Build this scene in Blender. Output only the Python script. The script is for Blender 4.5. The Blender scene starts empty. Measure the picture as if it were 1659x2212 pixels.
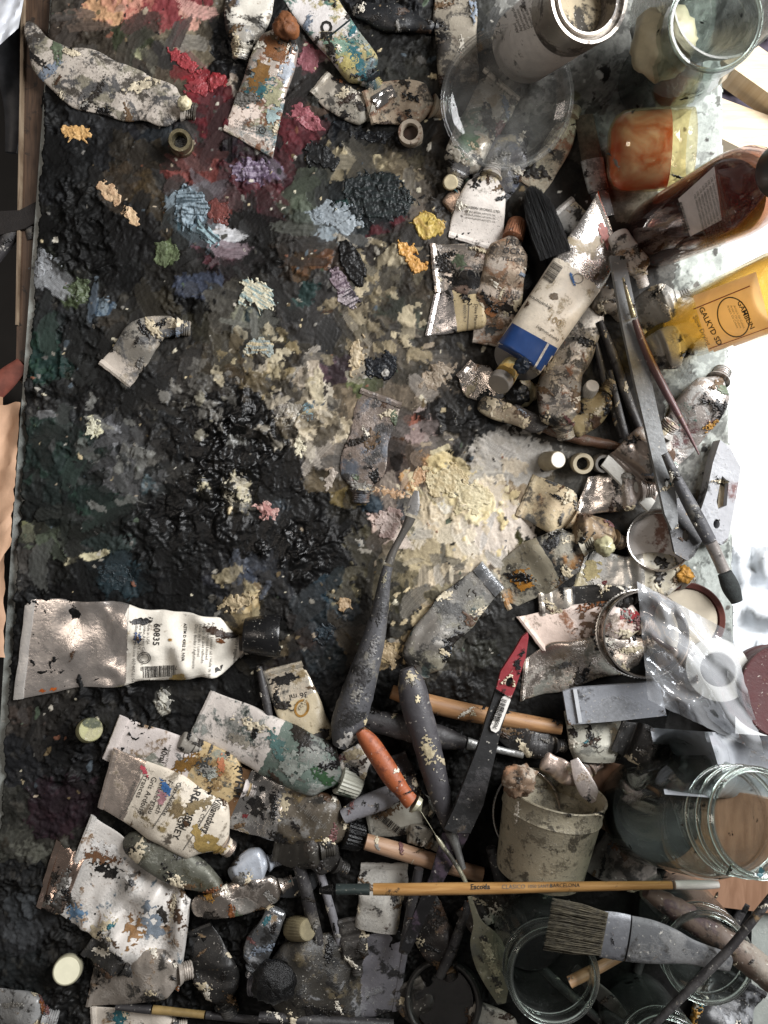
import bpy, bmesh, math, random
import numpy as np
from mathutils import Vector, Matrix, noise as mnoise
from mathutils.bvhtree import BVHTree

SC = bpy.context.scene
COL = SC.collection
# ------------------------------------------------------------------ camera, light, exposure
S = 0.5 / 1659.0            # metres per plan unit on the palette plane (plan units run 0..1659 across, 0..2212 down)
CH = 0.54                   # camera height above the palette
cam_d = bpy.data.cameras.new('camera')
cam = bpy.data.objects.new('camera', cam_d); COL.objects.link(cam)
cam.location = (0, 0, CH); cam.rotation_euler = (0, 0, 0)
cam_d.sensor_fit = 'VERTICAL'; cam_d.sensor_height = 24.0
cam_d.lens = 24.0 / 2 / ((1106 * S) / CH)
cam_d.clip_start = 0.01; cam_d.clip_end = 20
SC.camera = cam

world = bpy.data.worlds.new('World'); SC.world = world; world.use_nodes = True
wb = world.node_tree.nodes['Background']
wb.inputs[0].default_value = (1.0, 0.96, 0.92, 1); wb.inputs[1].default_value = 0.11

def area(name, loc, target, sx, sy, power, col):
    d = bpy.data.lights.new(name, 'AREA'); d.shape = 'RECTANGLE'; d.size = sx; d.size_y = sy
    d.energy = power; d.color = col
    o = bpy.data.objects.new(name, d); COL.objects.link(o); o.location = loc
    v = Vector(target) - Vector(loc); o.rotation_euler = v.to_track_quat('-Z', 'Y').to_euler()
    return o
area('window_light', (0.72, 0.40, 0.60), (0.05, 0.02, 0.0), 0.55, 0.60, 24.5, (0.985, 0.99, 1.0))
area('room_light', (-0.75, 0.25, 1.3), (0, 0, 0), 0.30, 0.30, 2.9, (1.0, 0.88, 0.78))
SC.view_settings.view_transform = 'Standard'; SC.view_settings.look = 'None'
SC.view_settings.exposure = 0.15; SC.view_settings.gamma = 1.0
SC.render.engine = 'CYCLES'
SC.cycles.max_bounces = 10; SC.cycles.transparent_max_bounces = 24; SC.cycles.transmission_bounces = 10
SC.cycles.caustics_reflective = False; SC.cycles.caustics_refractive = False
try: SC.cycles.use_denoising = True
except Exception: pass

# ------------------------------------------------------------------ helpers
def U(px, py, z=0.0):
    k = S * (CH - z) / CH
    return Vector(((px - 829.5) * k, (1106 - py) * k, z))
def lin(c):
    return c / 12.92 if c <= 0.04045 else ((c + 0.055) / 1.055) ** 2.4
def hx(h, a=1.0):
    h = h.lstrip('#')
    return tuple(lin(int(h[i:i+2], 16) / 255) for i in (0, 2, 4)) + (a,)
def sstep(a, b, x):
    t = np.clip((x - a) / (b - a), 0, 1); return t * t * (3 - 2 * t)

RESULT = {}     # object -> (world verts, faces) for projection of print
def mesh_obj(name, verts, faces, mat, parent=None, uvs=None, smooth=True, sharp=None, cols=None, keep=False):
    """verts in world space; the mesh is stored relative to its parent (or to its own base)"""
    v = np.asarray(verts, dtype=np.float64)
    if parent is not None:
        org = parent.matrix_basis.translation.copy()
        if parent.parent is not None: org = org + parent.parent.matrix_basis.translation
    else:
        org = Vector((float((v[:, 0].min() + v[:, 0].max()) / 2), float((v[:, 1].min() + v[:, 1].max()) / 2), float(v[:, 2].min())))
    me = bpy.data.meshes.new(name)
    lv = v - np.array(org)
    me.from_pydata(lv.tolist(), [], [tuple(int(i) for i in f) for f in faces])
    if uvs is not None:
        ul = me.uv_layers.new(name='UVMap')
        li = np.empty(len(me.loops), dtype=np.int32); me.loops.foreach_get('vertex_index', li)
        ul.data.foreach_set('uv', np.asarray(uvs, dtype=np.float32)[li].ravel())
    if cols is not None:
        ca = me.color_attributes.new('Col', 'FLOAT_COLOR', 'POINT')
        ca.data.foreach_set('color', np.asarray(cols, dtype=np.float32).ravel())
    if smooth: me.polygons.foreach_set('use_smooth', [True] * len(me.polygons))
    me.materials.append(mat)
    me.update()
    if smooth and sharp: 
        try: me.set_sharp_from_angle(angle=math.radians(sharp))
        except Exception: pass
    o = bpy.data.objects.new(name, me); COL.objects.link(o)
    if parent is not None: o.parent = parent
    else: o.location = org
    if keep: RESULT[o.name] = (v, [tuple(f) for f in faces])
    return o
def empty(name, loc):
    o = bpy.data.objects.new(name, None); COL.objects.link(o); o.location = loc; o.empty_display_size = 0.01
    return o
USED = set()
def tag(o, label, cat, group=None, kind=None):
    o['label'] = label; o['category'] = cat
    if group: o['group'] = group
    if kind: o['kind'] = kind
    return o
def structure(o): o['kind'] = 'structure'; return o

# ------------------------------------------------------------------ height map of everything already lying there
HG = 0.0022
HX0, HY0 = -0.36, -0.46
HNX, HNY = int(0.72 / HG), int(0.92 / HG)
HM = np.full((HNY, HNX), 0.0)
def hm_idx(x, y):
    return (np.clip(((np.asarray(y) - HY0) / HG).astype(int), 0, HNY - 1), np.clip(((np.asarray(x) - HX0) / HG).astype(int), 0, HNX - 1))
def stamp(v):
    v = np.asarray(v); j, i = hm_idx(v[:, 0], v[:, 1])
    np.maximum.at(HM, (j, i), v[:, 2])
def hget(x, y):
    return HM[hm_idx(x, y)]
def line_support(s, h):
    """lowest straight line a+b*s lying on the heights h (a stiff thing resting on them)"""
    n = len(s); best = None; mid = (s[0] + s[-1]) / 2
    for i in range(n):
        for j in range(i + 1, n):
            if s[j] - s[i] < 0.2 * (s[-1] - s[0]): continue
            b = (h[j] - h[i]) / (s[j] - s[i]); a = h[i] - b * s[i]
            if np.all(a + b * s >= h - 1e-5):
                m = a + b * mid + abs(b) * 0.004
                if best is None or m < best[0]: best = (m, a, b)
    if best is None: return float(h.max()), 0.0
    return best[1], best[2]

# ------------------------------------------------------------------ materials
def new_mat(name):
    m = bpy.data.materials.new(name); m.use_nodes = True
    nt = m.node_tree
    return m, nt, nt.nodes, nt.links, nt.nodes['Principled BSDF']
def N(nt, typ, **kw):
    n = nt.nodes.new(typ)
    for k, v in kw.items(): setattr(n, k, v)
    return n
def math_n(nt, op, a, b=None, c=None, clamp=False):
    n = nt.nodes.new('ShaderNodeMath'); n.operation = op; n.use_clamp = clamp
    for i, x in enumerate((a, b, c)):
        if x is None: continue
        if isinstance(x, (int, float)): n.inputs[i].default_value = x
        else: nt.links.new(x, n.inputs[i])
    return n.outputs[0]
def mixc(nt, fac, a, b, blend='MIX'):
    n = nt.nodes.new('ShaderNodeMix'); n.data_type = 'RGBA'; n.blend_type = blend
    for sock, x in ((n.inputs[0], fac), (n.inputs[6], a), (n.inputs[7], b)):
        if isinstance(x, (int, float)): sock.default_value = x
        elif isinstance(x, tuple): sock.default_value = x
        else: nt.links.new(x, sock)
    return n.outputs[2]
def noise_n(nt, vec, scale, detail=4, rough=0.6, dist=0.0):
    n = nt.nodes.new('ShaderNodeTexNoise'); n.inputs['Scale'].default_value = scale
    n.inputs['Detail'].default_value = detail; n.inputs['Roughness'].default_value = rough
    n.inputs['Distortion'].default_value = dist
    nt.links.new(vec, n.inputs['Vector'])
    return n.outputs['Fac']
def ramp01(nt, x, lo, hi):
    n = nt.nodes.new('ShaderNodeMapRange'); n.interpolation_type = 'SMOOTHSTEP'
    for s_, v in (('Value', x), ('From Min', lo), ('From Max', hi)):
        if isinstance(v, (int, float)): n.inputs[s_].default_value = v
        else: nt.links.new(v, n.inputs[s_])
    return n.outputs[0]

def build_grime_group():
    g = bpy.data.node_groups.new('soiled_surface', 'ShaderNodeTree')
    it = g.interface
    def inp(n, t, d):
        s = it.new_socket(name=n, in_out='INPUT', socket_type=t); s.default_value = d
    inp('Base', 'NodeSocketColor', (.7, .68, .65, 1)); inp('Paper', 'NodeSocketColor', (.8, .78, .72, 1))
    inp('U0', 'NodeSocketFloat', 0.); inp('U1', 'NodeSocketFloat', 1.); inp('Metallic', 'NodeSocketFloat', 1.)
    inp('Rough', 'NodeSocketFloat', .3)
    inp('Dirt', 'NodeSocketFloat', .4); inp('DirtColor', 'NodeSocketColor', (.02, .018, .015, 1))
    for i in (1, 2, 3):
        inp('A%d' % i, 'NodeSocketFloat', 0.); inp('C%d' % i, 'NodeSocketColor', (.3, .2, .1, 1))
    inp('Scale', 'NodeSocketFloat', 1.); inp('Speck', 'NodeSocketFloat', .3); inp('Seed', 'NodeSocketFloat', 0.)
    it.new_socket(name='BSDF', in_out='OUTPUT', socket_type='NodeSocketShader')
    gi = g.nodes.new('NodeGroupInput'); go = g.nodes.new('NodeGroupOutput')
    I = gi.outputs
    tc = g.nodes.new('ShaderNodeTexCoord')
    cx = g.nodes.new('ShaderNodeCombineXYZ')
    g.links.new(math_n(g, 'MULTIPLY', I['Seed'], 3.13), cx.inputs[0]); g.links.new(math_n(g, 'MULTIPLY', I['Seed'], 1.71), cx.inputs[1])
    g.links.new(I['Seed'], cx.inputs[2])
    va = g.nodes.new('ShaderNodeVectorMath'); va.operation = 'ADD'
    g.links.new(tc.outputs['Object'], va.inputs[0]); g.links.new(cx.outputs[0], va.inputs[1])
    vs = g.nodes.new('ShaderNodeVectorMath'); vs.operation = 'SCALE'; g.links.new(va.outputs[0], vs.inputs[0]); g.links.new(I['Scale'], vs.inputs['Scale'])
    vec = vs.outputs[0]
    uv = g.nodes.new('ShaderNodeUVMap'); uv.uv_map = 'UVMap'
    sp = g.nodes.new('ShaderNodeSeparateXYZ'); g.links.new(uv.outputs[0], sp.inputs[0])
    nF = noise_n(g, vec, 520, 5, .65)
    nM = noise_n(g, vec, 150, 5, .65, .3)
    uu = math_n(g, 'ADD', sp.outputs[0], math_n(g, 'MULTIPLY_ADD', nM, .06, -.03))
    lab = math_n(g, 'MULTIPLY', math_n(g, 'GREATER_THAN', uu, I['U0']), math_n(g, 'LESS_THAN', uu, I['U1']))
    fvar = math_n(g, 'MULTIPLY_ADD', nM, .7, .62)
    grey = g.nodes.new('ShaderNodeCombineColor')
    for k in range(3): g.links.new(fvar, grey.inputs[k])
    base = mixc(g, lab, I['Base'], I['Paper'])
    base = mixc(g, .75, base, grey.outputs[0], 'MULTIPLY')
    met = math_n(g, 'MULTIPLY', math_n(g, 'SUBTRACT', 1., lab), I['Metallic'])
    cur = base; keep = met; hsum = None
    fine = math_n(g, 'MULTIPLY_ADD', nF, .30, -.15)
    fine = math_n(g, 'ADD', fine, math_n(g, 'MULTIPLY_ADD', nM, .24, -.12))
    layers = [('A1', 'C1', 38, 0), ('A2', 'C2', 55, 7.3), ('A3', 'C3', 85, 13.7), ('Dirt', 'DirtColor', 62, 21.1)]
    for nm, cn, sc, off in layers:
        v2 = g.nodes.new('ShaderNodeVectorMath'); v2.operation = 'ADD'; g.links.new(vec, v2.inputs[0]); v2.inputs[1].default_value = (off, off * .7, -off)
        n = noise_n(g, v2.outputs[0], sc, 3, .55, .6)
        n = math_n(g, 'ADD', n, fine)
        th = math_n(g, 'MULTIPLY_ADD', I[nm], -.50, .74 if nm == 'Dirt' else .71)
        f = ramp01(g, n, math_n(g, 'ADD', th, -.02), math_n(g, 'ADD', th, .09))
        cvar = mixc(g, math_n(g, 'MULTIPLY_ADD', nF, .9, -.1, True), I[cn], (0.012, 0.011, 0.010, 1)) if nm != 'Dirt' else I[cn]
        cur = mixc(g, math_n(g, 'MULTIPLY', f, .93), cur, cvar)
        keep = math_n(g, 'MULTIPLY', keep, math_n(g, 'MULTIPLY_ADD', f, -.9, 1.))
        hsum = f if hsum is None else math_n(g, 'ADD', hsum, f)
    nS = noise_n(g, vec, 850, 2, .5)
    ths = math_n(g, 'MULTIPLY_ADD', I['Speck'], -.26, .76)
    fs = ramp01(g, nS, ths, math_n(g, 'ADD', ths, .03))
    fs = math_n(g, 'MULTIPLY', fs, ramp01(g, noise_n(g, vec, 45, 3, .6), .42, .62))
    cur = mixc(g, math_n(g, 'MULTIPLY', fs, .9), cur, I['DirtColor'])
    keep = math_n(g, 'MULTIPLY', keep, math_n(g, 'SUBTRACT', 1., fs))
    nW = noise_n(g, vec, 700, 2, .5, .0)
    nW2 = noise_n(g, vec, 260, 2, .5, .0)
    fw = math_n(g, 'MULTIPLY', ramp01(g, nW, .64, .67), ramp01(g, nW2, .5, .6))
    cur = mixc(g, math_n(g, 'MULTIPLY', fw, .5), cur, (.55, .52, .46, 1))
    b = g.nodes.new('ShaderNodeBump'); b.inputs['Strength'].default_value = .38; b.inputs['Distance'].default_value = .0010
    hh = math_n(g, 'ADD', math_n(g, 'MULTIPLY', hsum, .35), math_n(g, 'MULTIPLY', nF, .5))
    hh = math_n(g, 'ADD', hh, math_n(g, 'MULTIPLY', nM, .6))
    g.links.new(hh, b.inputs['Height'])
    p = g.nodes.new('ShaderNodeBsdfPrincipled')
    g.links.new(cur, p.inputs['Base Color']); g.links.new(keep, p.inputs['Metallic'])
    rr = math_n(g, 'ADD', I['Rough'], math_n(g, 'MULTIPLY_ADD', nM, .35, -.14))
    rr = math_n(g, 'ADD', rr, math_n(g, 'MULTIPLY', math_n(g, 'SUBTRACT', 1., keep), .14), clamp=True)
    g.links.new(rr, p.inputs['Roughness']); g.links.new(b.outputs[0], p.inputs['Normal'])
    g.links.new(p.outputs[0], go.inputs[0])
    return g
GRIME = build_grime_group()
_seed = [1.0]
def soil(name='soiled', base='#c8c2ba', paper=None, u0=2., u1=3., metallic=.95, rough=.3, dirt=.4, dcol='#26231f', st=(), speck=.3, seed=None):
    m = bpy.data.materials.new(name); m.use_nodes = True; nt = m.node_tree
    nt.nodes.remove(nt.nodes['Principled BSDF'])
    g = nt.nodes.new('ShaderNodeGroup'); g.node_tree = GRIME
    nt.links.new(g.outputs[0], nt.nodes['Material Output'].inputs[0])
    I = g.inputs
    if paper is None: paper = base
    _seed[0] += 1.37
    I['Base'].default_value = hx(base); I['Paper'].default_value = hx(paper); I['U0'].default_value = u0; I['U1'].default_value = u1
    I['Metallic'].default_value = metallic; I['Rough'].default_value = rough; I['Dirt'].default_value = dirt * .80; I['DirtColor'].default_value = tuple(q * .55 for q in hx(dcol)[:3]) + (1,)
    for i, (c, a) in enumerate(st[:3]):
        I['C%d' % (i + 1)].default_value = hx(c); I['A%d' % (i + 1)].default_value = a * .88
    I['Scale'].default_value = .55 + 1.0 * ((_seed[0] * 7.31) % 1.0); I['Speck'].default_value = speck * .7; I['Seed'].default_value = _seed[0] if seed is None else seed
    return m
def plain(name, col, rough=.5, metallic=0., bump=0., trans=0., ior=1.45, var=.25, scale=120, coat=0., sss=0.):
    m, nt, nodes, links, p = new_mat(name)
    tc = nodes.new('ShaderNodeTexCoord')
    n = noise_n(nt, tc.outputs['Object'], scale, 5, .65)
    c = hx(col)
    dark = tuple(x * (1 - var) for x in c[:3]) + (1,)
    links.new(mixc(nt, ramp01(nt, n, .35, .65), dark, c), p.inputs['Base Color'])
    p.inputs['Roughness'].default_value = rough; p.inputs['Metallic'].default_value = metallic
    p.inputs['Transmission Weight'].default_value = trans; p.inputs['IOR'].default_value = ior
    if coat: p.inputs['Coat Weight'].default_value = coat; p.inputs['Coat Roughness'].default_value = .08
    if bump:
        b = nodes.new('ShaderNodeBump'); b.inputs['Strength'].default_value = bump; b.inputs['Distance'].default_value = .001
        links.new(noise_n(nt, tc.outputs['Object'], scale * 3, 6, .7), b.inputs['Height']); links.new(b.outputs[0], p.inputs['Normal'])
    return m
def wood(name, col, col2, scale=60, stretch=(1, 1, 1), rough=.5, dirt=.3):
    m, nt, nodes, links, p = new_mat(name)
    uv = nodes.new('ShaderNodeUVMap'); uv.uv_map = 'UVMap'
    mp = nodes.new('ShaderNodeMapping'); mp.inputs['Scale'].default_value = stretch
    links.new(uv.outputs[0], mp.inputs[0])
    tc = nodes.new('ShaderNodeTexCoord')
    n = noise_n(nt, mp.outputs[0], 1.0, 5, .6, .5)
    c = mixc(nt, ramp01(nt, n, .3, .7), hx(col), hx(col2))
    d = noise_n(nt, tc.outputs['Object'], 110, 6, .7, .5)
    th = .80 - .5 * dirt
    f = ramp01(nt, d, th, th + .06)
    c = mixc(nt, math_n(nt, 'MULTIPLY', f, .85), c, hx('#241f1b'))
    links.new(c, p.inputs['Base Color']); p.inputs['Roughness'].default_value = rough
    b = nodes.new('ShaderNodeBump'); b.inputs['Strength'].default_value = .3; b.inputs['Distance'].default_value = .0006
    links.new(n, b.inputs['Height']); links.new(b.outputs[0], p.inputs['Normal'])
    return m
def glass_mat(name, col='#ffffff', rough=.03, ior=1.45, haze=0.0, hazecol='#b8bab4', scale=60, soilamt=.3, soilcol='#2a2826'):
    """clear glass or plastic with a patchy film of dried paint and dust on it"""
    m, nt, nodes, links, p = new_mat(name)
    p.inputs['Base Color'].default_value = hx(col); p.inputs['Roughness'].default_value = rough
    p.inputs['Transmission Weight'].default_value = 1; p.inputs['IOR'].default_value = ior
    tc = nodes.new('ShaderNodeTexCoord')
    n = noise_n(nt, tc.outputs['Object'], scale, 6, .7, .6)
    d = nodes.new('ShaderNodeBsdfDiffuse'); d.inputs[0].default_value = hx(hazecol)
    mx = nodes.new('ShaderNodeMixShader')
    f = math_n(nt, 'MULTIPLY', ramp01(nt, n, .3, .75), haze)
    links.new(f, mx.inputs[0]); links.new(p.outputs[0], mx.inputs[1]); links.new(d.outputs[0], mx.inputs[2])
    d2 = nodes.new('ShaderNodeBsdfPrincipled'); d2.inputs['Base Color'].default_value = hx(soilcol); d2.inputs['Roughness'].default_value = .4
    n2 = noise_n(nt, tc.outputs['Object'], scale * 1.7, 6, .65, .4)
    th = .80 - .5 * soilamt
    mx2 = nodes.new('ShaderNodeMixShader')
    links.new(ramp01(nt, n2, th, th + .04), mx2.inputs[0]); links.new(mx.outputs[0], mx2.inputs[1]); links.new(d2.outputs[0], mx2.inputs[2])
    links.new(mx2.outputs[0], nodes['Material Output'].inputs[0])
    return m
def thin_glass(name, tint='#f6f8f6', haze=.06, hazecol='#c9c9c4', scale=60, soilamt=.1, soilcol='#2a2826', power=4.5, edge=.80):
    """thin-walled bottle glass: clear with a mirror-like skin towards the edges"""
    m, nt, nodes, links, p = new_mat(name); nodes.remove(p)
    t = nodes.new('ShaderNodeBsdfTransparent'); t.inputs[0].default_value = hx(tint)
    g = nodes.new('ShaderNodeBsdfGlossy'); g.inputs['Roughness'].default_value = .04
    lw = nodes.new('ShaderNodeLayerWeight'); lw.inputs[0].default_value = .5
    fr = math_n(nt, 'MULTIPLY_ADD', math_n(nt, 'POWER', lw.outputs['Facing'], power), edge, .035, True)
    a = nodes.new('ShaderNodeMixShader'); links.new(fr, a.inputs[0]); links.new(t.outputs[0], a.inputs[1]); links.new(g.outputs[0], a.inputs[2])
    tc = nodes.new('ShaderNodeTexCoord')
    d = nodes.new('ShaderNodeBsdfDiffuse'); d.inputs[0].default_value = hx(hazecol)
    b = nodes.new('ShaderNodeMixShader'); links.new(math_n(nt, 'MULTIPLY', ramp01(nt, noise_n(nt, tc.outputs['Object'], scale, 6, .7, .6), .3, .75), haze), b.inputs[0])
    links.new(a.outputs[0], b.inputs[1]); links.new(d.outputs[0], b.inputs[2])
    d2 = nodes.new('ShaderNodeBsdfDiffuse'); d2.inputs[0].default_value = hx(soilcol); th = .80 - .5 * soilamt
    c = nodes.new('ShaderNodeMixShader'); links.new(ramp01(nt, noise_n(nt, tc.outputs['Object'], scale * 1.7, 6, .65, .4), th, th + .04), c.inputs[0])
    links.new(b.outputs[0], c.inputs[1]); links.new(d2.outputs[0], c.inputs[2])
    links.new(c.outputs[0], nodes['Material Output'].inputs[0])
    return m
def liquid_mat(name, col, body=.5, rough=.05, tcol=None, vary=.85):
    """coloured varnish or oil that lets light through and scatters some of it"""
    m, nt, nodes, links, p = new_mat(name); nodes.remove(p)
    tc = nodes.new('ShaderNodeTexCoord'); n = noise_n(nt, tc.outputs['Object'], 35, 4, .6, .4)
    c = hx(col); cc = mixc(nt, ramp01(nt, n, .3, .7), tuple(q * vary for q in c[:3]) + (1,), c)
    t = nodes.new('ShaderNodeBsdfTransparent')
    if tcol: t.inputs[0].default_value = hx(tcol)
    else: links.new(cc, t.inputs[0])
    tl = nodes.new('ShaderNodeBsdfTranslucent'); links.new(cc, tl.inputs[0])
    df = nodes.new('ShaderNodeBsdfDiffuse'); links.new(cc, df.inputs[0])
    s = nodes.new('ShaderNodeMixShader'); s.inputs[0].default_value = .5; links.new(tl.outputs[0], s.inputs[1]); links.new(df.outputs[0], s.inputs[2])
    b = nodes.new('ShaderNodeMixShader'); b.inputs[0].default_value = body; links.new(t.outputs[0], b.inputs[1]); links.new(s.outputs[0], b.inputs[2])
    g = nodes.new('ShaderNodeBsdfGlossy'); g.inputs['Roughness'].default_value = rough
    lw = nodes.new('ShaderNodeLayerWeight'); lw.inputs[0].default_value = .5
    f = math_n(nt, 'MULTIPLY_ADD', math_n(nt, 'POWER', lw.outputs['Facing'], 5.), .5, .02, True)
    o = nodes.new('ShaderNodeMixShader'); links.new(f, o.inputs[0]); links.new(b.outputs[0], o.inputs[1]); links.new(g.outputs[0], o.inputs[2])
    links.new(o.outputs[0], nodes['Material Output'].inputs[0])
    return m
def film_mat(name, tint='#f4f6f8', gloss=.28, haze=.10):
    m, nt, nodes, links, p = new_mat(name)
    nodes.remove(p)
    t = nodes.new('ShaderNodeBsdfTransparent'); t.inputs[0].default_value = hx(tint)
    g = nodes.new('ShaderNodeBsdfGlossy'); g.inputs['Roughness'].default_value = .12
    d = nodes.new('ShaderNodeBsdfDiffuse'); d.inputs[0].default_value = (.75, .77, .8, 1)
    lw = nodes.new('ShaderNodeLayerWeight'); lw.inputs[0].default_value = .35
    a = nodes.new('ShaderNodeMixShader'); links.new(math_n(nt, 'MULTIPLY_ADD', lw.outputs['Facing'], .6, gloss, True), a.inputs[0])
    links.new(t.outputs[0], a.inputs[1]); links.new(g.outputs[0], a.inputs[2])
    b = nodes.new('ShaderNodeMixShader'); b.inputs[0].default_value = haze
    links.new(a.outputs[0], b.inputs[1]); links.new(d.outputs[0], b.inputs[2])
    links.new(b.outputs[0], nodes['Material Output'].inputs[0])
    return m
def paint_mat(name):
    """dried and wet oil paint, pigment from the mesh's own colour layer"""
    m, nt, nodes, links, p = new_mat(name)
    at = nodes.new('ShaderNodeAttribute'); at.attribute_name = 'Col'
    tc = nodes.new('ShaderNodeTexCoord')
    n1 = noise_n(nt, tc.outputs['Object'], 900, 4, .7)
    n2 = noise_n(nt, tc.outputs['Object'], 260, 5, .7, .5)
    n3 = noise_n(nt, tc.outputs['Object'], 60, 4, .6)
    v = math_n(nt, 'MULTIPLY_ADD', n1, .6, .7)
    gc = nodes.new('ShaderNodeCombineColor')
    for k in range(3): links.new(v, gc.inputs[k])
    c = mixc(nt, .8, at.outputs['Color'], gc.outputs[0], 'MULTIPLY')
    links.new(c, p.inputs['Base Color'])
    wet = at.outputs['Alpha']
    links.new(math_n(nt, 'MULTIPLY_ADD', wet, -.42, math_n(nt, 'MULTIPLY_ADD', n3, .5, .40), True), p.inputs['Roughness'])
    links.new(math_n(nt, 'MULTIPLY_ADD', wet, .34, .10), p.inputs['Specular IOR Level'])
    b = nodes.new('ShaderNodeBump'); b.inputs['Strength'].default_value = .35; b.inputs['Distance'].default_value = .0009
    links.new(math_n(nt, 'ADD', math_n(nt, 'MULTIPLY', n1, .45), n2), b.inputs['Height']); links.new(b.outputs[0], p.inputs['Normal'])
    return m
PAINT = paint_mat('oil_paint')
INK = plain('printing_ink', '#25221f', .6, var=.3, scale=900)
# ------------------------------------------------------------------ setting: palette slab, table rim, floor, sill
def slab_poly(pts, z0, z1):
    n = len(pts)
    v = [tuple(U(x, y, 0).to_2d()) + (z1,) for x, y in pts] + [tuple(U(x, y, 0).to_2d()) + (z0,) for x, y in pts]
    f = [tuple(range(n))[::-1], tuple(range(n, 2 * n))] + [(i, (i + 1) % n, n + (i + 1) % n, n + i) for i in range(n)]
    return v, f
def box_uv(v):
    v = np.asarray(v); return np.stack([v[:, 0] * 10, v[:, 1] * 10], 1)
M_SLAB = soil('grey_glass', '#8f938e', metallic=0, rough=.25, dirt=.25, dcol='#55534e', st=(('#c3c6c0', .4),), speck=.3)
M_FLOOR = plain('pale_floor', '#f4f4f2', .5, var=.06, scale=6)
M_DARKFLOOR = plain('dark_floor', '#1c1a19', .6, var=.5, scale=25)
M_RIM = wood('table_rim_wood', '#5b4636', '#3c2e25', stretch=(60, 4, 1), rough=.55, dirt=.45)
v, f = slab_poly([(112, -60), (1553, -60), (1590, 1640), (1700, 1660), (1720, 2290), (-40, 2290), (-22, 1900), (8, 1400), (28, 1100)], -.012, -.0012)
palette = mesh_obj('palette', v, f, M_SLAB, smooth=False)
tag(palette, 'painter\'s slab palette crusted with dried and wet oil paint', 'palette')
LEDGE = lambda y: 30 + 80 * (1 - y / 1300.0) if y < 1300 else 30 - (y - 1300) * .06

v, f = slab_poly([(30, -80), (104, -80), (88, 300), (72, 600), (62, 820), (26, 820), (34, 500), (40, 250)], -.03, -.005)
rim = mesh_obj('table_rim', v, f, M_RIM, uvs=box_uv(v), smooth=False); structure(rim)
v, f = slab_poly([(44, -80), (50, -80), (44, 320), (34, 700), (30, 700), (37, 320)], -.005, -.002)
mesh_obj('rim_moulding', v, f, wood('rim_moulding_wood', '#8a7a66', '#5e4d3c', stretch=(60, 4, 1), dirt=.3), parent=rim, uvs=box_uv(v), smooth=False)
fl = mesh_obj('floor', [(-3, -3, -.42), (3, -3, -.42), (3, 3, -.42), (-3, 3, -.42)], [(0, 1, 2, 3)], M_FLOOR, smooth=False); structure(fl)
# under-shelf on the left and under the jars: a dark table below the palette
v, f = slab_poly([(-400, -300), (60, -300), (10, 1400), (-20, 2600), (-400, 2600)], -.06, -.05)
structure(mesh_obj('lower_shelf', v, f, M_DARKFLOOR, smooth=False))

# ------------------------------------------------------------------ paint crust
PX0, PX1, PY0, PY1, PD = -45.0, 1625.0, -40.0, 2260.0, 2.4
gx = np.arange(PX0, PX1, PD); gy = np.arange(PY0, PY1, PD)
GX, GY = np.meshgrid(gx, gy); GX = GX.astype(np.float32); GY = GY.astype(np.float32)
def vnoise(seed, cx, cy=None):
    cy = cy or cx
    r = np.random.RandomState(seed)
    nx = int((PX1 - PX0) / cx) + 4; ny = int((PY1 - PY0) / cy) + 4
    lat = r.rand(ny, nx).astype(np.float32) * 2 - 1
    fx = (gx - PX0) / cx + r.rand(); fy = (gy - PY0) / cy + r.rand()
    ix = fx.astype(int); iy = fy.astype(int); tx = (fx - ix).astype(np.float32); ty = (fy - iy).astype(np.float32)
    tx = tx * tx * (3 - 2 * tx); ty = (ty * ty * (3 - 2 * ty))[:, None]
    a = lat[iy][:, ix] * (1 - tx) + lat[iy][:, ix + 1] * tx
    b = lat[iy + 1][:, ix] * (1 - tx) + lat[iy + 1][:, ix + 1] * tx
    return a * (1 - ty) + b * ty
def fbm(seed, c, o=4, g=.55):
    s = 0; a = 1; t = 0
    for i in range(o):
        cc = c / 2 ** i
        if cc < PD * 1.2: break
        s = s + a * vnoise(seed * 17 + i, cc); t += a; a *= g
    return s / t * 1.5
def rgb(h, sat=.92):
    c = np.array(hx(h)[:3], dtype=np.float32); g = c.mean(); return g + (c - g) * sat
wx = fbm(1, 90, 5) * 26 + fbm(2, 14, 3) * 7; wy = fbm(3, 90, 5) * 26 + fbm(4, 14, 3) * 7
def vnoise_at(seed, X, Y, cx, cy):
    r = np.random.RandomState(seed); M = 256
    lat = r.rand(M, M).astype(np.float32) * 2 - 1
    fx = X / cx + 1000.3; fy = Y / cy + 1000.7
    ix = np.floor(fx).astype(np.int32); iy = np.floor(fy).astype(np.int32); tx = fx - ix; ty = fy - iy
    tx = tx * tx * (3 - 2 * tx); ty = ty * ty * (3 - 2 * ty); ix &= 255; iy &= 255; jx = (ix + 1) & 255; jy = (iy + 1) & 255
    return (lat[iy, ix] * (1 - tx) + lat[iy, jx] * tx) * (1 - ty) + (lat[jy, ix] * (1 - tx) + lat[jy, jx] * tx) * ty
def streaks(seed, ang, cl, cw):
    c, s = math.cos(math.radians(ang)), math.sin(math.radians(ang))
    X = GX + wx * .9; Y = GY + wy * .9
    A = X * c + Y * s; B = -X * s + Y * c
    return (vnoise_at(seed, A, B, cl, cw) + .6 * vnoise_at(seed + 1, A, B, cl * .6, cw * .55)) / 1.25
sel = fbm(31, 110, 3); sel2 = fbm(32, 130, 3)
s_a = streaks(41, 28, 46, 6); s_b = streaks(43, -52, 40, 6); s_c = streaks(45, 85, 36, 5.5)
k1 = sstep(-.05, .1, sel); k2 = sstep(.0, .15, sel2)
n_str = (s_a * k1 + s_b * (1 - k1)) * (1 - k2) + s_c * k2
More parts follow.
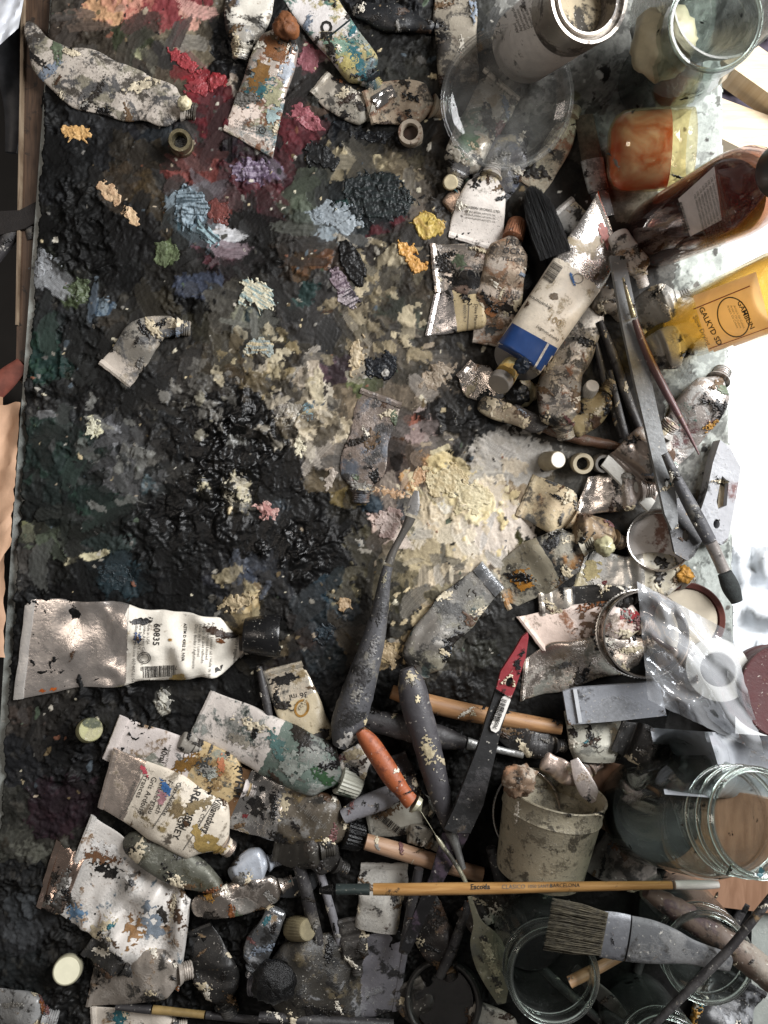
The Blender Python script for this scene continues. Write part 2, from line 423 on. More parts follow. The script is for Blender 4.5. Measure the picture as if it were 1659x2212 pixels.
n_mid = fbm(5, 34, 4, .62); n_fine = .45 * fbm(6, 12, 3, .6) + .85 * n_str; n_big = fbm(7, 160, 4)
n_mid2 = fbm(8, 26, 4, .65); n_mid3 = fbm(9, 48, 5, .62)

ANCH = '''130,20,4d473f 200,20,57504a 150,70,4a4038 215,95,4a4238 270,60,6a5f50 340,95,857b66 400,80,857a66 440,60,6a6152 430,115,7d725e 500,90,17181b
480,150,1d1c1e 330,150,5d5245 385,160,6b6252 130,235,2a2b2c 200,250,3f4043 300,255,26262a 370,270,2c3136 430,280,55504e 480,300,2f2a2c 560,300,3a2c2e
110,330,1f2022 200,330,222326 290,330,3a342b 350,340,473f33 450,340,6b4442 520,335,2a2129 600,350,5a3438 640,310,55272d
100,400,1e1f21 190,420,232323 300,390,4b3f31 330,420,54452f 380,400,3a3836 450,395,7b4540 500,400,4f2a30 560,420,5a2e35 620,430,5a5a4c 655,400,5f6557 590,400,45282e
90,480,26271f 150,500,232320 230,500,202021 300,500,242322 350,480,3b3327 420,520,353433 560,500,2a2928 520,470,2e2c2b 600,480,38352f 640,470,4d5048
120,530,2a2c25 200,560,222222 280,570,232322 330,600,2a2824 400,590,2c2a28 470,590,31292a 560,560,2c2a27 600,560,3a3129 650,560,54422f
110,620,333436 60,600,4b4b4d 180,610,2d3029 250,620,2a2a2a 300,650,2f2d28 380,650,363430 480,660,57534b 560,680,45433b 620,640,3a3836 600,700,3a3836 690,640,444241
90,690,34393a 90,760,2a3a38 140,790,26352f 180,700,313334 200,760,262726 280,720,4a4742 260,770,3b3833 150,830,212222 220,800,232322 340,690,332f29
380,760,2b2a28 420,720,3d3a2f 440,780,4d4434 400,820,3a3734 480,760,4a4436 520,800,584b38 480,840,3f3a34 540,760,5f553f 420,860,45423e 350,870,2c2b29 300,850,2a2a29
60,860,2b2b2b 120,900,3a3a3a 200,890,2e2e2e 250,920,434447 300,900,2b2b2c 90,960,2b3633 180,960,2c3432 250,990,2a2e2d 330,960,333231 380,930,232323 440,880,222221
60,1040,262b2a 130,1050,26302e 200,1050,242928 270,1060,2a2d2d 340,1040,3a3d3d 400,1030,454440 430,990,2b2a29
60,1110,232726 130,1120,242a28 200,1120,212624 280,1110,1f2322 350,1110,1c1d1e 420,1120,1a1b1d 480,1130,19191b 540,1140,232324
70,1150,42443a 110,1180,4a5144 150,1160,3a3f38 50,1220,3d3c3b 130,1230,242524 200,1200,232d2f 250,1240,25343a 300,1200,202628 350,1190,1c1f20 420,1200,191a1b 480,1210,202022
40,1290,1c1d1e 120,1290,1b1c1d 200,1290,1a1b1d 290,1290,1c1e20 370,1270,1b1c1e 430,1290,26282a 480,1260,33343a 530,1240,45433f 560,1290,6a5d48 520,1320,8a7a5a
590,1210,1f1f20 640,1180,1a1a1c 700,1160,1d1d1f 600,1260,262728 650,1240,202022 700,1230,1c1c1e 660,1300,25313a 700,1340,2a363c 620,1340,2c2b29 590,1300,2e2d2c
500,920,121214 460,900,131315 540,960,121214 580,900,151516 560,1010,131315 480,980,141416 440,940,161617 620,960,1a1918 600,1040,1c1c1d 640,1080,242221 690,1100,1f1f1f
690,700,4b4948 660,740,45433f 720,750,4a453c 740,690,5d5648 800,640,6f6553 850,600,504a40 830,540,4a4238 780,540,3c3733 720,560,3a2f28 870,660,605748 900,620,544b3f 920,570,504940 760,620,5b5548
830,740,655d51 870,700,4f5146 900,760,4d483f 780,700,7a6f5a 790,740,80745d 870,790,5d564a 930,700,554d40 920,740,46413a 960,760,3a352f 990,800,35302b
720,800,46383d 680,830,3a332f 660,800,8d806e 620,780,4f4938 590,760,71643f 570,780,82744f 560,830,6e6149 610,840,4c463b 640,860,635a4b 580,870,3c3833 540,850,35322c
660,900,8f8473 620,910,2a2928 700,920,a09276 740,870,8a7a64 740,960,6b5d49 700,970,83765f 650,960,4a4439 720,1020,5a4f3c 690,1040,6d604a 660,1010,3a342d 750,920,6f6350
880,900,8f8078 900,930,a28d8f 860,960,5a4a40 880,1000,968378 840,1020,6f5f58 870,860,7d7060 930,880,9a8c7a 960,860,6b6053 940,930,a99c8c 980,900,1f1e1e 1020,880,252423 1010,980,1c1b1b 960,940,8d8272 1040,930,201f1e
1080,960,8f8b85 1120,990,97938d 1050,1010,a29c92 1100,1030,9c968e 1150,1000,908d87 1160,950,4b4741 1090,900,302c28 1130,930,3b3630 1200,960,5a5650 1250,970,5a5752 1230,1010,77746e
960,1040,d8c79a 1000,1080,dccb9a 920,1040,d2b27e 900,1020,c79a68 1040,1090,c9bc9b 1080,1120,c2b6a6 1060,1170,cdbfb0 1100,1080,a39786 1120,1130,8d7a63 1000,1130,c4b592 960,1120,b9a98a 1030,1130,c8baa4
900,1140,a2977d 880,1190,968b70 840,1130,bfa89b 820,1160,8a7d6a 810,1100,47525c 760,1080,7b6a40 780,1130,3a3834 740,1140,26251f 780,1170,5a543f 930,1200,b7a888 980,1180,a5977b 940,1280,b9a78a 890,1240,8c8064 1000,1220,b3a48e 1040,1220,9a8a78
1100,1170,6d6340 1110,1200,7b6a50 770,1220,66604a 760,1270,3a372f 730,1230,1f1f1f 820,1250,6b6350 860,1290,57523f 860,1330,45423a 900,1350,35322c 820,1350,2f2c28 880,1380,544c3c 800,1330,2a2825 960,1320,57503f
740,1330,2d3338 700,1370,2a2e33 640,1380,4a4238 760,1390,5b4d38 620,1390,6a5c46 660,1430,2a3034 720,1430,1d2224 640,1440,2c2522 700,1480,1c1e20 780,1440,1f1e1c 840,1420,8a7656 840,1470,1b1b1b 900,1430,302d27 1000,1440,35332e 960,1420,403d34
700,480,7d868c 690,440,2b2e2e 760,430,22282a 800,430,202628 850,460,22282a 860,400,2b302f 800,390,2c3231 690,340,1e1f20 650,330,3c3636 740,340,8a7f66 790,330,94886c 840,340,7a6f58 870,370,8a7d66 890,420,6e655a 900,460,6b6055 900,330,57503f 930,350,463e33
840,490,57292e 800,500,4c2a2d 760,520,857d6f 730,500,7f8588 870,540,57504a 700,520,4c4843 660,510,45413d 640,530,3a3633 900,500,5e554a
660,140,4d4a45 640,180,3a3634 700,200,3a3a36 680,240,5a4a40 700,280,2b2a2b 760,290,202328 820,280,2a2926 860,290,37322c 640,240,55423d 620,290,662f36
860,40,26272a 900,90,3a3a38 850,100,3a3936 900,140,4f4e48 920,190,45433d 870,160,45453f 930,240,3d3a36 940,120,40403c 960,300,3b332b 940,380,3a342c 950,440,3b342d 960,500,453d35 980,330,2e2822 940,290,352e27
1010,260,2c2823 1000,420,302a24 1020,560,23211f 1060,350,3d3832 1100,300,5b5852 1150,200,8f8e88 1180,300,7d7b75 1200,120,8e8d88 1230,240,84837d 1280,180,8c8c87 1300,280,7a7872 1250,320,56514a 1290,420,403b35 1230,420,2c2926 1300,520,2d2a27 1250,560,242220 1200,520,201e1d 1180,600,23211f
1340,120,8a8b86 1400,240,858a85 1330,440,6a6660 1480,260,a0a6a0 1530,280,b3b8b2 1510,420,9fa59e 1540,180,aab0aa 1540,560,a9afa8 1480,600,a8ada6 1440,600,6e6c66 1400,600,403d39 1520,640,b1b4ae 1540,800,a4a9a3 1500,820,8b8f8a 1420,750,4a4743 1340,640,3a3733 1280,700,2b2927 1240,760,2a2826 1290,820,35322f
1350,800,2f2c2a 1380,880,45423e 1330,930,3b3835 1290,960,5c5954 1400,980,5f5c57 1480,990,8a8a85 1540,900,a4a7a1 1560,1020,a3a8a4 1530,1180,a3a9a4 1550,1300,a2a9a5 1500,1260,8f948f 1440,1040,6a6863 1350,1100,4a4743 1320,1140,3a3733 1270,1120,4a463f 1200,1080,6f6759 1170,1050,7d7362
1180,1140,4b4436 1150,1180,2a2823 1240,1250,1d1c1b 1200,1300,1b1a19 1120,1330,1d1c1b 1100,1400,2c2b28 1060,1340,252422 1020,1300,3a352e 1040,1400,3a3a34 1000,1490,1e1d1c 1100,1470,201f1d 1200,1400,1f1e1c 1300,1300,22211f 1400,1400,2b2a28 1500,1400,555450 1570,1420,8a8d8a
1150,1640,1a1918 1300,1500,201f1e 1300,1640,22201f 1400,1600,2b2a29 1500,1600,4a4948 1590,1560,77797a 1200,1560,1b1a19
60,1440,1d1d1e 60,1540,3d3834 120,1520,33302d 60,1640,26272a 130,1640,242426 110,1700,2c2128 160,1740,2c2026 100,1760,2a2126 40,1760,3d3d38 50,1820,4b4b44 120,1820,43413b 180,1800,302e2b 60,1900,2c2d2e 60,2000,38393b 60,2100,26292a 150,2030,252525 40,2170,30302f 120,2180,202020 100,1960,333435
220,1500,1d1d1e 300,1520,1f1f20 380,1500,2a2a2a 440,1480,242424 250,1560,27282a 200,1640,1f1f21 330,1560,1d1e1f 420,1560,1b1b1c 520,1490,1d1d1d 560,1500,232323 620,1550,1a1a1a 700,1560,1b1a1a 760,1560,1d1b1a 850,1600,1b1a19 950,1560,1c1a19 1050,1620,171615
300,1800,1a1a19 500,1880,181817 700,1950,171615 450,2060,131313 600,1880,161615 800,1850,171615 900,1900,141312 1000,1950,131212 1000,2050,121111 1200,1950,121110 1200,2100,121111 1400,2000,141312 1500,2150,171616 1600,2100,181717 1400,1900,1a1918 1500,1800,2b2724 1600,1750,3b3632 800,2050,151413 600,2150,161615 300,2150,161615 900,2200,101010 1300,2200,131212'''
anch = []
for tkn in ANCH.split():
    a, b, c = tkn.split(','); anch.append((float(a), float(b), rgb(c)))
AX = GX + wx; AY = GY + wy
best = np.full(GX.shape, 1e12, np.float32); idx = np.zeros(GX.shape, np.int32)
for k, (ax, ay, c) in enumerate(anch):
    x0 = max(0, int((ax - 330 - PX0) / PD)); x1 = int((ax + 330 - PX0) / PD); y0 = max(0, int((ay - 330 - PY0) / PD)); y1 = int((ay + 330 - PY0) / PD)
    sl = (slice(y0, y1), slice(x0, x1))
    d = (AX[sl] - ax) ** 2 + (AY[sl] - ay) ** 2
    m = d < best[sl]; best[sl][m] = d[m]; idx[sl][m] = k
acol = np.array([a[2] for a in anch], np.float32)
CC = acol[idx]
lum0 = CC.mean(2)
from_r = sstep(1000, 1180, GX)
# mottling: darker scraped paint, greyer and paler skins
m1 = sstep(.10, .30, n_mid + .5 * n_fine)[..., None] * .72
CC = CC * (1 - m1) + m1 * (CC * .30 + rgb('#211f1c') * .5)
m2 = (sstep(.42, .60, n_mid2 + .45 * n_fine) * (GX < 1060) * sstep(.008, .03, lum0))[..., None] * .6
CC = CC * (1 - m2) + m2 * (CC * .9 + rgb('#8a8377') * .22)
m3 = (sstep(.55, .70, n_mid3 + .4 * n_fine) * (lum0 > .05))[..., None] * .7
CC = CC * (1 - m3) + m3 * rgb('#3a332a')
CC *= np.clip(1 + .42 * n_fine + .16 * n_big, .3, 2)[..., None]
# heights in millimetres
dark = sstep(.10, .012, lum0)
amp = (.8 + 2.1 * dark) * (1 - .82 * from_r)
ridg = 1 - np.abs(fbm(11, 44, 4, .6)); ridg2 = 1 - np.abs(fbm(12, 17, 3, .65))
patch = sstep(-.1, .5, fbm(14, 120, 3))
Hc = 2.6 * (1 - .85 * from_r) + amp * (.9 * n_mid3 + (.25 + patch) * (1.1 * (ridg ** 3 - .35) + .28 * (ridg2 ** 3 - .35) + .08 * n_fine))
lumps = np.exp(-(((GX - 500) / 165) ** 2 + ((GY - 940) / 130) ** 2)) + .6 * np.exp(-(((GX - 430) / 150) ** 2 + ((GY - 1130) / 90) ** 2)) + .8 * np.exp(-(((GX - 640) / 110) ** 2 + ((GY - 1190) / 90) ** 2)) + .7 * np.exp(-(((GX - 985) / 70) ** 2 + ((GY - 910) / 60) ** 2))
Hc += lumps * (1.6 + 4.6 * (1 - np.abs(fbm(13, 64, 4, .5))) ** 2 * 1.4 + .35 * n_fine)

WET = np.full(GX.shape, .12, np.float32) + .75 * np.clip(lumps, 0, 1) + .25 * sstep(.2, .6, n_big)
def blob(x, y, rx, ry, ang, col, h=.8, col2=None, tear=.45, thr=0.0, alpha=.95):
    """a patch of paint scraped over the crust, with a torn edge"""
    R = max(rx, ry) * 2.0 + 12
    x0 = max(0, int((x - R - PX0) / PD)); x1 = max(0, int((x + R - PX0) / PD)); y0 = max(0, int((y - R - PY0) / PD)); y1 = max(0, int((y + R - PY0) / PD))
    sl = (slice(y0, y1), slice(x0, x1))
    X = GX[sl] - x + wx[sl] * .35; Y = GY[sl] - y + wy[sl] * .35
    if X.size == 0: return
    c, s = math.cos(math.radians(ang)), math.sin(math.radians(ang))
    a = X * c + Y * s; b = -X * s + Y * c
    sh = (int(x * 7 + y * 3)) % 97
    nm = np.roll(n_mid, sh, 0)[sl]; nf = n_fine[sl]; nm2 = np.roll(n_mid2, sh * 2, 1)[sl]
    f = 1 - np.sqrt((a / rx) ** 2 + (b / ry) ** 2) + tear * nm + tear * .6 * nf - thr
    w = sstep(0, .10, f) * alpha
    cc = rgb(col) * (1 + .25 * nm2 + .2 * nf)[..., None]
    if col2:
        t = sstep(-.05, .25, nm2 + .3 * nf)[..., None]; cc = cc * (1 - t) + rgb(col2) * t
    CC[sl] = CC[sl] * (1 - w[..., None]) + cc * w[..., None]
    Hc[sl] += w * h * .5 * (.8 + .3 * nf)
BLOBS = '''470,900,80,60,0,0d0d0e,1.5,- 560,930,70,90,20,0e0e0f,1.5,- 500,1010,90,60,0,0f0f10,1.2,- 420,1120,120,70,10,121213,.4,- 560,1170,90,40,0,101011,.6,- 690,1190,90,60,10,0f0f10,1.0,- 640,1130,40,50,0,111112,.8,- 330,1180,90,50,0,131414,.4,- 200,1310,150,40,0,121213,.4,- 200,540,110,60,20,161616,.5,- 250,600,80,30,0,171717,.5,- 150,350,80,60,0,151617,.4,- 180,480,90,40,0,161616,.4,- 560,560,50,50,0,191817,.4,- 300,520,50,60,0,171616,.4,- 400,660,60,20,0,161616,.4,- 300,830,90,30,0,171717,.4,- 400,960,30,50,0,141414,.6,- 1060,1080,70,60,0,cbbfae,.2,c3b7a6 1020,1150,70,50,0,cfc3b0,.2,c5b8a4 1060,1000,80,36,0,b0aaa2,.1,a8a29a 1000,1200,60,40,0,c5b59c,.2,b7a78e 250,25,70,38,0,c79a72,.3,b98468 310,22,55,48,0,b86f62,.3,c48a78 375,25,72,50,0,9c4a4c,.3,8c3a40 415,50,30,18,30,b7897a,.3,- 290,88,52,34,15,3f4530,.8,2f3424 312,122,36,14,20,8f9070,.8,a5a283
392,128,40,20,32,a82a33,1.2,8f222c 422,172,34,26,40,a32a34,1.2,8c2830 472,184,24,20,10,a82a32,1.2,9a2a30 440,222,34,34,60,8e2c35,1,74262e 458,262,30,26,0,7a2d35,1,5f242c 505,192,16,26,0,b5a695,.8,9c8d80
400,362,44,34,20,8a4a42,.8,7b3a36 560,372,50,26,-8,5d4a5e,1,7d6c80 548,395,40,20,0,4b3a4c,.8,84768c 662,258,46,24,32,a5535c,1,8a3f48 668,135,26,30,0,a05560,.6,- 615,300,30,30,0,7a3a41,.8,5b2a30 470,430,36,16,20,c9a39a,.8,8a5a52
412,455,44,46,10,7e94a0,1.2,5f7482 420,512,58,14,40,86a3ae,1.0,54707c 478,466,26,34,-15,7d3b32,1,6a332c 480,500,30,18,40,c5c6cc,.8,9a8f8a 362,552,34,30,0,66754f,1,55623f 480,550,52,30,10,5a3036,1,73505a 500,530,26,18,30,b7b8c0,.8,-
170,632,30,28,30,515d3f,1,445034 228,672,24,22,0,4a5f74,1,7d8c98 98,580,34,38,40,8d9095,1.2,6f7276 432,620,56,32,10,4a5266,1,3a4050 490,655,70,24,10,5f5c55,.8,- 555,640,38,42,20,2e2c28,.5,- 100,770,56,56,0,27403c,.8,2f4a3e 345,650,40,26,30,3b362b,.8,-
120,912,40,18,10,7a7a7c,1,- 250,925,26,34,30,8b8c90,1,6b6c70 300,1040,50,22,10,3a4a4e,.8,5b6a70 300,985,50,20,15,77756f,1,5b5a56 205,920,18,24,0,d7d3b4,1.2,- 268,1015,50,34,30,57575a,1,6f6f72 105,965,84,60,0,2b3a37,.6,30443c 200,1080,60,40,0,24332f,.6,2f463c
255,1248,58,44,10,26363d,.8,2d4048 110,1180,46,30,20,626b5a,1,4c5444 50,1215,30,30,0,55524e,1,- 60,1142,26,14,0,7a7b58,1,- 235,1170,60,20,10,35403e,.7,- 190,1200,46,8,-20,b3ab8c,.8,-
512,1078,34,50,10,a89f86,1.2,c6bda0 442,1052,18,24,0,c9c0a0,1.2,a79f84 610,1092,28,18,0,5f6f7e,1,8a98a4 530,1245,40,32,30,77716a,1,595f6c 525,1300,50,22,-20,b39c70,1.4,c9b48a 560,1240,26,18,0,4f586a,1,- 575,1310,16,30,0,26241f,.8,-
690,1300,38,44,20,27404e,1,33505f 650,1290,16,26,40,8f9092,1,- 668,1372,26,26,0,4a3630,.8,- 838,1410,22,30,-20,b39c72,1.2,cdb78c 735,1270,34,40,0,6a634c,1,827a60 700,1180,30,40,0,151517,1,-
665,640,24,32,0,2f4644,.8,- 640,660,22,16,0,36504c,.8,- 715,680,20,20,0,5a4535,.7,- 648,575,30,22,20,6a4a30,1,7d5a38 700,560,22,30,20,6d4a34,.9,8a6242
690,710,66,52,0,474544,.5,4f4d4b 775,770,22,46,15,cdb892,1.4,d9c49c 782,835,32,26,0,5f6843,1,7a8254 720,805,46,30,10,45373c,1,6a525a 660,800,24,36,0,a89b8a,1,c0b4a4 565,775,34,44,20,92825f,1.2,b5a17c 545,690,40,24,20,8d8d7a,1,3f4d50 600,765,34,26,0,2e2a26,.8,-
940,820,46,30,-35,b3a08a,1,c4b29c 960,790,36,18,-10,a8967f,1,- 665,905,22,26,10,6a858d,1.2,54707a 630,930,50,40,0,b5aa98,1.2,938775 700,915,60,56,20,a89a80,1.2,c4b79f 610,880,40,22,30,77706a,1,8b847c 710,990,20,34,10,a79684,1,-
905,930,44,50,0,a8938f,1,b8a8a4 890,905,22,16,0,b5705c,.8,- 858,975,16,26,10,6d4a30,1,231f1c 850,1000,16,30,0,241f1d,.8,- 980,905,66,50,10,1d1c1c,2,- 1015,975,36,30,0,1b1a1a,1.8,- 1105,985,90,46,5,a19d97,.6,aca79f 1050,1010,50,36,0,a9a297,.6,-
965,1050,70,46,10,dccb9c,1.4,d0b985 1010,1080,56,40,30,e0d0a0,1.4,d3c393 900,1035,36,30,-20,cda06c,1,c18c58 850,1070,40,10,10,c99a68,1,d2b084 840,1130,44,36,0,c9b0a6,1.2,d3bdb0 805,1098,24,22,0,35434e,1,505f6b 770,1078,22,24,0,8f7640,1,4a4a3c
1070,1160,52,44,0,cfc2b4,.8,c5b7a8 1080,1110,36,26,0,c9bdb2,.7,- 925,1200,60,46,20,b9aa88,1,a5977a 940,1275,26,62,32,c2ae8c,1,b09c7c 890,1130,40,30,20,8f8a78,.9,a79d80 870,1100,20,30,0,54555c,.9,7a7a7a 1000,1205,40,30,20,c2b39c,.8,-
1105,1170,36,26,40,5d5a34,.9,7a7448 1130,1060,36,40,0,8b765c,.8,9c8a70 700,480,56,38,15,8d979e,1.3,7f8a92 800,445,96,62,5,20272a,.6,262f30 745,445,26,20,0,2a4a46,.6,- 780,335,70,18,18,9c8f72,1,b7a988 870,390,22,56,-24,8d8068,1,6a5e4b 690,335,46,22,20,1c1d1e,1.2,-
660,430,30,30,0,666e5e,.9,56604f 640,470,40,20,30,4b5147,.8,- 842,490,46,18,-25,5f2b31,1,4c2429 760,522,50,14,10,9a9284,1,- 790,600,16,60,-25,8a7d62,1,a09476 840,570,24,36,-10,8b8069,.8,- 870,680,50,34,20,55594d,.6,- 830,740,60,56,0,6b6256,.4,- 770,690,46,40,40,857963,.9,9b8f76
130,1735,66,70,0,2e2128,.8,38262d 365,1500,26,22,0,c7c3b4,1.2,55544f 345,1520,16,14,30,d5d1c0,1.2,- 60,1545,46,20,0,4a403a,.8,- 60,1840,50,26,0,6a6a60,1,43423c 150,1830,40,20,20,55534c,1,- 60,2010,40,30,0,4a4c4f,1,- 50,1960,30,40,30,44474a,1,- 30,2170,30,30,0,8a8a88,1,505050
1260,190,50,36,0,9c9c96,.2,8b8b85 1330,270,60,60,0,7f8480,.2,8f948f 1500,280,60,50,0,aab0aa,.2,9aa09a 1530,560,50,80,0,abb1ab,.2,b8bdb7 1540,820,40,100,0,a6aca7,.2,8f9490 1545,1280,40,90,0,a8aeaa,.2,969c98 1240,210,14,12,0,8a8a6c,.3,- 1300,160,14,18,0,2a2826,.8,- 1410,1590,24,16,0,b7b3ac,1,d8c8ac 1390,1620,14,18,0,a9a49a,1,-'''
BLOBS += ''' 500,915,95,80,0,0b0b0c,1.2,- 575,975,60,70,0,0c0c0d,1.0,- 440,1090,110,60,0,0d0d0e,.6,- 660,1180,100,70,0,0d0d0e,.8,- 520,405,95,38,8,5a2a30,.3,6d343a 415,368,62,36,20,8a4a44,.3,74403c 470,250,46,60,30,72282f,.3,5c242b 630,290,52,46,20,74343b,.3,5a2a30 560,330,50,30,0,3a1f26,.3,- 560,376,50,24,-8,6a566c,.5,877690 990,1120,128,104,25,c9bca2,.15,bfb096 1075,1150,66,60,0,d0c4b8,.15,c8bbae 1095,990,96,46,5,aeaaa4,.12,a5a098 960,1052,72,46,10,d8cba6,.5,cfbd92 1015,1082,54,42,30,dccfa8,.5,d2c49c 905,1035,34,26,-20,c99c6a,.4,c08e5c 925,1195,56,44,20,b5a686,.3,a39578 870,1110,16,26,0,55565c,.4,7a7a7a'''
for line in BLOBS.split():
    p_ = line.split(',')
    blob(*[float(q) for q in p_[:5]], p_[5], float(p_[6]), None if p_[7] == '-' else p_[7])
rs = random.Random(5)
# knife strokes: flat scraped bands of the same mud, pressing the crust smooth
def stroke(x, y, L, w, ang, mul, mixg, flat=.75):
    R = L * 1.3 + 10
    x0 = max(0, int((x - R - PX0) / PD)); x1 = max(0, int((x + R - PX0) / PD)); y0 = max(0, int((y - R - PY0) / PD)); y1 = max(0, int((y + R - PY0) / PD))
    sl = (slice(y0, y1), slice(x0, x1)); X = GX[sl] - x; Y = GY[sl] - y
    if X.size < 50: return
    c, s = math.cos(math.radians(ang)), math.sin(math.radians(ang)); a = X * c + Y * s; b = -X * s + Y * c
    b = b + (a / L) ** 2 * w * .5
    q = rs.uniform(0, 9); lines = np.sin(b * .9 + q + 1.5 * np.sin(b * .37 + q)) * .5 + .5 * np.sin(b * 2.1 + q * 2)
    f = 1 - (np.abs(a / L) ** 2.5 + np.abs(b / w) ** 2.5) + .55 * n_mid[sl] + .35 * n_fine[sl] + .18 * lines
    wt = sstep(0, .22, f) * .85
    j = int(np.clip((y - PY0) / PD, 0, GX.shape[0] - 1)); i = int(np.clip((x - PX0) / PD, 0, GX.shape[1] - 1))
    c0 = CC[max(0, j - 3):j + 4, max(0, i - 3):i + 4].reshape(-1, 3).mean(0)
    g0 = c0.mean(); col = (c0 * (1 - mixg) + g0 * mixg) * mul
    cc = col[None, None, :] * (1 + .22 * lines + .12 * n_fine[sl])[..., None]
    CC[sl] = CC[sl] * (1 - wt[..., None]) + cc * wt[..., None]
    m = float(Hc[sl].mean()); edge = np.exp(-((f - .06) / .07) ** 2)
    Hc[sl] = Hc[sl] * (1 - flat * wt) + flat * wt * (m + .25 * lines) + .55 * edge
for i in range(820):
    x = rs.uniform(40, 1080); y = rs.uniform(0, 1720)
    if x > 760 and y > 1440: continue
    stroke(x, y, rs.uniform(14, 62), rs.uniform(6, 22), rs.uniform(0, 180), rs.choice([.5, .65, .8, .95, 1.1, 1.3]), rs.uniform(.1, .6), rs.uniform(.5, .9))
def inpal(x, y): return x > LEDGE(y) + 10
# crumbs, skins and flecks of dried paint
for i in range(1100):
    x = rs.uniform(40, 1130); y = rs.uniform(10, 1720)
    if not inpal(x, y): continue
    if x > 700 and y > 1450: continue
    if float(CC[int((y - PY0) / PD), int((x - PX0) / PD)].mean()) < .014 and rs.random() < .7: continue
    dk = rs.random()
    col = rs.choice(['b9b3a6', '9b978f', 'cfc7b0', '7d7a75', 'c9b894', '8f8a80', '6d6a66', 'a39480', '56616a', '7c6a4c', '5c6a58', '1c1b1b', '1c1b1b', '24211e', '8a5a44'])
    r = rs.choice([1.8, 2, 2.4, 3, 4.5]) * rs.uniform(.8, 1.3)
    if x < 640 and y < 1000 and rs.random() < .45: col = rs.choice(['3a3a3a', '4a4843', '1a1a1a', '55524b'])
    blob(x, y, r * rs.uniform(.7, 2.2), r, rs.uniform(0, 180), col, rs.uniform(.3, 1.1), None, .7)
for (cx_, cy_, sx_, sy_, n_, cols_) in ((590, 790, 90, 80, 90, ['8f7f5c', 'a39677', '6e6149', '2a2622', 'b5aa90', '4a4236']), (650, 900, 70, 60, 70, ['a89d8a', '8f836e', 'c2b9a8', '3a352f', '5a5246']), (1000, 1080, 110, 90, 80, ['e6d9b0', 'cdbb8a', 'd8cbb4', 'bfae92']),
        (520, 1270, 60, 50, 26, ['a89a78', '7a766e', '5a5f6a', '3a3836']), (830, 650, 90, 110, 90, ['9a8c70', '3a352e', 'b3a68a', '6a6250']), (880, 1340, 60, 90, 50, ['b59c70', '3a362f', '8f8468', 'd2bf98']), (440, 860, 60, 90, 50, ['7a7771', '55524c', '8f8a7a', '2a2826']), (260, 980, 150, 90, 70, ['5a5b5c', '444645', '7a7a76', '26282a'])):
    for i in range(int(n_ * .6)):
        r = rs.choice([4, 6, 9, 13]); blob(rs.gauss(cx_, sx_ * .6), rs.gauss(cy_, sy_ * .6), r * rs.uniform(1, 2.6), r, rs.uniform(0, 180), rs.choice(cols_), rs.uniform(.4, 1.0), None, .8, alpha=rs.uniform(.5, .95))
for i in range(260):   # grit on the right-hand glass
    x = rs.uniform(1080, 1580); y = rs.uniform(10, 1350); r = rs.choice([2.5, 3, 4, 6])
    blob(x, y, r * rs.uniform(.7, 1.6), r, rs.uniform(0, 180), rs.choice(['3a3835', '5a5853', '2a2826', 'c9cbc6', '6a6660']), .3, None, .6)

edgeL = np.where(GY < 1300, 30 + 80 * (1 - GY / 1300.0), 30 - (GY - 1300) * .06) + 7 * n_mid + 3 * n_fine
edgeR = np.where(GY < 1640, 1553 + (GY + 60) * .0215, 1650) + 3 * n_fine
ed = np.minimum(sstep(0, 7, GX - edgeL), sstep(0, 5, edgeR - GX))
Hc = np.maximum(Hc, .12) * ed - 2.5 * (1 - ed)
lumF = CC.mean(2, keepdims=True); CC = np.clip(CC * np.array([1.0, 1.0, .985], np.float32) * (.50 + .38 * sstep(.04, .40, lumF)), .0020, .85)
k3 = S
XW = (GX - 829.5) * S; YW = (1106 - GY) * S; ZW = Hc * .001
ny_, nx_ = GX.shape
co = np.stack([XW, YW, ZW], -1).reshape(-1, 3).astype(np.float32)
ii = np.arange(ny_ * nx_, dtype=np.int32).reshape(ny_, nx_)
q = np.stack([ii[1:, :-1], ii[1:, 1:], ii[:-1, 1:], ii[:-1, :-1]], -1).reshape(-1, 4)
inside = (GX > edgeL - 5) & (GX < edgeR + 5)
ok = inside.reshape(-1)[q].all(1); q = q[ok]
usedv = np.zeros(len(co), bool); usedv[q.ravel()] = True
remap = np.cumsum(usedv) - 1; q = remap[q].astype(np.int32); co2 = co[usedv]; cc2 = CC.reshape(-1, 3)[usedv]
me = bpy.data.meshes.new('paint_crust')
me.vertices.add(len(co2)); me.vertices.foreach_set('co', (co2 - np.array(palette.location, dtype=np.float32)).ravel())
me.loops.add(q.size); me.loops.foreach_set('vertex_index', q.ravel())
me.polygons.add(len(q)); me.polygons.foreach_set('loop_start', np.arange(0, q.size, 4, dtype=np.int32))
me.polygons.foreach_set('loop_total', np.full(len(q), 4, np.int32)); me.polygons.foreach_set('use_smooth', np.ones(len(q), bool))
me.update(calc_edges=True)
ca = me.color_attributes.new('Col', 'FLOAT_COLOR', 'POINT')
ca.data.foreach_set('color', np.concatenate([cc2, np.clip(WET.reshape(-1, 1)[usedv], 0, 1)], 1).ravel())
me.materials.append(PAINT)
crust = bpy.data.objects.new('paint_crust', me); COL.objects.link(crust); crust.parent = palette
crust['kind'] = 'stuff'
sub = ii[::3, ::3].ravel(); stamp(co[sub])
def crust_h(px, py):
    i = int(np.clip((px - PX0) / PD, 0, nx_ - 1)); j = int(np.clip((py - PY0) / PD, 0, ny_ - 1))
    return float(Hc[j, i])
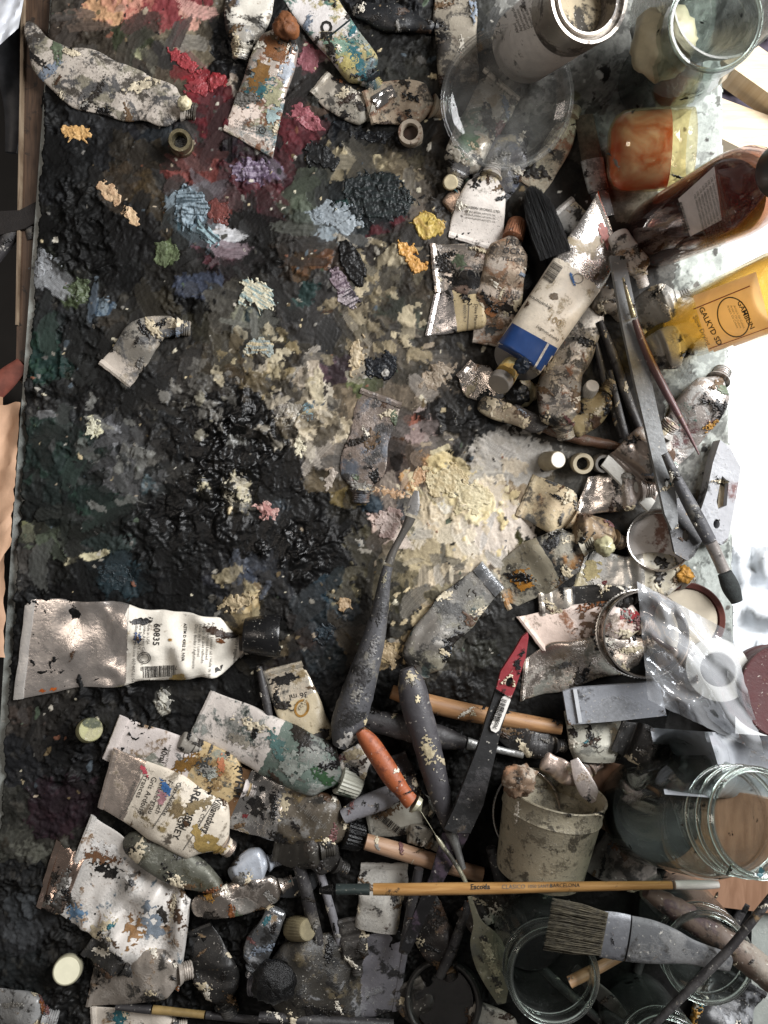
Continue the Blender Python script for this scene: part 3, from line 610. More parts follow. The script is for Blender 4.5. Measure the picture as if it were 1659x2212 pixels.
# ------------------------------------------------------------------ single dabs of fresh paint, one mesh each
def vn2(xs, ys, seed):
    o = np.empty(len(xs))
    for i in range(len(xs)): o[i] = mnoise.noise(Vector((xs[i], ys[i], seed)))
    return o
def dab(x, y, rx, ry, ang, col, col2=None, th=2.2, tear=.35, streak=0.0, spikes=(), label=None):
    seed = x * .013 + y * .007
    step = 1.25 if max(rx, ry) < 45 else 1.6
    R = 1.55
    a = np.arange(-rx * R, rx * R + .1, step); b = np.arange(-ry * R, ry * R + .1, step)
    A, B = np.meshgrid(a, b); A = A.ravel(); B = B.ravel()
    sc = 1.0 / max(10, min(rx, ry))
    n1 = vn2(A * sc * 1.6, B * sc * 1.6, seed); n2 = vn2(A * .16, B * .16, seed + 9); n3 = vn2(A * .42, B * .42, seed + 3)
    st = vn2(A * .03, B * .24, seed + 5)
    f = 1 - np.sqrt((A / rx) ** 2 + (B / ry) ** 2) + tear * n1 * 1.5 + tear * .65 * n2 + tear * .15 * n3
    for (dx, dy, L, w) in spikes:      # dragged-out tails, in the dab's own axes
        dl = math.hypot(dx, dy); ux, uy = dx / dl, dy / dl
        t = A * ux + B * uy; off = np.abs(-A * uy + B * ux) + 1.2 * n2
        f = np.maximum(f, np.where((t > 0) & (t < L), (w * (1 - t / L) - off) / w * .5, -1))
    c, s = math.cos(math.radians(ang)), math.sin(math.radians(ang))
    PXs = x + A * c - B * s; PYs = y + A * s + B * c
    ix = np.clip(((PXs - PX0) / PD).astype(int), 0, nx_ - 1); iy = np.clip(((PYs - PY0) / PD).astype(int), 0, ny_ - 1)
    base = Hc[iy, ix]
    lip = np.exp(-((f - .14) / .10) ** 2)
    h = base * .75 + th * (.35 * sstep(0, .16, f) + .30 * np.clip(f, 0, 1) + .16 * lip + .08 * n2 * sstep(0, .2, f) + .04 * st * (streak > 0) + .03 * n3) + .25
    h = np.where(f < 0, np.minimum(h, base * .75 + .1) + f * 14, h)
    z = h * .001
    cc = np.array(hx(col)[:3])[None, :] * (1 + .22 * n2 + .12 * n3)[:, None]
    if col2:
        t = sstep(.0, .35, (st * 1.4 if streak else n1) + .35 * n2)[:, None]
        cc = cc * (1 - t) + np.array(hx(col2)[:3])[None, :] * t
    ny, nx = len(b), len(a)
    I = np.arange(ny * nx).reshape(ny, nx)
    Q = np.stack([I[1:, :-1], I[1:, 1:], I[:-1, 1:], I[:-1, :-1]], -1).reshape(-1, 4)
    Q = Q[(f[Q] > -.10).all(1)]
    if len(Q) == 0: return
    u = np.unique(Q); rm = np.full(ny * nx, -1); rm[u] = np.arange(len(u))
    V = np.stack([(PXs - 829.5) * S, (1106 - PYs) * S, z], 1)[u]
    o = mesh_obj('paint_dab', V, rm[Q], PAINT, parent=palette, cols=np.concatenate([np.clip((cc[u].mean(1, keepdims=True) * .24 + cc[u] * .76) * .72, .0030, .9), np.full((len(u), 1), .55)], 1))
    if label: o['label'] = label
    stamp(V)
dab(168, 290, 34, 17, 6, '#d9a34c', '#e0ad58', 2.2, .22, 0, ((-20, 40, 56, 6), (18, 14, 42, 8), (36, 2, 40, 12), (30, 26, 40, 5)), 'ochre yellow dab with dripping tails')
dab(240, 420, 34, 17, 42, '#d2ac7c', '#c49a6c', 2.0, .35); dab(285, 470, 26, 14, 55, '#d9b582', '#c9a070', 1.8, .35)
dab(924, 492, 33, 31, 0, '#c9a92e', '#b8922c', 3.4, .22, 0, ((-34, -6, 48, 8),), 'mustard yellow round dab with frilled edge')
dab(880, 548, 18, 26, -30, '#dc9a20', '#e0a428', 3.2, .4, 0, ((-6, -30, 40, 8),), 'bright orange yellow dab'); dab(900, 578, 20, 17, 0, '#dd9c22', None, 3, .45)
dab(552, 640, 42, 30, 30, '#d8d0ae', '#8fa5a0', 3.0, .38, 1, ((44, 10, 66, 8), (-30, -24, 48, 8), (34, 34, 52, 7)), 'cream white dab streaked with blue green')
dab(578, 1105, 25, 20, 10, '#c08078', '#d6a59a', 2.6, .5, 0, ((10, 20, 34, 5),), 'salmon pink dab')
dab(762, 572, 24, 54, -24, '#171616', None, 4.0, .12, 1, (), 'smooth black oval dab'); dab(735, 612, 18, 32, -25, '#8a7680', '#5d4a58', 2.4, .35, 1); dab(752, 645, 20, 26, -30, '#b0a2a6', '#38303a', 2.2, .35, 1, ((4, 26, 44, 6),))
dab(824, 795, 36, 32, 20, '#191c22', '#20262e', 3.0, .3, 0, (), 'blue black dab holding a pale speck'); dab(832, 808, 10, 10, 0, '#b5b1a8', None, 5, .2)
dab(735, 470, 52, 34, 18, '#8f9aa1', '#808b93', 1.6, .3, 1, (), 'flat pale grey blue smear')
dab(805, 430, 78, 52, -5, '#1d2426', '#263030', 2.6, .3, 1, (), 'broad dark green black smear'); dab(690, 342, 42, 24, 28, '#1b1d1e', None, 2.6, .3, 1)
dab(410, 450, 38, 40, 0, '#8297a3', '#42545e', 2.8, .35, 1, ((-10, 40, 70, 12),), 'light blue grey dab with combed ridges'); dab(452, 512, 36, 14, 42, '#8fb0b8', '#3a4a50', 2.2, .45, 1)
dab(475, 462, 22, 30, -10, '#7c3a31', '#6a302a', 1.8, .3); dab(668, 134, 24, 27, 0, '#a25862', '#914b56', 1.6, .2, 0, (), 'flat pink round dab'); dab(660, 258, 42, 20, 34, '#a9555f', '#8b3f4a', 2.0, .3, 1)
dab(400, 138, 44, 15, 34, '#ad2831', '#9a232d', 2.2, .35, 0, (), 'scarlet smear beside the speckled tube'); dab(470, 184, 20, 16, 0, '#ab2a32', None, 2, .4); dab(430, 190, 24, 26, 20, '#a02730', '#842029', 2, .45)
dab(548, 372, 48, 20, -6, '#64506a', '#8d7c92', 2.2, .45, 1, (), 'violet streak with pale ridges')
dab(360, 550, 30, 26, 0, '#69784f', '#5b6844', 1.6, .3, 0, (), 'dull green round dab'); dab(172, 630, 27, 26, 30, '#53603f', '#475336', 1.4, .35)
dab(818, 300, 60, 13, 8, '#1d1f23', None, 2.0, .35, 1); dab(510, 1062, 26, 34, 10, '#c2b89c', '#8d8674', 2.6, .6); dab(440, 1050, 14, 20, 0, '#d3caa8', '#aaa286', 2.4, .5)
dab(205, 925, 12, 20, 20, '#d6d2b2', None, 2.2, .5, 0, ((-8, -20, 34, 4),)); dab(742, 1304, 18, 14, 10, '#cfae80', '#b8935f', 2.6, .5)
dab(648, 968, 14, 22, 10, '#d9cfae', None, 2.4, .6); dab(715, 1032, 12, 24, 12, '#b5a797', None, 2.2, .4); dab(770, 770, 16, 40, 14, '#d2bd96', '#b79f75', 2.4, .45)
dab(945, 815, 40, 22, -38, '#bca98f', '#a8947b', 1.8, .55); dab(515, 1300, 40, 18, -18, '#c5ad80', '#98865f', 3.2, .6); dab(356, 1508, 16, 20, 30, '#d3cfbf', '#8e8c84', 2.2, .7, 0, ((4, 22, 36, 5),))
dab(664, 892, 16, 22, 14, '#6f8f96', '#4f6c76', 2.0, .3); dab(626, 900, 30, 22, 20, '#cfc6b4', '#8f8778', 2.8, .7); dab(570, 748, 28, 24, 0, '#8f9a94', '#c4b184', 2.6, .5, 1)
dab(960, 1040, 44, 34, 0, '#e0cf9e', '#d3bd88', 2.6, .5); dab(1015, 1075, 46, 34, 30, '#e4d5a6', '#d8c795', 2.4, .5); dab(905, 1030, 28, 14, -60, '#cf9d68', '#d9b98c', 2.0, .4, 1); dab(852, 1066, 38, 9, 12, '#c99c6c', '#d7b890', 1.6, .5, 1)
dab(838, 1128, 34, 28, 0, '#d2bbb0', '#bfa096', 2.6, .55); dab(842, 1412, 20, 26, -30, '#c0a577', '#a58b60', 2.2, .45); dab(700, 1365, 22, 20, 20, '#2b3a44', '#1c2227', 2.2, .6)
dab(250, 1242, 40, 26, 12, '#27383f', '#1e2a30', 1.6, .4, 1); dab(98, 578, 24, 30, 40, '#9a9da1', '#7b7e82', 2.2, .6)
# ------------------------------------------------------------------ builders
def resample(path, n):
    P = np.array(path, float)
    d = np.r_[0, np.cumsum(np.hypot(np.diff(P[:, 0]), np.diff(P[:, 1])))]
    t = np.linspace(0, d[-1], n)
    out = np.empty((n, P.shape[1]))
    m = len(P)
    for k in range(P.shape[1]):
        y = P[:, k]
        # monotone-ish cubic hermite
        sl = np.gradient(y, d) if m > 2 else np.full(m, (y[-1] - y[0]) / d[-1])
        i = np.clip(np.searchsorted(d, t, side='right') - 1, 0, m - 2)
        h = d[i + 1] - d[i]; u = (t - d[i]) / h
        out[:, k] = ((2*u**3 - 3*u**2 + 1) * y[i] + (u**3 - 2*u**2 + u) * h * sl[i] + (-2*u**3 + 3*u**2) * y[i+1] + (u**3 - u**2) * h * sl[i+1])
    return out, t
def frame2(C):
    T = np.gradient(C[:, :2], axis=0); T /= np.maximum(np.linalg.norm(T, axis=1), 1e-9)[:, None]
    return T, np.stack([-T[:, 1], T[:, 0]], 1)
def tri(x): return np.abs(((x / (2 * math.pi)) % 1.0) * 4 - 2) - 1
def rest_line(C, t, pct=70, sink=.0008, spread=.36):
    n = 22; k = np.linspace(0, len(C) - 1, n).astype(int)
    T, Nn = frame2(C); hs = []
    for i in k:
        h = []
        for o in (-spread, -spread / 2, 0, spread / 2, spread):
            p = U(C[i, 0] + Nn[i, 0] * C[i, 2] * o, C[i, 1] + Nn[i, 1] * C[i, 2] * o, .012)
            h.append(float(hget(p.x, p.y)))
        hs.append(np.percentile(h, pct))
    hs = np.array(hs); hs = .026 * (1 - np.exp(-np.maximum(hs, 0) / .026))
    a, b = line_support(t[k], hs - sink)
    if abs(b) * t[-1] > .13 * t[-1] * S:
        b = math.copysign(.13 * S, b); a = float(np.percentile(hs - sink - b * t[k], 72))
    return a + b * t, np.interp(t, t[k], np.array(hs) - sink)
def rings_mesh(rings, close_start=True, close_end=True, loop=False):
    rings = np.asarray(rings)
    n, m = rings.shape[:2]
    V = rings.reshape(-1, 3); F = []
    for i in range(n - 1):
        for j in range(m):
            k = (j + 1) % m
            F.append((i * m + j, i * m + k, (i + 1) * m + k, (i + 1) * m + j))
    V = list(map(tuple, V))
    if loop:
        close_start = close_end = False
        for j in range(m): F.append(((n - 1) * m + j, (n - 1) * m + (j + 1) % m, (j + 1) % m, j))
    if close_start: F.append(tuple(range(m))[::-1])
    if close_end: F.append(tuple((n - 1) * m + j for j in range(m)))
    A = np.array(V); A = A - A.mean(0); vol = 0.0
    Q = np.array([f for f in F if len(f) == 4])
    a, b, c_, d = A[Q[:, 0]], A[Q[:, 1]], A[Q[:, 2]], A[Q[:, 3]]
    vol = np.einsum('ij,ij->i', a, np.cross(b, c_)).sum() + np.einsum('ij,ij->i', a, np.cross(c_, d)).sum()
    if vol < 0: F = [f[::-1] for f in F]
    return np.array(V), F
def lathe(p0, p1, prof, seg=40, ribs=0, ribamp=0., ribrange=(0, 1), wob=0., seed=0):
    """prof: (distance along axis in m, radius in m); axis runs from p0 towards p1"""
    p0 = Vector(p0); ax = (Vector(p1) - p0).normalized()
    up = Vector((0, 0, 1)) if abs(ax.z) < .9 else Vector((0, 1, 0))
    e1 = ax.cross(up).normalized(); e2 = ax.cross(e1).normalized()
    L = prof[-1][0] if prof[-1][0] else 1
    R = np.empty((len(prof), seg, 3)); uv = []
    for i, (d, r) in enumerate(prof):
        for j in range(seg):
            th = 2 * math.pi * j / seg
            rr = r
            if ribs and ribrange[0] <= i <= ribrange[1]: rr *= 1 + ribamp * math.cos(ribs * th)
            if wob: rr *= 1 + wob * mnoise.noise(Vector((math.cos(th) * 1.5 + seed, math.sin(th) * 1.5, d * 60)))
            R[i, j] = p0 + ax * d + (e1 * math.cos(th) + e2 * math.sin(th)) * rr
            uv.append((d / L if L else 0, j / seg))
    return R, np.array(uv)
def add_lathe(name, p0, p1, prof, mat, parent=None, seg=40, sharp=35, keep=False, loop=False, **kw):
    R, uv = lathe(p0, p1, prof, seg, **kw)
    cs = prof[0][1] > 1e-6; V, F = rings_mesh(R, True, True, loop)
    o = mesh_obj(name, V, F, mat, parent, uv, True, sharp, keep=keep)
    stamp(V)
    return o, V, F
TUBE_GROUP = 'oil paint tubes strewn over the palette'
PROJ = {}      # print targets: root name -> list of (verts, faces)
def tube(label, path, mat, sk=None, tk=.42, end='neck', crimp=True, cap=None, wr=1.0, z=None, dz=0., ns=56, nr=36, seed=None,
         crimpmat=None, capmat=None, endsk=None, lift=0., name='paint_tube', capL=None, capW=None, group=TUBE_GROUP, cat='paint tube', shoulder=.5, flex=.35, roll=1.0):
    """a squeezed metal tube: flat crimped end first, shoulder and neck last; path rows are (x, y, width)"""
    seed = seed if seed is not None else (path[0][0] * .37 + path[0][1] * .11)
    C, t = resample([p[:3] for p in path], ns)
    T, Nn = frame2(C)
    if sk is not None:
        s_ = np.array(sk, float); s_ /= np.linalg.norm(s_)
        if np.dot(s_, Nn[0]) < 0: s_ = -s_
        w = (1 - sstep(0, .42, t / t[-1]))[:, None]
        Nn = s_ * w + Nn * (1 - w); Nn /= np.linalg.norm(Nn, axis=1)[:, None]
    if endsk is not None:
        s_ = np.array(endsk, float); s_ /= np.linalg.norm(s_)
        if np.dot(s_, Nn[-1]) < 0: s_ = -s_
        w = sstep(.6, 1, t / t[-1])[:, None]
        Nn = s_ * w + Nn * (1 - w); Nn /= np.linalg.norm(Nn, axis=1)[:, None]
    zb, hs = rest_line(C, t)
    if z is not None: zb = np.full(len(t), z)
    else: zb = zb * (1 - flex) + flex * np.maximum(hs, zb - .02)
    # smooth flexible base
    for _ in range(6): zb[1:-1] = (zb[:-2] + 2 * zb[1:-1] + zb[2:]) / 4
    zb = zb + dz + lift * (t / t[-1])
    u = t / t[-1]
    wm = C[:, 2] * S
    wtyp = np.median(wm)
    tmax = tk * wtyp
    th = .0016 + (tmax - .0016) * (sstep(0, .75, u) if crimp else sstep(-.15, .25, u))
    rounded = end in ('round', 'neck', 'cap')
    if rounded:
        Lpx = t[-1] * S; e0 = 1 - min(.22, .34 * wtyp / Lpx); e = np.clip((u - e0) / (1 - e0), 0, 1)
        prof = np.where(e < .25, 1 - .10 * (e / .25) ** 2, .90 - (e - .25) / .75 * .56)
        wm = wm * prof; th = th * (.35 + .65 * prof)
    if not crimp:
        e = np.clip((.08 - u) / .08, 0, 1); pr = np.sqrt(np.clip(1 - e ** 2 * .9, .02, 1)); wm = wm * pr; th = th * pr
    ph = np.linspace(0, 2 * math.pi, nr, endpoint=False)
    c_, s_ = np.cos(ph), np.sin(ph); nexp = 2.0 / 2.5
    cl = np.sign(c_) * np.abs(c_) ** nexp; sl_ = np.sign(s_) * np.abs(s_) ** nexp
    rr = random.Random(int(seed * 1000) % 100000)
    lat = cl[None, :] * wm[:, None] / 2; ver = sl_[None, :] * th[:, None] / 2
    Ls = (t * S)[:, None] + 0 * lat
    cre = np.zeros_like(lat)
    for k in range(7):
        a = rr.uniform(0, math.pi); fq = rr.choice([70, 110, 170, 260, 380]) * rr.uniform(.8, 1.2); p0 = rr.uniform(0, 6)
        wgt = np.clip(mn_grid(Ls * 28 + k * 5, lat * 28 + seed + k, 3.3 * k) * 1.8 + .35, 0, 1)
        cre += tri(2 * math.pi * fq * .25 * (Ls * math.cos(a) + lat * math.sin(a)) + p0) * (70.0 / fq) ** .7 * wgt
    big = mn_grid(Ls * 45 + seed, lat * 45, seed * 1.3) + .5 * mn_grid(Ls * 110 + seed, lat * 110, seed * 2.1)
    env = sstep(.02, .22, u) * (1 - .6 * sstep(.85, 1, u))
    dis = wr * (.00085 * cre + .0012 * big) * env[:, None]
    dis = dis * np.clip(th[:, None] / .006, .25, 1.2) * max(1., wtyp / .034)
    ver = ver * 1.0 + dis * np.where(sl_ > -.3, 1, .2)[None, :]
    edge = wr * .0016 * np.array([mnoise.noise(Vector((x_ * 55, seed, 4))) for x_ in Ls[:, 0]]) * env
    lat = lat + (np.sign(cl)[None, :] * edge[:, None])
    zc = zb + th / 2
    K = 1.0 / S
    X = np.empty((len(t), nr, 3))
    kk = S * (CH - zc) / CH
    scl = (CH - zc) / CH
    for i in range(len(t)):
        cx = (C[i, 0] - 829.5) * kk[i]; cy = (1106 - C[i, 1]) * kk[i]
        X[i, :, 0] = cx + Nn[i, 0] * lat[i] * scl[i]; X[i, :, 1] = cy - Nn[i, 1] * lat[i] * scl[i]; X[i, :, 2] = zc[i] + ver[i]
    X[:, :, 2] = np.maximum(X[:, :, 2], -.0005)
    root = empty(name, (float(X[:, :, 0].mean()), float(X[:, :, 1].mean()), float(X[:, :, 2].min())))
    tag(root, label, cat, group)
    V, F = rings_mesh(X)
    uv = np.stack([np.repeat(u, nr), np.tile(ph / (2 * math.pi), len(t))], 1)
    bo = mesh_obj('tube_body', V, F, mat, root, uv, True, 38)
    proj = [(V, F)]
    stamp(V)
    if crimp:
        # folded seam across the flat end
        w0 = C[0, 2] * S * 1.0; tdir = -np.array([T[0, 0], -T[0, 1]])
        nd = np.array([Nn[0, 0], -Nn[0, 1]]); cpos = np.array([(C[0, 0] - 829.5) * kk[0], (1106 - C[0, 1]) * kk[0]])
        fl = .0030 * roll; m = 18
        prof = [(-.0010, .0004), (-.0006, .0021), (fl * .5, .0025), (fl, .0019), (fl * 1.12, .0009), (fl, .0001), (fl * .5, -.0004), (-.0006, -.0002)]
        R = np.empty((m, len(prof), 3)); zz = zb[0] 
        for i in range(m):
            f_ = i / (m - 1) - .5
            jag = .0004 * mnoise.noise(Vector((f_ * 9, seed, 1))); bend = .0008 * wr * mnoise.noise(Vector((f_ * 3, seed, 7)))
            for j, (a_, h_) in enumerate(prof):
                xy = cpos + nd * f_ * w0 * scl[0] + tdir * (a_ - .0006 + jag)
                R[i, j] = (xy[0], xy[1], max(zz + h_ + bend, .0))
        V2, F2 = rings_mesh(R)
        uv2 = np.zeros((len(V2), 2))
        mesh_obj('crimped_seam', V2, F2, crimpmat or mat, root, uv2, True, 30); stamp(V2)
    if end in ('neck', 'cap', 'round'):
        e = np.array([T[-1, 0], -T[-1, 1]]); pe = Vector((float(X[-1, :, 0].mean()), float(X[-1, :, 1].mean()), float(zc[-1])))
        sl = (zc[-1] - zc[-6]) / max(1e-6, np.linalg.norm((C[-1, :2] - C[-6, :2]) * S)); sl = float(np.clip(sl, -.5, .5))
        ax = Vector((float(e[0]), float(e[1]), sl)).normalized()
        rn = min(.0052, .20 * wtyp); rn = max(rn, .0024)
        prof = [(-.002, rn * 1.5), (.0, rn * 1.25), (.0012, rn)]
        d = .0012
        for k in range(4): prof += [(d + .0004, rn * 1.10), (d + .0008, rn * 1.10), (d + .0011, rn), (d + .0014, rn)]; d += .0014
        prof += [(d + .0002, rn * .95), (d + .0002, rn * .62), (d - .004, rn * .6)]
        if end in ('neck', 'round'):
            o, V3, F3 = add_lathe('threaded_neck', pe, pe + ax, prof, capmat or mat, root, seg=20)
        else:
            rc = (capW or rn * 3.2 / S) * S / 2; Lc = (capL or 1.5 * rc * 2 / S) * S
            prof = [(-.0010, rc * .90), (-.0006, rc), (Lc * .5, rc * .97), (Lc * .94, rc * .92), (Lc, rc * .84), (Lc + .0001, rc * .3)]
            o, V3, F3 = add_lathe('cap', pe, pe + ax, prof, capmat or mat, root, seg=48, ribs=24, ribamp=.03, ribrange=(1, 3))
        proj.append((V3, F3))
    PROJ[root.name] = proj
    return root
def mn_grid(A, B, c):
    """cheap smooth noise on arrays"""
    o = np.zeros_like(A, dtype=float)
    r = random.Random(int(c * 977) & 0xffff)
    for k in range(5):
        a = r.uniform(0, 6.28); q = r.uniform(.6, 1.8)
        o += np.sin((A * math.cos(a) + B * math.sin(a)) * q * 2.2 + r.uniform(0, 6.28) + .8 * np.sin((A * math.sin(a) - B * math.cos(a)) * q * 1.3 + k))
    return o / 3.2
def rod(name, label, cat, path, parts, ratio=1.0, z=None, dz=0., group=None, ns=90, nr=18, n_exp=2.0, wob=0.0, pct=75, sink=.0005):
    """a stiff long thing (brush, knife, stick); parts are (part name, u0, u1, material, thickness ratio, swell)"""
    C, t = resample([p[:3] for p in path], ns)
    C[:, 2] = np.maximum(C[:, 2], 1.5)
    T, Nn = frame2(C)
    zb, _ = rest_line(C, t, pct=pct, sink=sink)
    if z is not None: zb = np.linspace(z[0], z[1], ns) if isinstance(z, tuple) else np.full(ns, z)
    zb = zb + dz
    u = t / t[-1]
    rmax = C[:, 2].max() * S / 2 * ratio
    ph = np.linspace(0, 2 * math.pi, nr, endpoint=False); nexp = 2.0 / n_exp
    cl = np.sign(np.cos(ph)) * np.abs(np.cos(ph)) ** nexp; sl_ = np.sign(np.sin(ph)) * np.abs(np.sin(ph)) ** nexp
    zc = zb + (rmax if ratio >= .6 else C[:, 2] * S / 2 * ratio)
    kk = S * (CH - zc) / CH; scl = (CH - zc) / CH
    root = None; out = []; allV = []
    for (pn, u0, u1, mat, rt, sw) in parts:
        sel = np.where((u >= u0 - 1e-6) & (u <= u1 + 1e-6))[0]
        if len(sel) < 2: continue
        X = np.empty((len(sel), nr, 3))
        for a, i in enumerate(sel):
            w = C[i, 2] * S / 2 * sw
            if wob: w = w * (1 + wob * mnoise.noise(Vector((t[i] * .05, path[0][0], 0))))
            hgt = (C[i, 2] * S / 2 * rt * sw)
            wv = 1 + (wob * np.array([mnoise.noise(Vector((math.cos(p) * 2 + t[i] * .07, math.sin(p) * 2, path[0][1]))) for p in ph]) if wob else 0)
            X[a, :, 0] = (C[i, 0] - 829.5) * kk[i] + Nn[i, 0] * cl * w * scl[i] * wv
            X[a, :, 1] = (1106 - C[i, 1]) * kk[i] - Nn[i, 1] * cl * w * scl[i] * wv
            X[a, :, 2] = zc[i] + sl_ * hgt * wv
        if root is None:
            root = empty(name, (float(X[0, :, 0].mean()), float(X[0, :, 1].mean()), float(X[:, :, 2].min()))); tag(root, label, cat, group)
        V, F = rings_mesh(X)
        uu = (u[sel] - u0) / max(1e-6, (u1 - u0))
        uv = np.stack([np.repeat(u[sel] * t[-1] * S * 10, nr), np.tile(ph / (2 * math.pi), len(sel))], 1)
        mesh_obj(pn, V, F, mat, root, uv, True, 40); allV.append((V, F)); out.append((pn, X))
        stamp(V)
    PROJ[root.name] = allV
    return root
def bristles(parent, p0, p1, w0, w1, th, mat, n=260, z0=None, seed=1, r=.00022, name='bristles', splay=.0012, roundtip=0.):
    """p0 ferrule end, p1 tip (plan units); w0,w1 widths there"""
    R = random.Random(seed)
    a = Vector((p0[0], p0[1])); b = Vector((p1[0], p1[1])); d = (b - a).normalized(); nn = Vector((-d.y, d.x))
    V = []; F = []
    for i in range(n):
        f = R.uniform(-.5, .5); g = R.uniform(-.5, .5); lt = R.uniform(.90, 1.03) * (1 - roundtip * (2 * f) ** 2)
        zz0 = z0[0] + g * th; zz1 = z0[1] + g * th * .8 + R.uniform(-splay, splay) * .5
        A = U(a.x + nn.x * f * w0, a.y + nn.y * f * w0, zz0)
        q = a + (b - a) * lt; ff = f + R.uniform(-.06, .06)
        B = U(q.x + nn.x * ff * w1, q.y + nn.y * ff * w1, zz1)
        M = (A + B) / 2 + Vector((R.uniform(-splay, splay) * .3, R.uniform(-splay, splay) * .3, R.uniform(-splay, splay) * .3))
        ax = (B - A).normalized(); e1 = ax.cross(Vector((0, 0, 1))).normalized(); e2 = ax.cross(e1)
        k = len(V)
        for P, rr in ((A, r), (M, r), (B, r * .5)):
            for q_ in range(3):
                th_ = q_ * 2.094; V.append(tuple(P + (e1 * math.cos(th_) + e2 * math.sin(th_)) * rr))
        for s_ in (0, 3):
            for q_ in range(3): F.append((k + s_ + q_, k + s_ + (q_ + 1) % 3, k + s_ + 3 + (q_ + 1) % 3, k + s_ + 3 + q_))
    o = mesh_obj(name, V, F, mat, parent); o['kind'] = 'stuff'; stamp(np.array(V)); return o
def plate(name, outline, holes, z, thick, mat, parent=None, tilt=(0, 0), keep=True, sharp=30, bev=.0004):
    """flat cut-out plate with real holes; outline in plan units; tilt = dz per plan unit in x and y"""
    bm = bmesh.new()
    cx = sum(p[0] for p in outline) / len(outline); cy = sum(p[1] for p in outline) / len(outline)
    edges = []
    for loop in [outline] + list(holes):
        vs = []
        for (x, y) in loop:
            zz = z + (x - cx) * tilt[0] + (y - cy) * tilt[1]
            vs.append(bm.verts.new(U(x, y, zz)))
        for i in range(len(vs)): edges.append(bm.edges.new((vs[i], vs[(i + 1) % len(vs)])))
    bmesh.ops.triangle_fill(bm, edges=edges, use_beauty=True)
    r = bmesh.ops.extrude_face_region(bm, geom=list(bm.faces))
    for e in r['geom']:
        if isinstance(e, bmesh.types.BMVert): e.co.z -= thick
    bmesh.ops.recalc_face_normals(bm, faces=bm.faces)
    bm.verts.ensure_lookup_table(); bm.verts.index_update()
    V = np.array([v.co[:] for v in bm.verts]); F = [tuple(v.index for v in f.verts) for f in bm.faces]; bm.free()
    o = mesh_obj(name, V, F, mat, parent, box_uv(V), False)
    stamp(V)
    for a_ in np.linspace(0, 1, 12):     # fill the height map between the outline and its centre
        W = V.copy(); W[:, :2] = V[:, :2].mean(0) * (1 - a_) + V[:, :2] * a_; stamp(W)
    PROJ[(parent or o).name] = PROJ.get((parent or o).name, []) + [(V, F)]
    return o
def circle_pts(x, y, rx, ry=None, n=24, ang=0):
    ry = ry or rx; c, s = math.cos(math.radians(ang)), math.sin(math.radians(ang))
    return [(x + rx * math.cos(2 * math.pi * i / n) * c - ry * math.sin(2 * math.pi * i / n) * s, y + rx * math.cos(2 * math.pi * i / n) * s + ry * math.sin(2 * math.pi * i / n) * c) for i in range(n)]
def drape(name, quad, nx, ny, mat, off=.002, crease=.003, seed=0, parent=None, smooth_h=10, follow=1.0, zlift=None, ragged=0., soft=False):
    """a thin sheet lying over whatever is there; quad corners A,B,C,D in plan units"""
    A, B, C_, D = [np.array(q, float) for q in quad]
    su = np.linspace(0, 1, nx); sv = np.linspace(0, 1, ny)
    P = np.array([[(A * (1 - a) + B * a) * (1 - b) + (D * (1 - a) + C_ * a) * b for a in su] for b in sv])
    if ragged:
        for j in range(ny):
            for i in range(nx):
                P[j, i, 0] += ragged * mnoise.noise(Vector((i * .35, j * .35, seed))); P[j, i, 1] += ragged * mnoise.noise(Vector((i * .35, j * .35, seed + 9)))
    hz = np.empty((ny, nx))
    for j in range(ny):
        for i in range(nx):
            p = U(P[j, i, 0], P[j, i, 1], .01); hz[j, i] = hget(p.x, p.y)
    for _ in range(smooth_h):
        h2 = hz.copy(); h2[1:-1, 1:-1] = (hz[:-2, 1:-1] + hz[2:, 1:-1] + hz[1:-1, :-2] + hz[1:-1, 2:]) / 4; hz = np.maximum(hz * .55 + h2 * .45, h2)
    r = random.Random(seed); cr = np.zeros((ny, nx))
    gu, gv = np.meshgrid(su * 6, sv * 6)
    for k in range(9):
        a = r.uniform(0, math.pi); fq = r.uniform(1.0, 5.0)
        cr += tri(fq * (gu * math.cos(a) + gv * math.sin(a)) + r.uniform(0, 6)) / fq * np.clip(mn_grid(gu * .5, gv * .5, k + seed) + .3, 0, 1)
    if soft:
        for _ in range(5):
            c2 = cr.copy(); c2[1:-1, 1:-1] = (cr[:-2, 1:-1] + cr[2:, 1:-1] + cr[1:-1, :-2] + cr[1:-1, 2:]) / 4; cr = c2
    zz = hz * follow + off + crease * cr * .5
    if zlift is not None: zz = zz + zlift(gu / 6, gv / 6)
    zz = np.maximum(zz, .0006)
    V = np.array([[tuple(U(P[j, i, 0], P[j, i, 1], zz[j, i])) for i in range(nx)] for j in range(ny)]).reshape(-1, 3)
    I = np.arange(nx * ny).reshape(ny, nx)
    F = np.stack([I[1:, :-1], I[1:, 1:], I[:-1, 1:], I[:-1, :-1]], -1).reshape(-1, 4)
    uv = np.stack([np.tile(su, ny), np.repeat(sv, nx)], 1)
    o = mesh_obj(name, V, [tuple(f) for f in F], mat, parent, uv, True, None if soft else 40)
    PROJ[o.name] = [(V, [tuple(f) for f in F])]
    return o, V
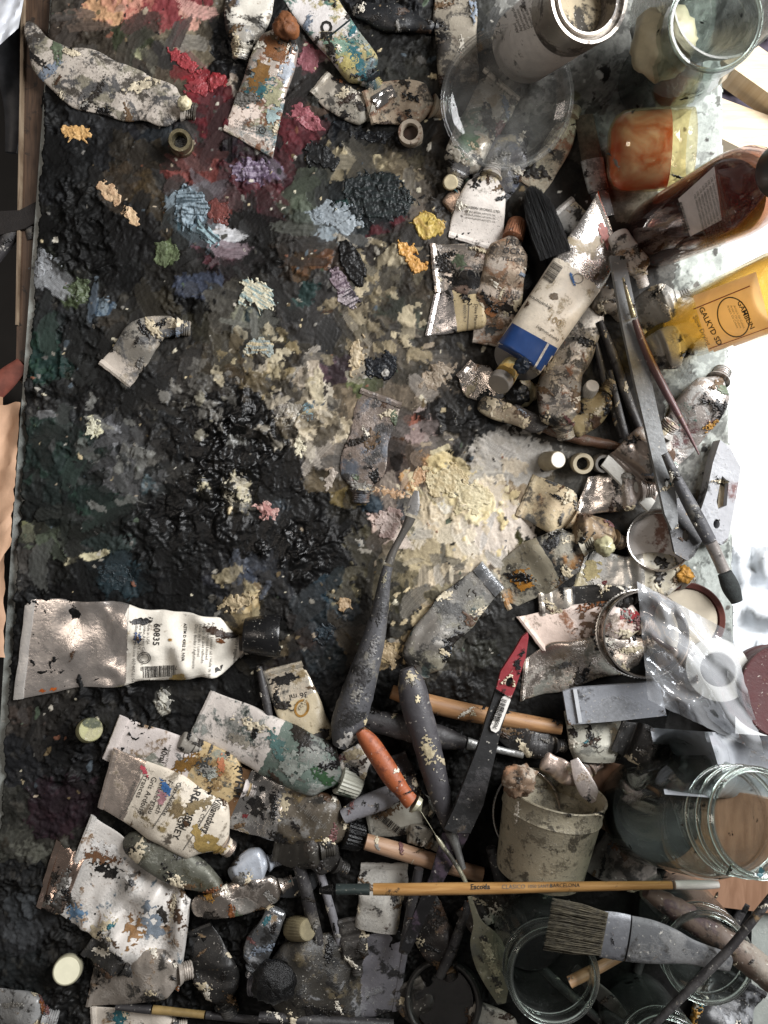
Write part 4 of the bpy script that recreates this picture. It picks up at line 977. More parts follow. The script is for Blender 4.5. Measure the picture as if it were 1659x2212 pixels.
def lump(name, x, y, r, h, mat, parent=None, seed=0, rough=.35, z=None, seg=30):
    """a small irregular crumb or bead"""
    p = U(x, y, .01); z0 = float(hget(p.x, p.y)) if z is None else z
    V = []; F = []; nr = 16
    for i in range(nr + 1):
        a = math.pi * i / nr
        for j in range(seg):
            b = 2 * math.pi * j / seg
            d = Vector((math.sin(a) * math.cos(b), math.sin(a) * math.sin(b), math.cos(a)))
            k = 1 + rough * .7 * mnoise.noise(d * 1.6 + Vector((seed, 0, 0))) + rough * .5 * mnoise.noise(d * 4 + Vector((seed, 3, 0))) + rough * .25 * mnoise.noise(d * 9 + Vector((seed, 3, 5)))
            c = U(x, y, z0 + h * .5)
            V.append((c.x + d.x * r * S * k, c.y + d.y * r * S * k, c.z + d.z * h * .5 * k))
    for i in range(nr):
        for j in range(seg):
            F.append((i * seg + j, (i + 1) * seg + j, (i + 1) * seg + (j + 1) % seg, i * seg + (j + 1) % seg))
    o = mesh_obj(name, V, F, mat, parent); stamp(np.array(V)); return o
# ------------------------------------------------------------------ common materials
M_STEEL = soil('painted_steel', '#9a9a98', metallic=.8, rough=.35, dirt=.45, dcol='#3a3937', st=(('#6a6966', .5),), speck=.3)
M_DARKHANDLE = soil('dark_handle', '#2e2c2d', metallic=0, rough=.35, dirt=.3, dcol='#181717', st=(('#4a4848', .48), ('#7d776e', .24)), speck=.3)
M_GREYHANDLE = soil('grey_handle', '#454548', metallic=0, rough=.32, dirt=.28, dcol='#1c1b1b', st=(('#605f60', .5), ('#333335', .42), ('#7d7970', .2)), speck=.25)
M_BLACKPAINT = plain('wet_black_paint', '#0d0d0e', .22, bump=.6, var=.3, scale=200)
M_TAN = wood('tan_handle_wood', '#9c7650', '#7d5a3a', stretch=(4, 10, 1), rough=.5, dirt=.42)
M_PALEWOOD = wood('pale_handle_wood', '#a3846b', '#8a6a50', stretch=(4, 10, 1), rough=.55, dirt=.32)
M_CLEAR = thin_glass('clear_plastic', '#fbfbfb', .13, '#d2d2ce', 30, .10, '#5a574f', 2.0, .85)
M_GLASS = thin_glass('jar_glass', '#e9eeeb', .12, '#7d7f7c', 40, .32, '#161514', 3.4, .75)
M_RIMGLASS = glass_mat('jar_rim_glass', '#f2f6f4', .03, 1.45, haze=.08, soilamt=.15)
M_SILVER = soil('silver_metal', '#c9c4bd', metallic=1, rough=.25, dirt=.2, dcol='#3a342e', speck=.2)
M_BRASS = soil('brass_nozzle', '#8d846a', metallic=.9, rough=.3, dirt=.3, dcol='#2a2620', speck=.2)
def ring_thing(name, label, cat, x, y, rpx, h, mat, hole=.6, tilt=(0, 0), z=None, holemat=None, ribs=0, group=None, depth=.8, dz=0, flare=1.0):
    p = U(x, y, .01); z0 = (float(hget(p.x, p.y)) - .0008 if z is None else z) + dz
    P0 = U(x - tilt[0] / 2, y - tilt[1] / 2, z0); P1 = U(x + tilt[0] / 2, y + tilt[1] / 2, z0 + h)
    r = rpx * S * (CH - z0 - h) / CH
    root = empty(name, P0); tag(root, label, cat, group)
    pr = [(0, r * .92 * flare), (h * .06, r * flare), (h * .5, r * (1 + flare) / 2), (h * .9, r), (h, r * .94), (h, r * (hole + .04)), (h * .94, r * hole), (h * (1 - depth), r * hole * .96), (h * (1 - depth) - .0001, .0001)]
    add_lathe('collar', P0, P1, pr, mat, root, seg=40 if not ribs else 64, ribs=ribs, ribamp=.03, ribrange=(1, 3))
    if holemat:
        ax = (P1 - P0).normalized(); q = P0 + ax * (h * (1 - depth) + h * .25)
        add_lathe('paint_plug', q, q + ax, [(0, r * hole * .93), (h * .08, r * hole * .9), (h * .10, .0001)], holemat, root, seg=24)
    return root
def disc_cap(name, label, cat, x, y, rpx, h, mat, tilt=(0, 0), z=None, ribs=0, group=None, topmat=None, dz=0, taper=.9):
    p = U(x, y, .01); z0 = (float(hget(p.x, p.y)) - .0008 if z is None else z) + dz
    P0 = U(x - tilt[0] / 2, y - tilt[1] / 2, z0); P1 = U(x + tilt[0] / 2, y + tilt[1] / 2, z0 + h)
    r = rpx * S * (CH - z0 - h) / CH
    root = empty(name, P0); tag(root, label, cat, group)
    L = (P1 - P0).length
    add_lathe('cap_side', P0, P1, [(0, r * .95), (L * .05, r), (L * .6, r * (1 + taper) / 2), (L * .93, r * taper), (L, r * taper * .93)], mat, root, seg=64 if ribs else 40, ribs=ribs, ribamp=.035, ribrange=(1, 3))
    ax = (P1 - P0).normalized()
    q = P0 + ax * (L - .0002)
    add_lathe('cap_top', q, q + ax, [(0, r * taper * .9), (.0004, r * taper * .86), (.0003, r * taper * .6), (.0003, .0001)], topmat or mat, root, seg=40)
    return root
def vessel(name, label, cat, p0, p1, prof_out, thick, mat, part='glass_wall', seg=64, contents=None, group=None, extra=None, rims=None):
    """open hollow body: prof_out (fraction along axis, radius m)"""
    P0 = Vector(p0); P1 = Vector(p1); L = (P1 - P0).length
    root = empty(name, P0); tag(root, label, cat, group)
    out = [(f * L, r) for f, r in prof_out]
    inn = [(min(f * L, L - .0004) if f * L > thick else thick, max(r - thick, .0002)) for f, r in prof_out[::-1]]
    prof = [(0, .0002)] + out + inn + [(thick, .0002)]
    R, uv = lathe(P0, P1, prof, seg); V, F = rings_mesh(R, True, True)
    mesh_obj(part, V, F, mat, root, uv, True, 35); stamp(V)
    PROJ[root.name] = [(V, F)]
    for (fr_, rr_, tw_) in (rims or ()):
        tl = [(fr_ * L + tw_ * .9 * math.sin(q_ * math.pi / 5), rr_ + tw_ * math.cos(q_ * math.pi / 5)) for q_ in range(10)]
        add_lathe('rim', P0, P1, tl, M_RIMGLASS, root, seg=72, loop=True, sharp=None)
    if contents:
        for (cn, prof_c, cm) in contents:
            add_lathe(cn, P0, P1, [(f * L, r) for f, r in prof_c], cm, root, seg=48, wob=.0)
    return root
G_CAP = 'loose tube caps'
# ------------------------------------------------------------------ left margin
v, f = slab_poly([(-60, 458), (40, 452), (92, 425), (94, 468), (50, 492), (-60, 520)], -.010, -.0015)
tag(mesh_obj('strap', v, f, plain('black_strap', '#1d1816', .7, bump=.4, var=.3, scale=300), smooth=False), 'dark brown woven strap crossing the wooden rim at left', 'strap')
o, V = drape('kraft_paper', ((-160, 800), (6, 858), (10, 1420), (-160, 1420)), 24, 50, plain('kraft_paper', '#b08d72', .7, bump=.25, var=.12, scale=60), off=.004, crease=.010, seed=4, follow=0., ragged=6)
o2 = o; o2.location.z += 0; tag(o, 'crumpled brown kraft paper at the left edge', 'paper')
o, V = drape('kraft_paper', ((-140, 900), (44, 868), (22, 1180), (-140, 1420)), 30, 50, plain('kraft_paper_fold', '#b89478', .7, bump=.25, var=.12, scale=60), off=.006, crease=.009, seed=9, follow=0., ragged=5)
tag(o, 'folded kraft paper flap overlapping the palette edge at left', 'paper')
rod('leather_tab', 'reddish perforated leather tab poking out above the kraft paper', 'tab', [(-20, 850, 50), (20, 812, 46), (48, 785, 30)], [('tab', 0, 1, plain('red_leather', '#7a4438', .5, var=.4, scale=80), .25, 1)], ratio=.25, z=-.004)
o, V = drape('plastic_sheet', ((-80, -60), (62, -60), (40, 60), (-80, 170)), 20, 24, plain('white_plastic', '#c9ccd2', .3, var=.1), off=.004, crease=.006, seed=12, follow=0.)
tag(o, 'white plastic sheet at the top left corner', 'sheet')
rod('metal_bar', 'dark grey metal chair leg beside the wooden rim at top left', 'bar', [(10, -20, 60), (18, 120, 60), (30, 250, 40), (24, 330, 26)], [('bar', 0, 1, plain('dark_grey_metal', '#4a4b4f', .45, var=.35), .5, 1)], ratio=.5, z=-.03)  # leg of a chair beside the table, built as one tapering bar
rod('brush', 'dark dusty handle hanging below the strap at left', 'brush', [(-10, 560, 24), (30, 500, 34), (58, 470, 30), (70, 520, 22)], [('handle', 0, 1, M_DARKHANDLE, 1, 1)], z=-.012)
# ------------------------------------------------------------------ floor beyond the table at right
def beam(label, pts, z, t, mat):
    v = [tuple(U(x, y, z)) for x, y in pts] + [tuple(U(x, y, z) - Vector((0, 0, t))) for x, y in pts]; n = len(pts)
    f = [tuple(range(n))[::-1], tuple(range(n, 2 * n))] + [(i, (i + 1) % n, n + (i + 1) % n, n + i) for i in range(n)]
    o = mesh_obj('easel_strut', v, f, mat, uvs=box_uv(v), smooth=False); tag(o, label, 'easel leg', 'easel legs beyond the table'); return o
M_PINE = wood('pine', '#d6c4a8', '#c5ae8c', stretch=(3, 30, 1), rough=.5, dirt=.0)
beam('pale pine easel leg nearest the top right corner', [(1540, 28), (1800, 215), (1800, 300), (1540, 116)], -.20, .03, M_PINE)
beam('pale pine easel leg below the purple cloth at right', [(1540, 205), (1800, 300), (1800, 420), (1540, 290)], -.22, .03, M_PINE)
M_CLOTH = plain('purple_cloth', '#4c4552', .8, bump=.3, var=.45, scale=30)
def cloth(label, quad, z, seed):
    o, V = drape('cloth', quad, 24, 24, M_CLOTH, off=z, crease=.03, seed=seed, follow=0.)
    return o
def floor_sheet(name, label, cat, pts, z, mat, amp, seed):
    A, B, C_, D = [np.array(q, float) for q in pts]; n = 22
    V = []
    for j in range(n):
        for i in range(n):
            a, b = i / (n - 1), j / (n - 1); q = (A * (1 - a) + B * a) * (1 - b) + (D * (1 - a) + C_ * a) * b
            zz = z + amp * mnoise.noise(Vector((a * 4 + seed, b * 4, 0))) + amp * .5 * mnoise.noise(Vector((a * 9 + seed, b * 9, 3)))
            V.append(tuple(U(q[0], q[1], zz)))
    I = np.arange(n * n).reshape(n, n); F = np.stack([I[1:, :-1], I[1:, 1:], I[:-1, 1:], I[:-1, :-1]], -1).reshape(-1, 4)
    o = mesh_obj(name, V, [tuple(f) for f in F], mat); tag(o, label, cat); return o
floor_sheet('cloth', 'dark purple cloth on the floor at the top right corner', 'cloth', [(1500, -60), (1760, -60), (1760, 180), (1500, 60)], -.30, M_CLOTH, .03, 1)
floor_sheet('cloth', 'dark purple cloth between the two pine easel legs', 'cloth', [(1500, 90), (1760, 200), (1760, 290), (1500, 240)], -.30, M_CLOTH, .02, 5)
floor_sheet('cloth', 'pale blue cloth on the floor beside the plastic bag', 'cloth', [(1540, 1180), (1760, 1180), (1760, 1420), (1540, 1420)], -.28, plain('pale_blue_cloth', '#e2e6ea', .8, var=.2, scale=20), .03, 9)

# ------------------------------------------------------------------ vessels and boards at right
o = plate('wooden_board', [(1270, 1640), (1500, 1690), (1720, 1740), (1720, 1980), (1560, 1960), (1300, 1790)], [], .006, .006, wood('brown_board', '#8a6a54', '#755641', stretch=(20, 3, 1), rough=.5, dirt=.2))
tag(o, 'brown wooden board under the big lying glass jar', 'board')
# paint can
P0, P1 = U(1134, 98, .018), U(1274, -6, .098)
can = empty('paint_can', P0); tag(can, 'white labelled paint can with bare metal rim leaning at top', 'paint can')
L = (P1 - P0).length; r = .0222
M_CANLABEL = soil('can_label', '#d9d4cf', metallic=0, rough=.4, dirt=.2, dcol='#2a2723', speck=.45)
M_CANRIM = soil('can_rim_metal', '#a39c94', metallic=.9, rough=.35, dirt=.42, dcol='#4a4038', st=(('#7a7068', .4),), speck=.3)
o, V, F = add_lathe('can_wall', P0, P1, [(0, r * .97), (.001, r), (L * .70, r)], M_CANLABEL, can, seg=72); PROJ[can.name] = [(V, F)]
add_lathe('can_rim', P0, P1, [(L * .70, r * 1.004), (L * .72, r * 1.012), (L * .93, r * 1.012), (L * .97, r * 1.03), (L, r * 1.01), (L * .995, r * .93), (L * .965, r * .9), (L * .955, r * .82), (L * .985, r * .79), (L * .985, r * .74), (L * .93, r * .72), (L * .60, r * .72)], M_CANRIM, can, seg=72)
ax = (P1 - P0).normalized(); q = P0 + ax * (L * .80)
add_lathe('dried_paint', q, q + ax, [(0, r * .71), (.002, r * .5), (.0005, .0001)], soil('can_paint', '#b3a488', metallic=0, rough=.6, dirt=.45, dcol='#231f1a', st=(('#8a7d64', .4),)), can, seg=40, wob=.05)
# jar with black paint, top right
P0, P1 = U(1420, 182, .001), U(1548, 46, .105)
vessel('glass_jar', 'clear glass jar with black paint in its base at top right', 'jar', P0, P1, [(.0, .0235), (.04, .0260), (.70, .0262), (.80, .0240), (.84, .0248), (.90, .0248), (.92, .0240), (1, .0240)], .0016, M_GLASS, seg=64, rims=((.985, .0235, .0014), (.03, .0245, .0014)),
       contents=[('black_paint', [(.03, .0205), (.06, .0225), (.20, .0225), (.30, .017), (.33, .0001)], plain('jar_black_paint', '#15181a', .3, bump=.5, var=.4))])
lump('resin_lump', 1432, 92, 62, .034, plain('cream_wax', '#cfc5a6', .45, bump=.3, var=.25, scale=60), seed=3, rough=.22, z=.05)
tag(bpy.data.objects['resin_lump'], 'pale cream lump of wax resting against the black paint jar', 'wax lump')
P0, P1 = U(1450, 40, .03), U(1580, -20, .10)
vessel('plastic_tub', 'frosted plastic tub behind the cream wax at the top edge', 'tub', P0, P1, [(0, .026), (.05, .028), (.8, .030), (.9, .032), (1, .032)], .0012, glass_mat('frosted_tub', '#eef0ee', .25, 1.3, haze=.55, hazecol='#c2c1b8', soilamt=.25, soilcol='#6a665c'), 'tub_wall')
rod('marker', 'pale grey stub lying between the can and the jar', 'stub', [(1372, 60, 26), (1392, 92, 26), (1420, 128, 24)], [('stub', 0, 1, soil('stub', '#b9b6b0', metallic=0, dirt=.3, speck=.3), 1, 1)])
# amber jar
P0, P1 = U(1312, 332, .024), U(1494, 318, .034)
M_AMBER = liquid_mat('amber_varnish', '#b8622c', .66, tcol='#d88a50')
vessel('varnish_jar', 'squat glass jar of orange amber varnish', 'jar', P0, P1, [(0, .0120), (.03, .0165), (.09, .0210), (.18, .0236), (.30, .0243), (.70, .0240), (.80, .0225), (.84, .0232), (.9, .0232), (.93, .0225), (1, .0225)], .0014, thin_glass('varnish_jar_glass', '#fbf6e4', .18, '#d8cfa0', 60, .18, '#cfc59a'),
       contents=[('amber_varnish', [(.03, .0130), (.09, .0190), (.18, .0220), (.30, .0228), (.72, .0225), (.725, .0001)], M_AMBER)])
# dark bottle
P0, P1 = U(1412, 508, .002), U(1735, 350, .185)
M_DARKLIQ = liquid_mat('dark_red_oil', '#2e1216', .66, tcol='#8a3a34')
bt = vessel('oil_bottle', 'tall dark red brown bottle of oil with white barcode label', 'bottle', P0, P1, [(0, .0175), (.03, .0205), (.08, .0215), (.66, .0215), (.74, .0195), (.82, .013), (.86, .0095), (1, .0095)], .0016, thin_glass('bottle_glass', '#f0dcd2', .06, '#b8a8a4', 60, .04),
       'bottle_wall', contents=[('dark_oil', [(.012, .017), (.05, .0196), (.09, .0199), (.60, .0199), (.602, .0001)], M_DARKLIQ)])
P1v, P0v = Vector(P1), Vector(P0); axb = (P1v - P0v).normalized(); Lb = (P1v - P0v).length; q = P0v + axb * (Lb * .9)
add_lathe('bottle_cap', q, q + axb, [(0, .012), (.001, .0125), (.018, .0125), (.019, .0115), (.0192, .0001)], plain('black_cap', '#20242a', .35), bt, seg=48)
# galkyd bottle
P0, P1 = U(1482, 706, .001), U(1765, 600, .165)
M_YEL = liquid_mat('yellow_medium', '#ffe08a', .40, tcol='#fff8dc')
gb = vessel('medium_bottle', 'clear bottle of golden yellow painting medium with printed label', 'bottle', P0, P1, [(0, .0150), (.03, .0180), (.07, .0188), (.10, .0203), (.78, .0203), (.88, .017), (.94, .011), (1, .011)], .0014, thin_glass('medium_bottle_glass', '#fff8e4', .04, '#e8d8a8', 60, .0),
       'bottle_wall', contents=[('yellow_medium', [(.012, .014), (.04, .0168), (.10, .0188), (.78, .0188), (.86, .016), (.862, .0001)], M_YEL)])
# dark red tin at right edge
P0, P1 = U(1660, 1488, .0), U(1708, 1496, .034)
rt = empty('tin', P0); tag(rt, 'dark red painted tin at the right edge behind the plastic bag', 'tin'); Lr = (P1 - P0).length
M_RT = soil('dark_red_tin', '#42191a', metallic=0, rough=.5, dirt=.3, dcol='#240e0e', st=(('#5a2a28', .4),), speck=.2)
add_lathe('tin_wall', P0, P1, [(0, .027), (.002, .0285), (Lr * .3, .0285), (Lr * .33, .0290), (Lr * .36, .0285), (Lr * .8, .0285), (Lr * .83, .0290), (Lr * .86, .0285)], M_RT, rt, seg=64)
add_lathe('tin_lid', P0, P1, [(Lr * .88, .0286), (Lr * .885, .0297), (Lr * .99, .0297), (Lr, .029), (Lr * .99, .027), (Lr * .985, .0001)], M_RT, rt, seg=64)
# ------------------------------------------------------------------ upper left tubes
def SM(base='#c8c2ba', **k): return soil('tube_skin', base, **k)
tube('crumpled pale speckled tube with twisted grey tail at top left', [(60, 48, 34), (82, 92, 44), (112, 132, 84), (170, 165, 128), (250, 195, 124), (320, 215, 104), (372, 232, 84), (402, 238, 66)],
     SM('#b3aa9f', metallic=.05, rough=.45, dirt=.50, dcol='#4a4238', st=(('#c9beb2', .5), ('#857f6c', .45), ('#4a4a4c', .42)), speck=.8), tk=.14, end='round', wr=1.5, crimp=False, flex=.8)
lump('paint_crumb', 398, 222, 15, .006, plain('cream_crumb', '#c9bf9f', .5, var=.3), seed=6); tag(bpy.data.objects['paint_crumb'], 'cream crumb of paint at the end of the speckled tube', 'paint crumb')
tube('short white and blue stained tube cut off by the top edge', [(545, -45, 112), (536, 20, 106), (527, 70, 82), (522, 105, 48)], SM('#b9b4aa', paper='#c8c3b8', u0=.0, u1=.7, metallic=.5, dirt=.42, st=(('#7f8ca0', .4), ('#5a4226', .38)), speck=.3), tk=.35, end='round')
tube('tube smeared rust brown at its neck and teal in the middle', [(538, 304, 120), (556, 240, 108), (582, 160, 98), (604, 96, 88), (616, 62, 64)], SM('#cfc3b8', paper='#d6c6ba', u0=.04, u1=.42, metallic=.7, rough=.32, dirt=.22, dcol='#4a3a28', st=(('#35606a', .40), ('#a7a284', .36), ('#7a4a26', .42)), speck=.2),
     sk=(103, 57), tk=.40, end='round', wr=.7)
lump('paint_crumb', 618, 58, 26, .014, plain('rust_crumb', '#7a4a28', .6, var=.4, bump=.5), seed=16).name
tag([o for o in bpy.data.objects if o.name.startswith('paint_crumb')][-1], 'rust brown crust of paint capping the teal stained tube', 'paint crumb')
tube('long tube half white half teal and ochre pointing down right', [(655, -30, 104), (700, 42, 98), (742, 96, 88), (776, 140, 82), (802, 174, 74)], SM('#c9c4c0', paper='#d2cdca', u0=-.1, u1=.45, metallic=.2, dirt=.16, dcol='#1c2326', st=(('#23515a', .44), ('#b5a66c', .46), ('#4c7a70', .3)), speck=.35), tk=.42, end='round', wr=.35,)
tube('black glossy squeezed tube lying under the top edge', [(762, 18, 34), (820, 34, 52), (880, 46, 44), (944, 62, 20)], SM('#1b1c1e', metallic=.1, rough=.25, dirt=.3, st=(('#5a5c5e', .25),), speck=.2), tk=.5, end='round', crimp=False)
tube('grimy grey tube standing along the top edge beside the can', [(984, -40, 92), (984, 60, 92), (988, 130, 90), (992, 184, 84)], SM('#8a8274', metallic=.3, rough=.5, dirt=.55, dcol='#332d26', st=(('#a09684', .4), ('#55473a', .4)), speck=.4), tk=.32, end='flat', wr=1.1)
tube('crumpled dull foil tube below the teal tube', [(694, 182, 58), (728, 210, 70), (768, 232, 78), (806, 244, 70)], SM('#b5ada0', metallic=.5, rough=.4, dirt=.5, dcol='#2e2a25', st=(('#8d8779', .5),), speck=.4), tk=.22, end='round', wr=1.6)
tube('brown crusted tube end with a torn silver patch', [(800, 232, 74), (836, 222, 96), (880, 220, 98), (918, 228, 72), (938, 232, 40)], SM('#a0907c', metallic=.3, rough=.5, dirt=.40, dcol='#2d251e', st=(('#8a5c3e', .5), ('#a89c88', .45)), speck=.4), tk=.4, end='round', wr=1.2)
o, V = drape('foil_scrap', ((802, 208), (846, 182), (858, 208), (816, 236)), 10, 10, SM('#d8d4d0', metallic=1, rough=.15, dirt=.1), off=.001, crease=.002, seed=3); tag(o, 'torn scrap of bright silver foil on the brown crusted tube', 'foil scrap')
ring_thing('tube_nozzle', 'brass threaded nozzle ring standing on the black paint', 'nozzle', 391, 309, 25, .012, M_BRASS, .62, tilt=(-6, -14), holemat=M_BLACKPAINT, flare=1.05)
ring_thing('cap', 'open cream cap crusted with brown paint below the brown tube', 'cap', 887, 289, 27, .011, soil('open_cap', '#a79a8a', metallic=0, dirt=.3, dcol='#4a3424', st=(('#7a5238', .35),)), .62, tilt=(-2, -10), holemat=plain('brown_plug', '#3a2519', .6, var=.5), group=G_CAP)
# ------------------------------------------------------------------ tubes over the dish and below the can
rod('flat_brush', 'worn flat brush with grey ferrule beside the amber jar', 'brush', [(1262, 250, 44), (1276, 330, 50), (1290, 400, 46), (1310, 470, 40)], [('ferrule', .42, .75, M_STEEL, .3, 1), ('handle', .75, 1, M_GREYHANDLE, .5, .9), ('bristle_block', 0, .44, plain('worn_bristles', '#5a4f40', .8, bump=.8, var=.5, scale=300), .3, .9)], ratio=.3)
tube('orange brown stained tube end under the right rim of the dish', [(1150, 400, 60), (1190, 340, 64), (1222, 280, 50), (1236, 252, 36)], SM('#a59a86', metallic=.3, dirt=.35, st=(('#a0623c', .35), ('#b5ac96', .5))), tk=.35, end='round')
tube('dark blue grey tube with black threaded neck under the dish', [(1058, 430, 72), (1068, 395, 94), (1092, 340, 98), (1122, 296, 78)], SM('#77777a', metallic=.7, rough=.3, dirt=.48, dcol='#1e1f22', st=(('#5a6070', .5), ('#b5a888', .25), ('#8d8a84', .4)), speck=.35), tk=.42, end='neck', wr=1.0, capmat=M_BLACKPAINT)
tube('dirty silver tube with green smear under the clear dish', [(1082, 186, 102), (1062, 228, 94), (1032, 280, 92), (1004, 335, 88), (986, 378, 78)], SM('#bdb6aa', metallic=.6, rough=.32, dirt=.38, dcol='#37302a', st=(('#5f6f60', .38), ('#a89a84', .45), ('#cfc8ba', .4)), speck=.4), sk=(75, 65), tk=.46, end='round', wr=1.1)
HMS = HM.copy()
P0 = U(1088, 224, .020); P1 = P0 + Vector((0, -.30, .954)) * .017
vessel('plastic_dish', 'round clear plastic dish leaning on the can over the dirty tubes', 'dish', P0, P1, [(.0, .0330), (.06, .0345), (.5, .0365), (.80, .0375), (.84, .0400), (.97, .0405), (1, .0398)], .0016, M_CLEAR, 'dish_wall', seg=80)
HM[:] = HMS
disc_cap('cap', 'small cream hexagonal flake cap under the green smeared tube', 'cap', 973, 394, 17, .006, plain('cream_flake', '#c2b596', .6, var=.3), group=G_CAP)
tube('small coppery foil tube end left of the printed white tube', [(966, 452, 40), (984, 436, 46), (1004, 424, 40)], SM('#c5ab98', metallic=.9, rough=.25, dirt=.4, st=(('#7a5238', .3),)), tk=.4, end='round', crimp=False)
t_hol = tube('white paint speckled tube with faint printed lettering', [(1026, 522, 118), (1034, 470, 112), (1048, 415, 94), (1062, 376, 66)], SM('#c2bbb2', paper='#cfc7bf', u0=-.1, u1=.98, metallic=.1, rough=.5, dirt=.22, dcol='#39312a', st=(('#8d8579', .3),), speck=.6), sk=(118, 36), tk=.28, end='round', wr=.5)
rod('wide_brush', 'brush with black paint soaked bristles beside the brown capped tube', 'brush', [(1226, 600, 34), (1212, 560, 60), (1196, 520, 72)], [('ferrule', 0, 1, soil('black_ferrule', '#2a2a2a', metallic=.2, dirt=.4), .35, 1)], ratio=.35)
bw = [o for o in bpy.data.objects if o.name.startswith('wide_brush')][0]
bristles(bw, (1200, 552), (1146, 404), 70, 62, .014, plain('black_bristles', '#141415', .45, var=.4, scale=400), n=1300, z0=(.016, .013), seed=3, r=.00017, roundtip=.35, splay=.003)
t_sil1 = tube('silver tube with black round emblem left of the brown capped tube', [(942, 580, 106), (985, 582, 108), (1030, 590, 104), (1066, 598, 94)], SM('#c2b9b0', metallic=.9, rough=.25, dirt=.42, dcol='#191818', st=(('#2b2a2a', .42), ('#b09484', .35)), speck=.3), sk=(6, 60), tk=.34, end='round', wr=1.2)
t_mars = tube('short tube with silver end and cream label lying below the silver one', [(936, 680, 92), (985, 672, 92), (1030, 668, 88), (1064, 664, 80)], SM('#cfc9c6', paper='#c2b08a', u0=.36, u1=1.1, metallic=.9, rough=.22, dirt=.2, dcol='#2b2724', st=(('#a8946a', .25),), speck=.45), sk=(-10, 46), tk=.40, end='round', wr=.8)
t_och = tube('upright brown stained tube with orange brown cap', [(1064, 738, 86), (1074, 670, 96), (1086, 600, 94), (1098, 545, 88), (1108, 514, 70)], SM('#a08f7c', paper='#b3a596', u0=-.1, u1=.5, metallic=.25, rough=.45, dirt=.34, dcol='#3a2f25', st=(('#8a6240', .45), ('#b7ab9d', .4), ('#6a5a48', .4)), speck=.4), tk=.45, end='cap', capW=44, capL=44,
     capmat=soil('rust_cap', '#8a5a3e', metallic=0, rough=.5, dirt=.3, dcol='#4a2f20'), wr=.7)
# ------------------------------------------------------------------ right-hand heap
rod('thin_brush', 'dark brush handle lowest in the bundle under the steel bar', 'brush', [(1286, 740, 12), (1310, 840, 16), (1345, 945, 16)], [('handle', 0, 1, M_DARKHANDLE, 1, 1)], group='brush handles in the bundle')
rod('thin_brush', 'black brush handle running beside the steel bar', 'brush', [(1296, 694, 14), (1325, 770, 20), (1352, 850, 20), (1384, 930, 16)], [('handle', 0, 1, M_DARKHANDLE, 1, 1)], group='brush handles in the bundle')
rod('thin_brush', 'grey thin brush handle ending near the two nozzles', 'brush', [(1318, 800, 10), (1336, 880, 14), (1356, 960, 14)], [('handle', 0, 1, M_GREYHANDLE, 1, 1)], group='brush handles in the bundle')
rod('thin_brush', 'brown crusted brush handle lying across below the heap', 'brush', [(1060, 880, 18), (1130, 905, 22), (1215, 938, 24), (1300, 958, 22), (1345, 966, 16)], [('ferrule', 0, .25, M_STEEL, 1, 1), ('handle', .25, 1, soil('crusty_brown', '#5f4536', metallic=0, dirt=.4, st=(('#8a8478', .3),)), 1, 1)], wob=.12)
tube('grey tube with white spots behind the thin red brown brush', [(1372, 700, 60), (1400, 670, 78), (1440, 652, 78), (1466, 646, 56)], SM('#a6a49e', metallic=.3, dirt=.4, st=(('#8c8a84', .5),), speck=.4), tk=.5, end='round')
tube('rounded grey tube end below the yellow medium bottle', [(1388, 772, 60), (1424, 758, 88), (1456, 750, 92), (1482, 748, 60)], SM('#9a978f', metallic=.2, dirt=.4, dcol='#4a463f', st=(('#8a7a50', .3), ('#b5b2aa', .4)), speck=.4), tk=.5, end='round', crimp=False)
tube('speckled white tube end left of the dark bottle base', [(1330, 500, 44), (1352, 540, 58), (1374, 574, 54), (1384, 596, 34)], SM('#c9c3bc', metallic=.1, dirt=.42, dcol='#191818', st=(('#b58a58', .3),), speck=.5), tk=.5, end='round', crimp=False)
tube('tan tube end tucked in the heap left of the steel bar', [(1280, 640, 50), (1310, 650, 60), (1330, 672, 50)], SM('#8d8478', metallic=.2, dirt=.4, st=(('#a08a68', .3),), speck=.5), tk=.5, end='round', crimp=False)
tube('speckled grey paper tube under the big white tube end', [(1216, 450, 60), (1242, 480, 66), (1272, 500, 56)], SM('#9c9994', metallic=.2, dirt=.45, dcol='#2a2928', speck=.6), tk=.4, end='round')
tube('wide tube wrapped in clear film with dark round end', [(1436, 990, 66), (1470, 940, 90), (1505, 888, 100), (1540, 838, 84), (1554, 816, 60)], SM('#a8a09a', metallic=.5, rough=.2, dirt=.34, dcol='#35302e', st=(('#6a4444', .40), ('#4f7a70', .25), ('#c9c9c6', .4)), speck=.3), tk=.5, end='round', wr=1.0)
tube('yellowed tube lump hidden behind the ribbed white cap', [(1228, 930, 50), (1262, 900, 68), (1292, 872, 60), (1308, 846, 40)], SM('#9a8a66', metallic=.1, dirt=.40, st=(('#b3a47a', .4), ('#5a4a38', .4))), tk=.5, end='round', crimp=False, wr=1.4)
disc_cap('cap', 'white ribbed cap on its side in the heap', 'cap', 1272, 846, 17, .014, plain('white_ribbed', '#c4c0b8', .5, var=.2), tilt=(16, -26), ribs=22, group=G_CAP, dz=.004)
tube('crumpled silver tube below the blue banded tube', [(1006, 800, 46), (1030, 822, 76), (1064, 842, 68), (1110, 846, 62), (1160, 848, 58)], SM('#d3c7bc', paper='#b5a884', u0=.55, u1=1.1, metallic=.95, rough=.18, dirt=.18, st=(('#b58a62', .3),), speck=.2), tk=.34, end='round', wr=1.4)
tube('brown glove of dried paint tube right under the silver one', [(1034, 868, 34), (1070, 884, 44), (1110, 898, 40), (1150, 920, 30)], SM('#8a7d6a', metallic=.2, dirt=.4, st=(('#b5a88c', .4),)), tk=.45, end='round', crimp=False)
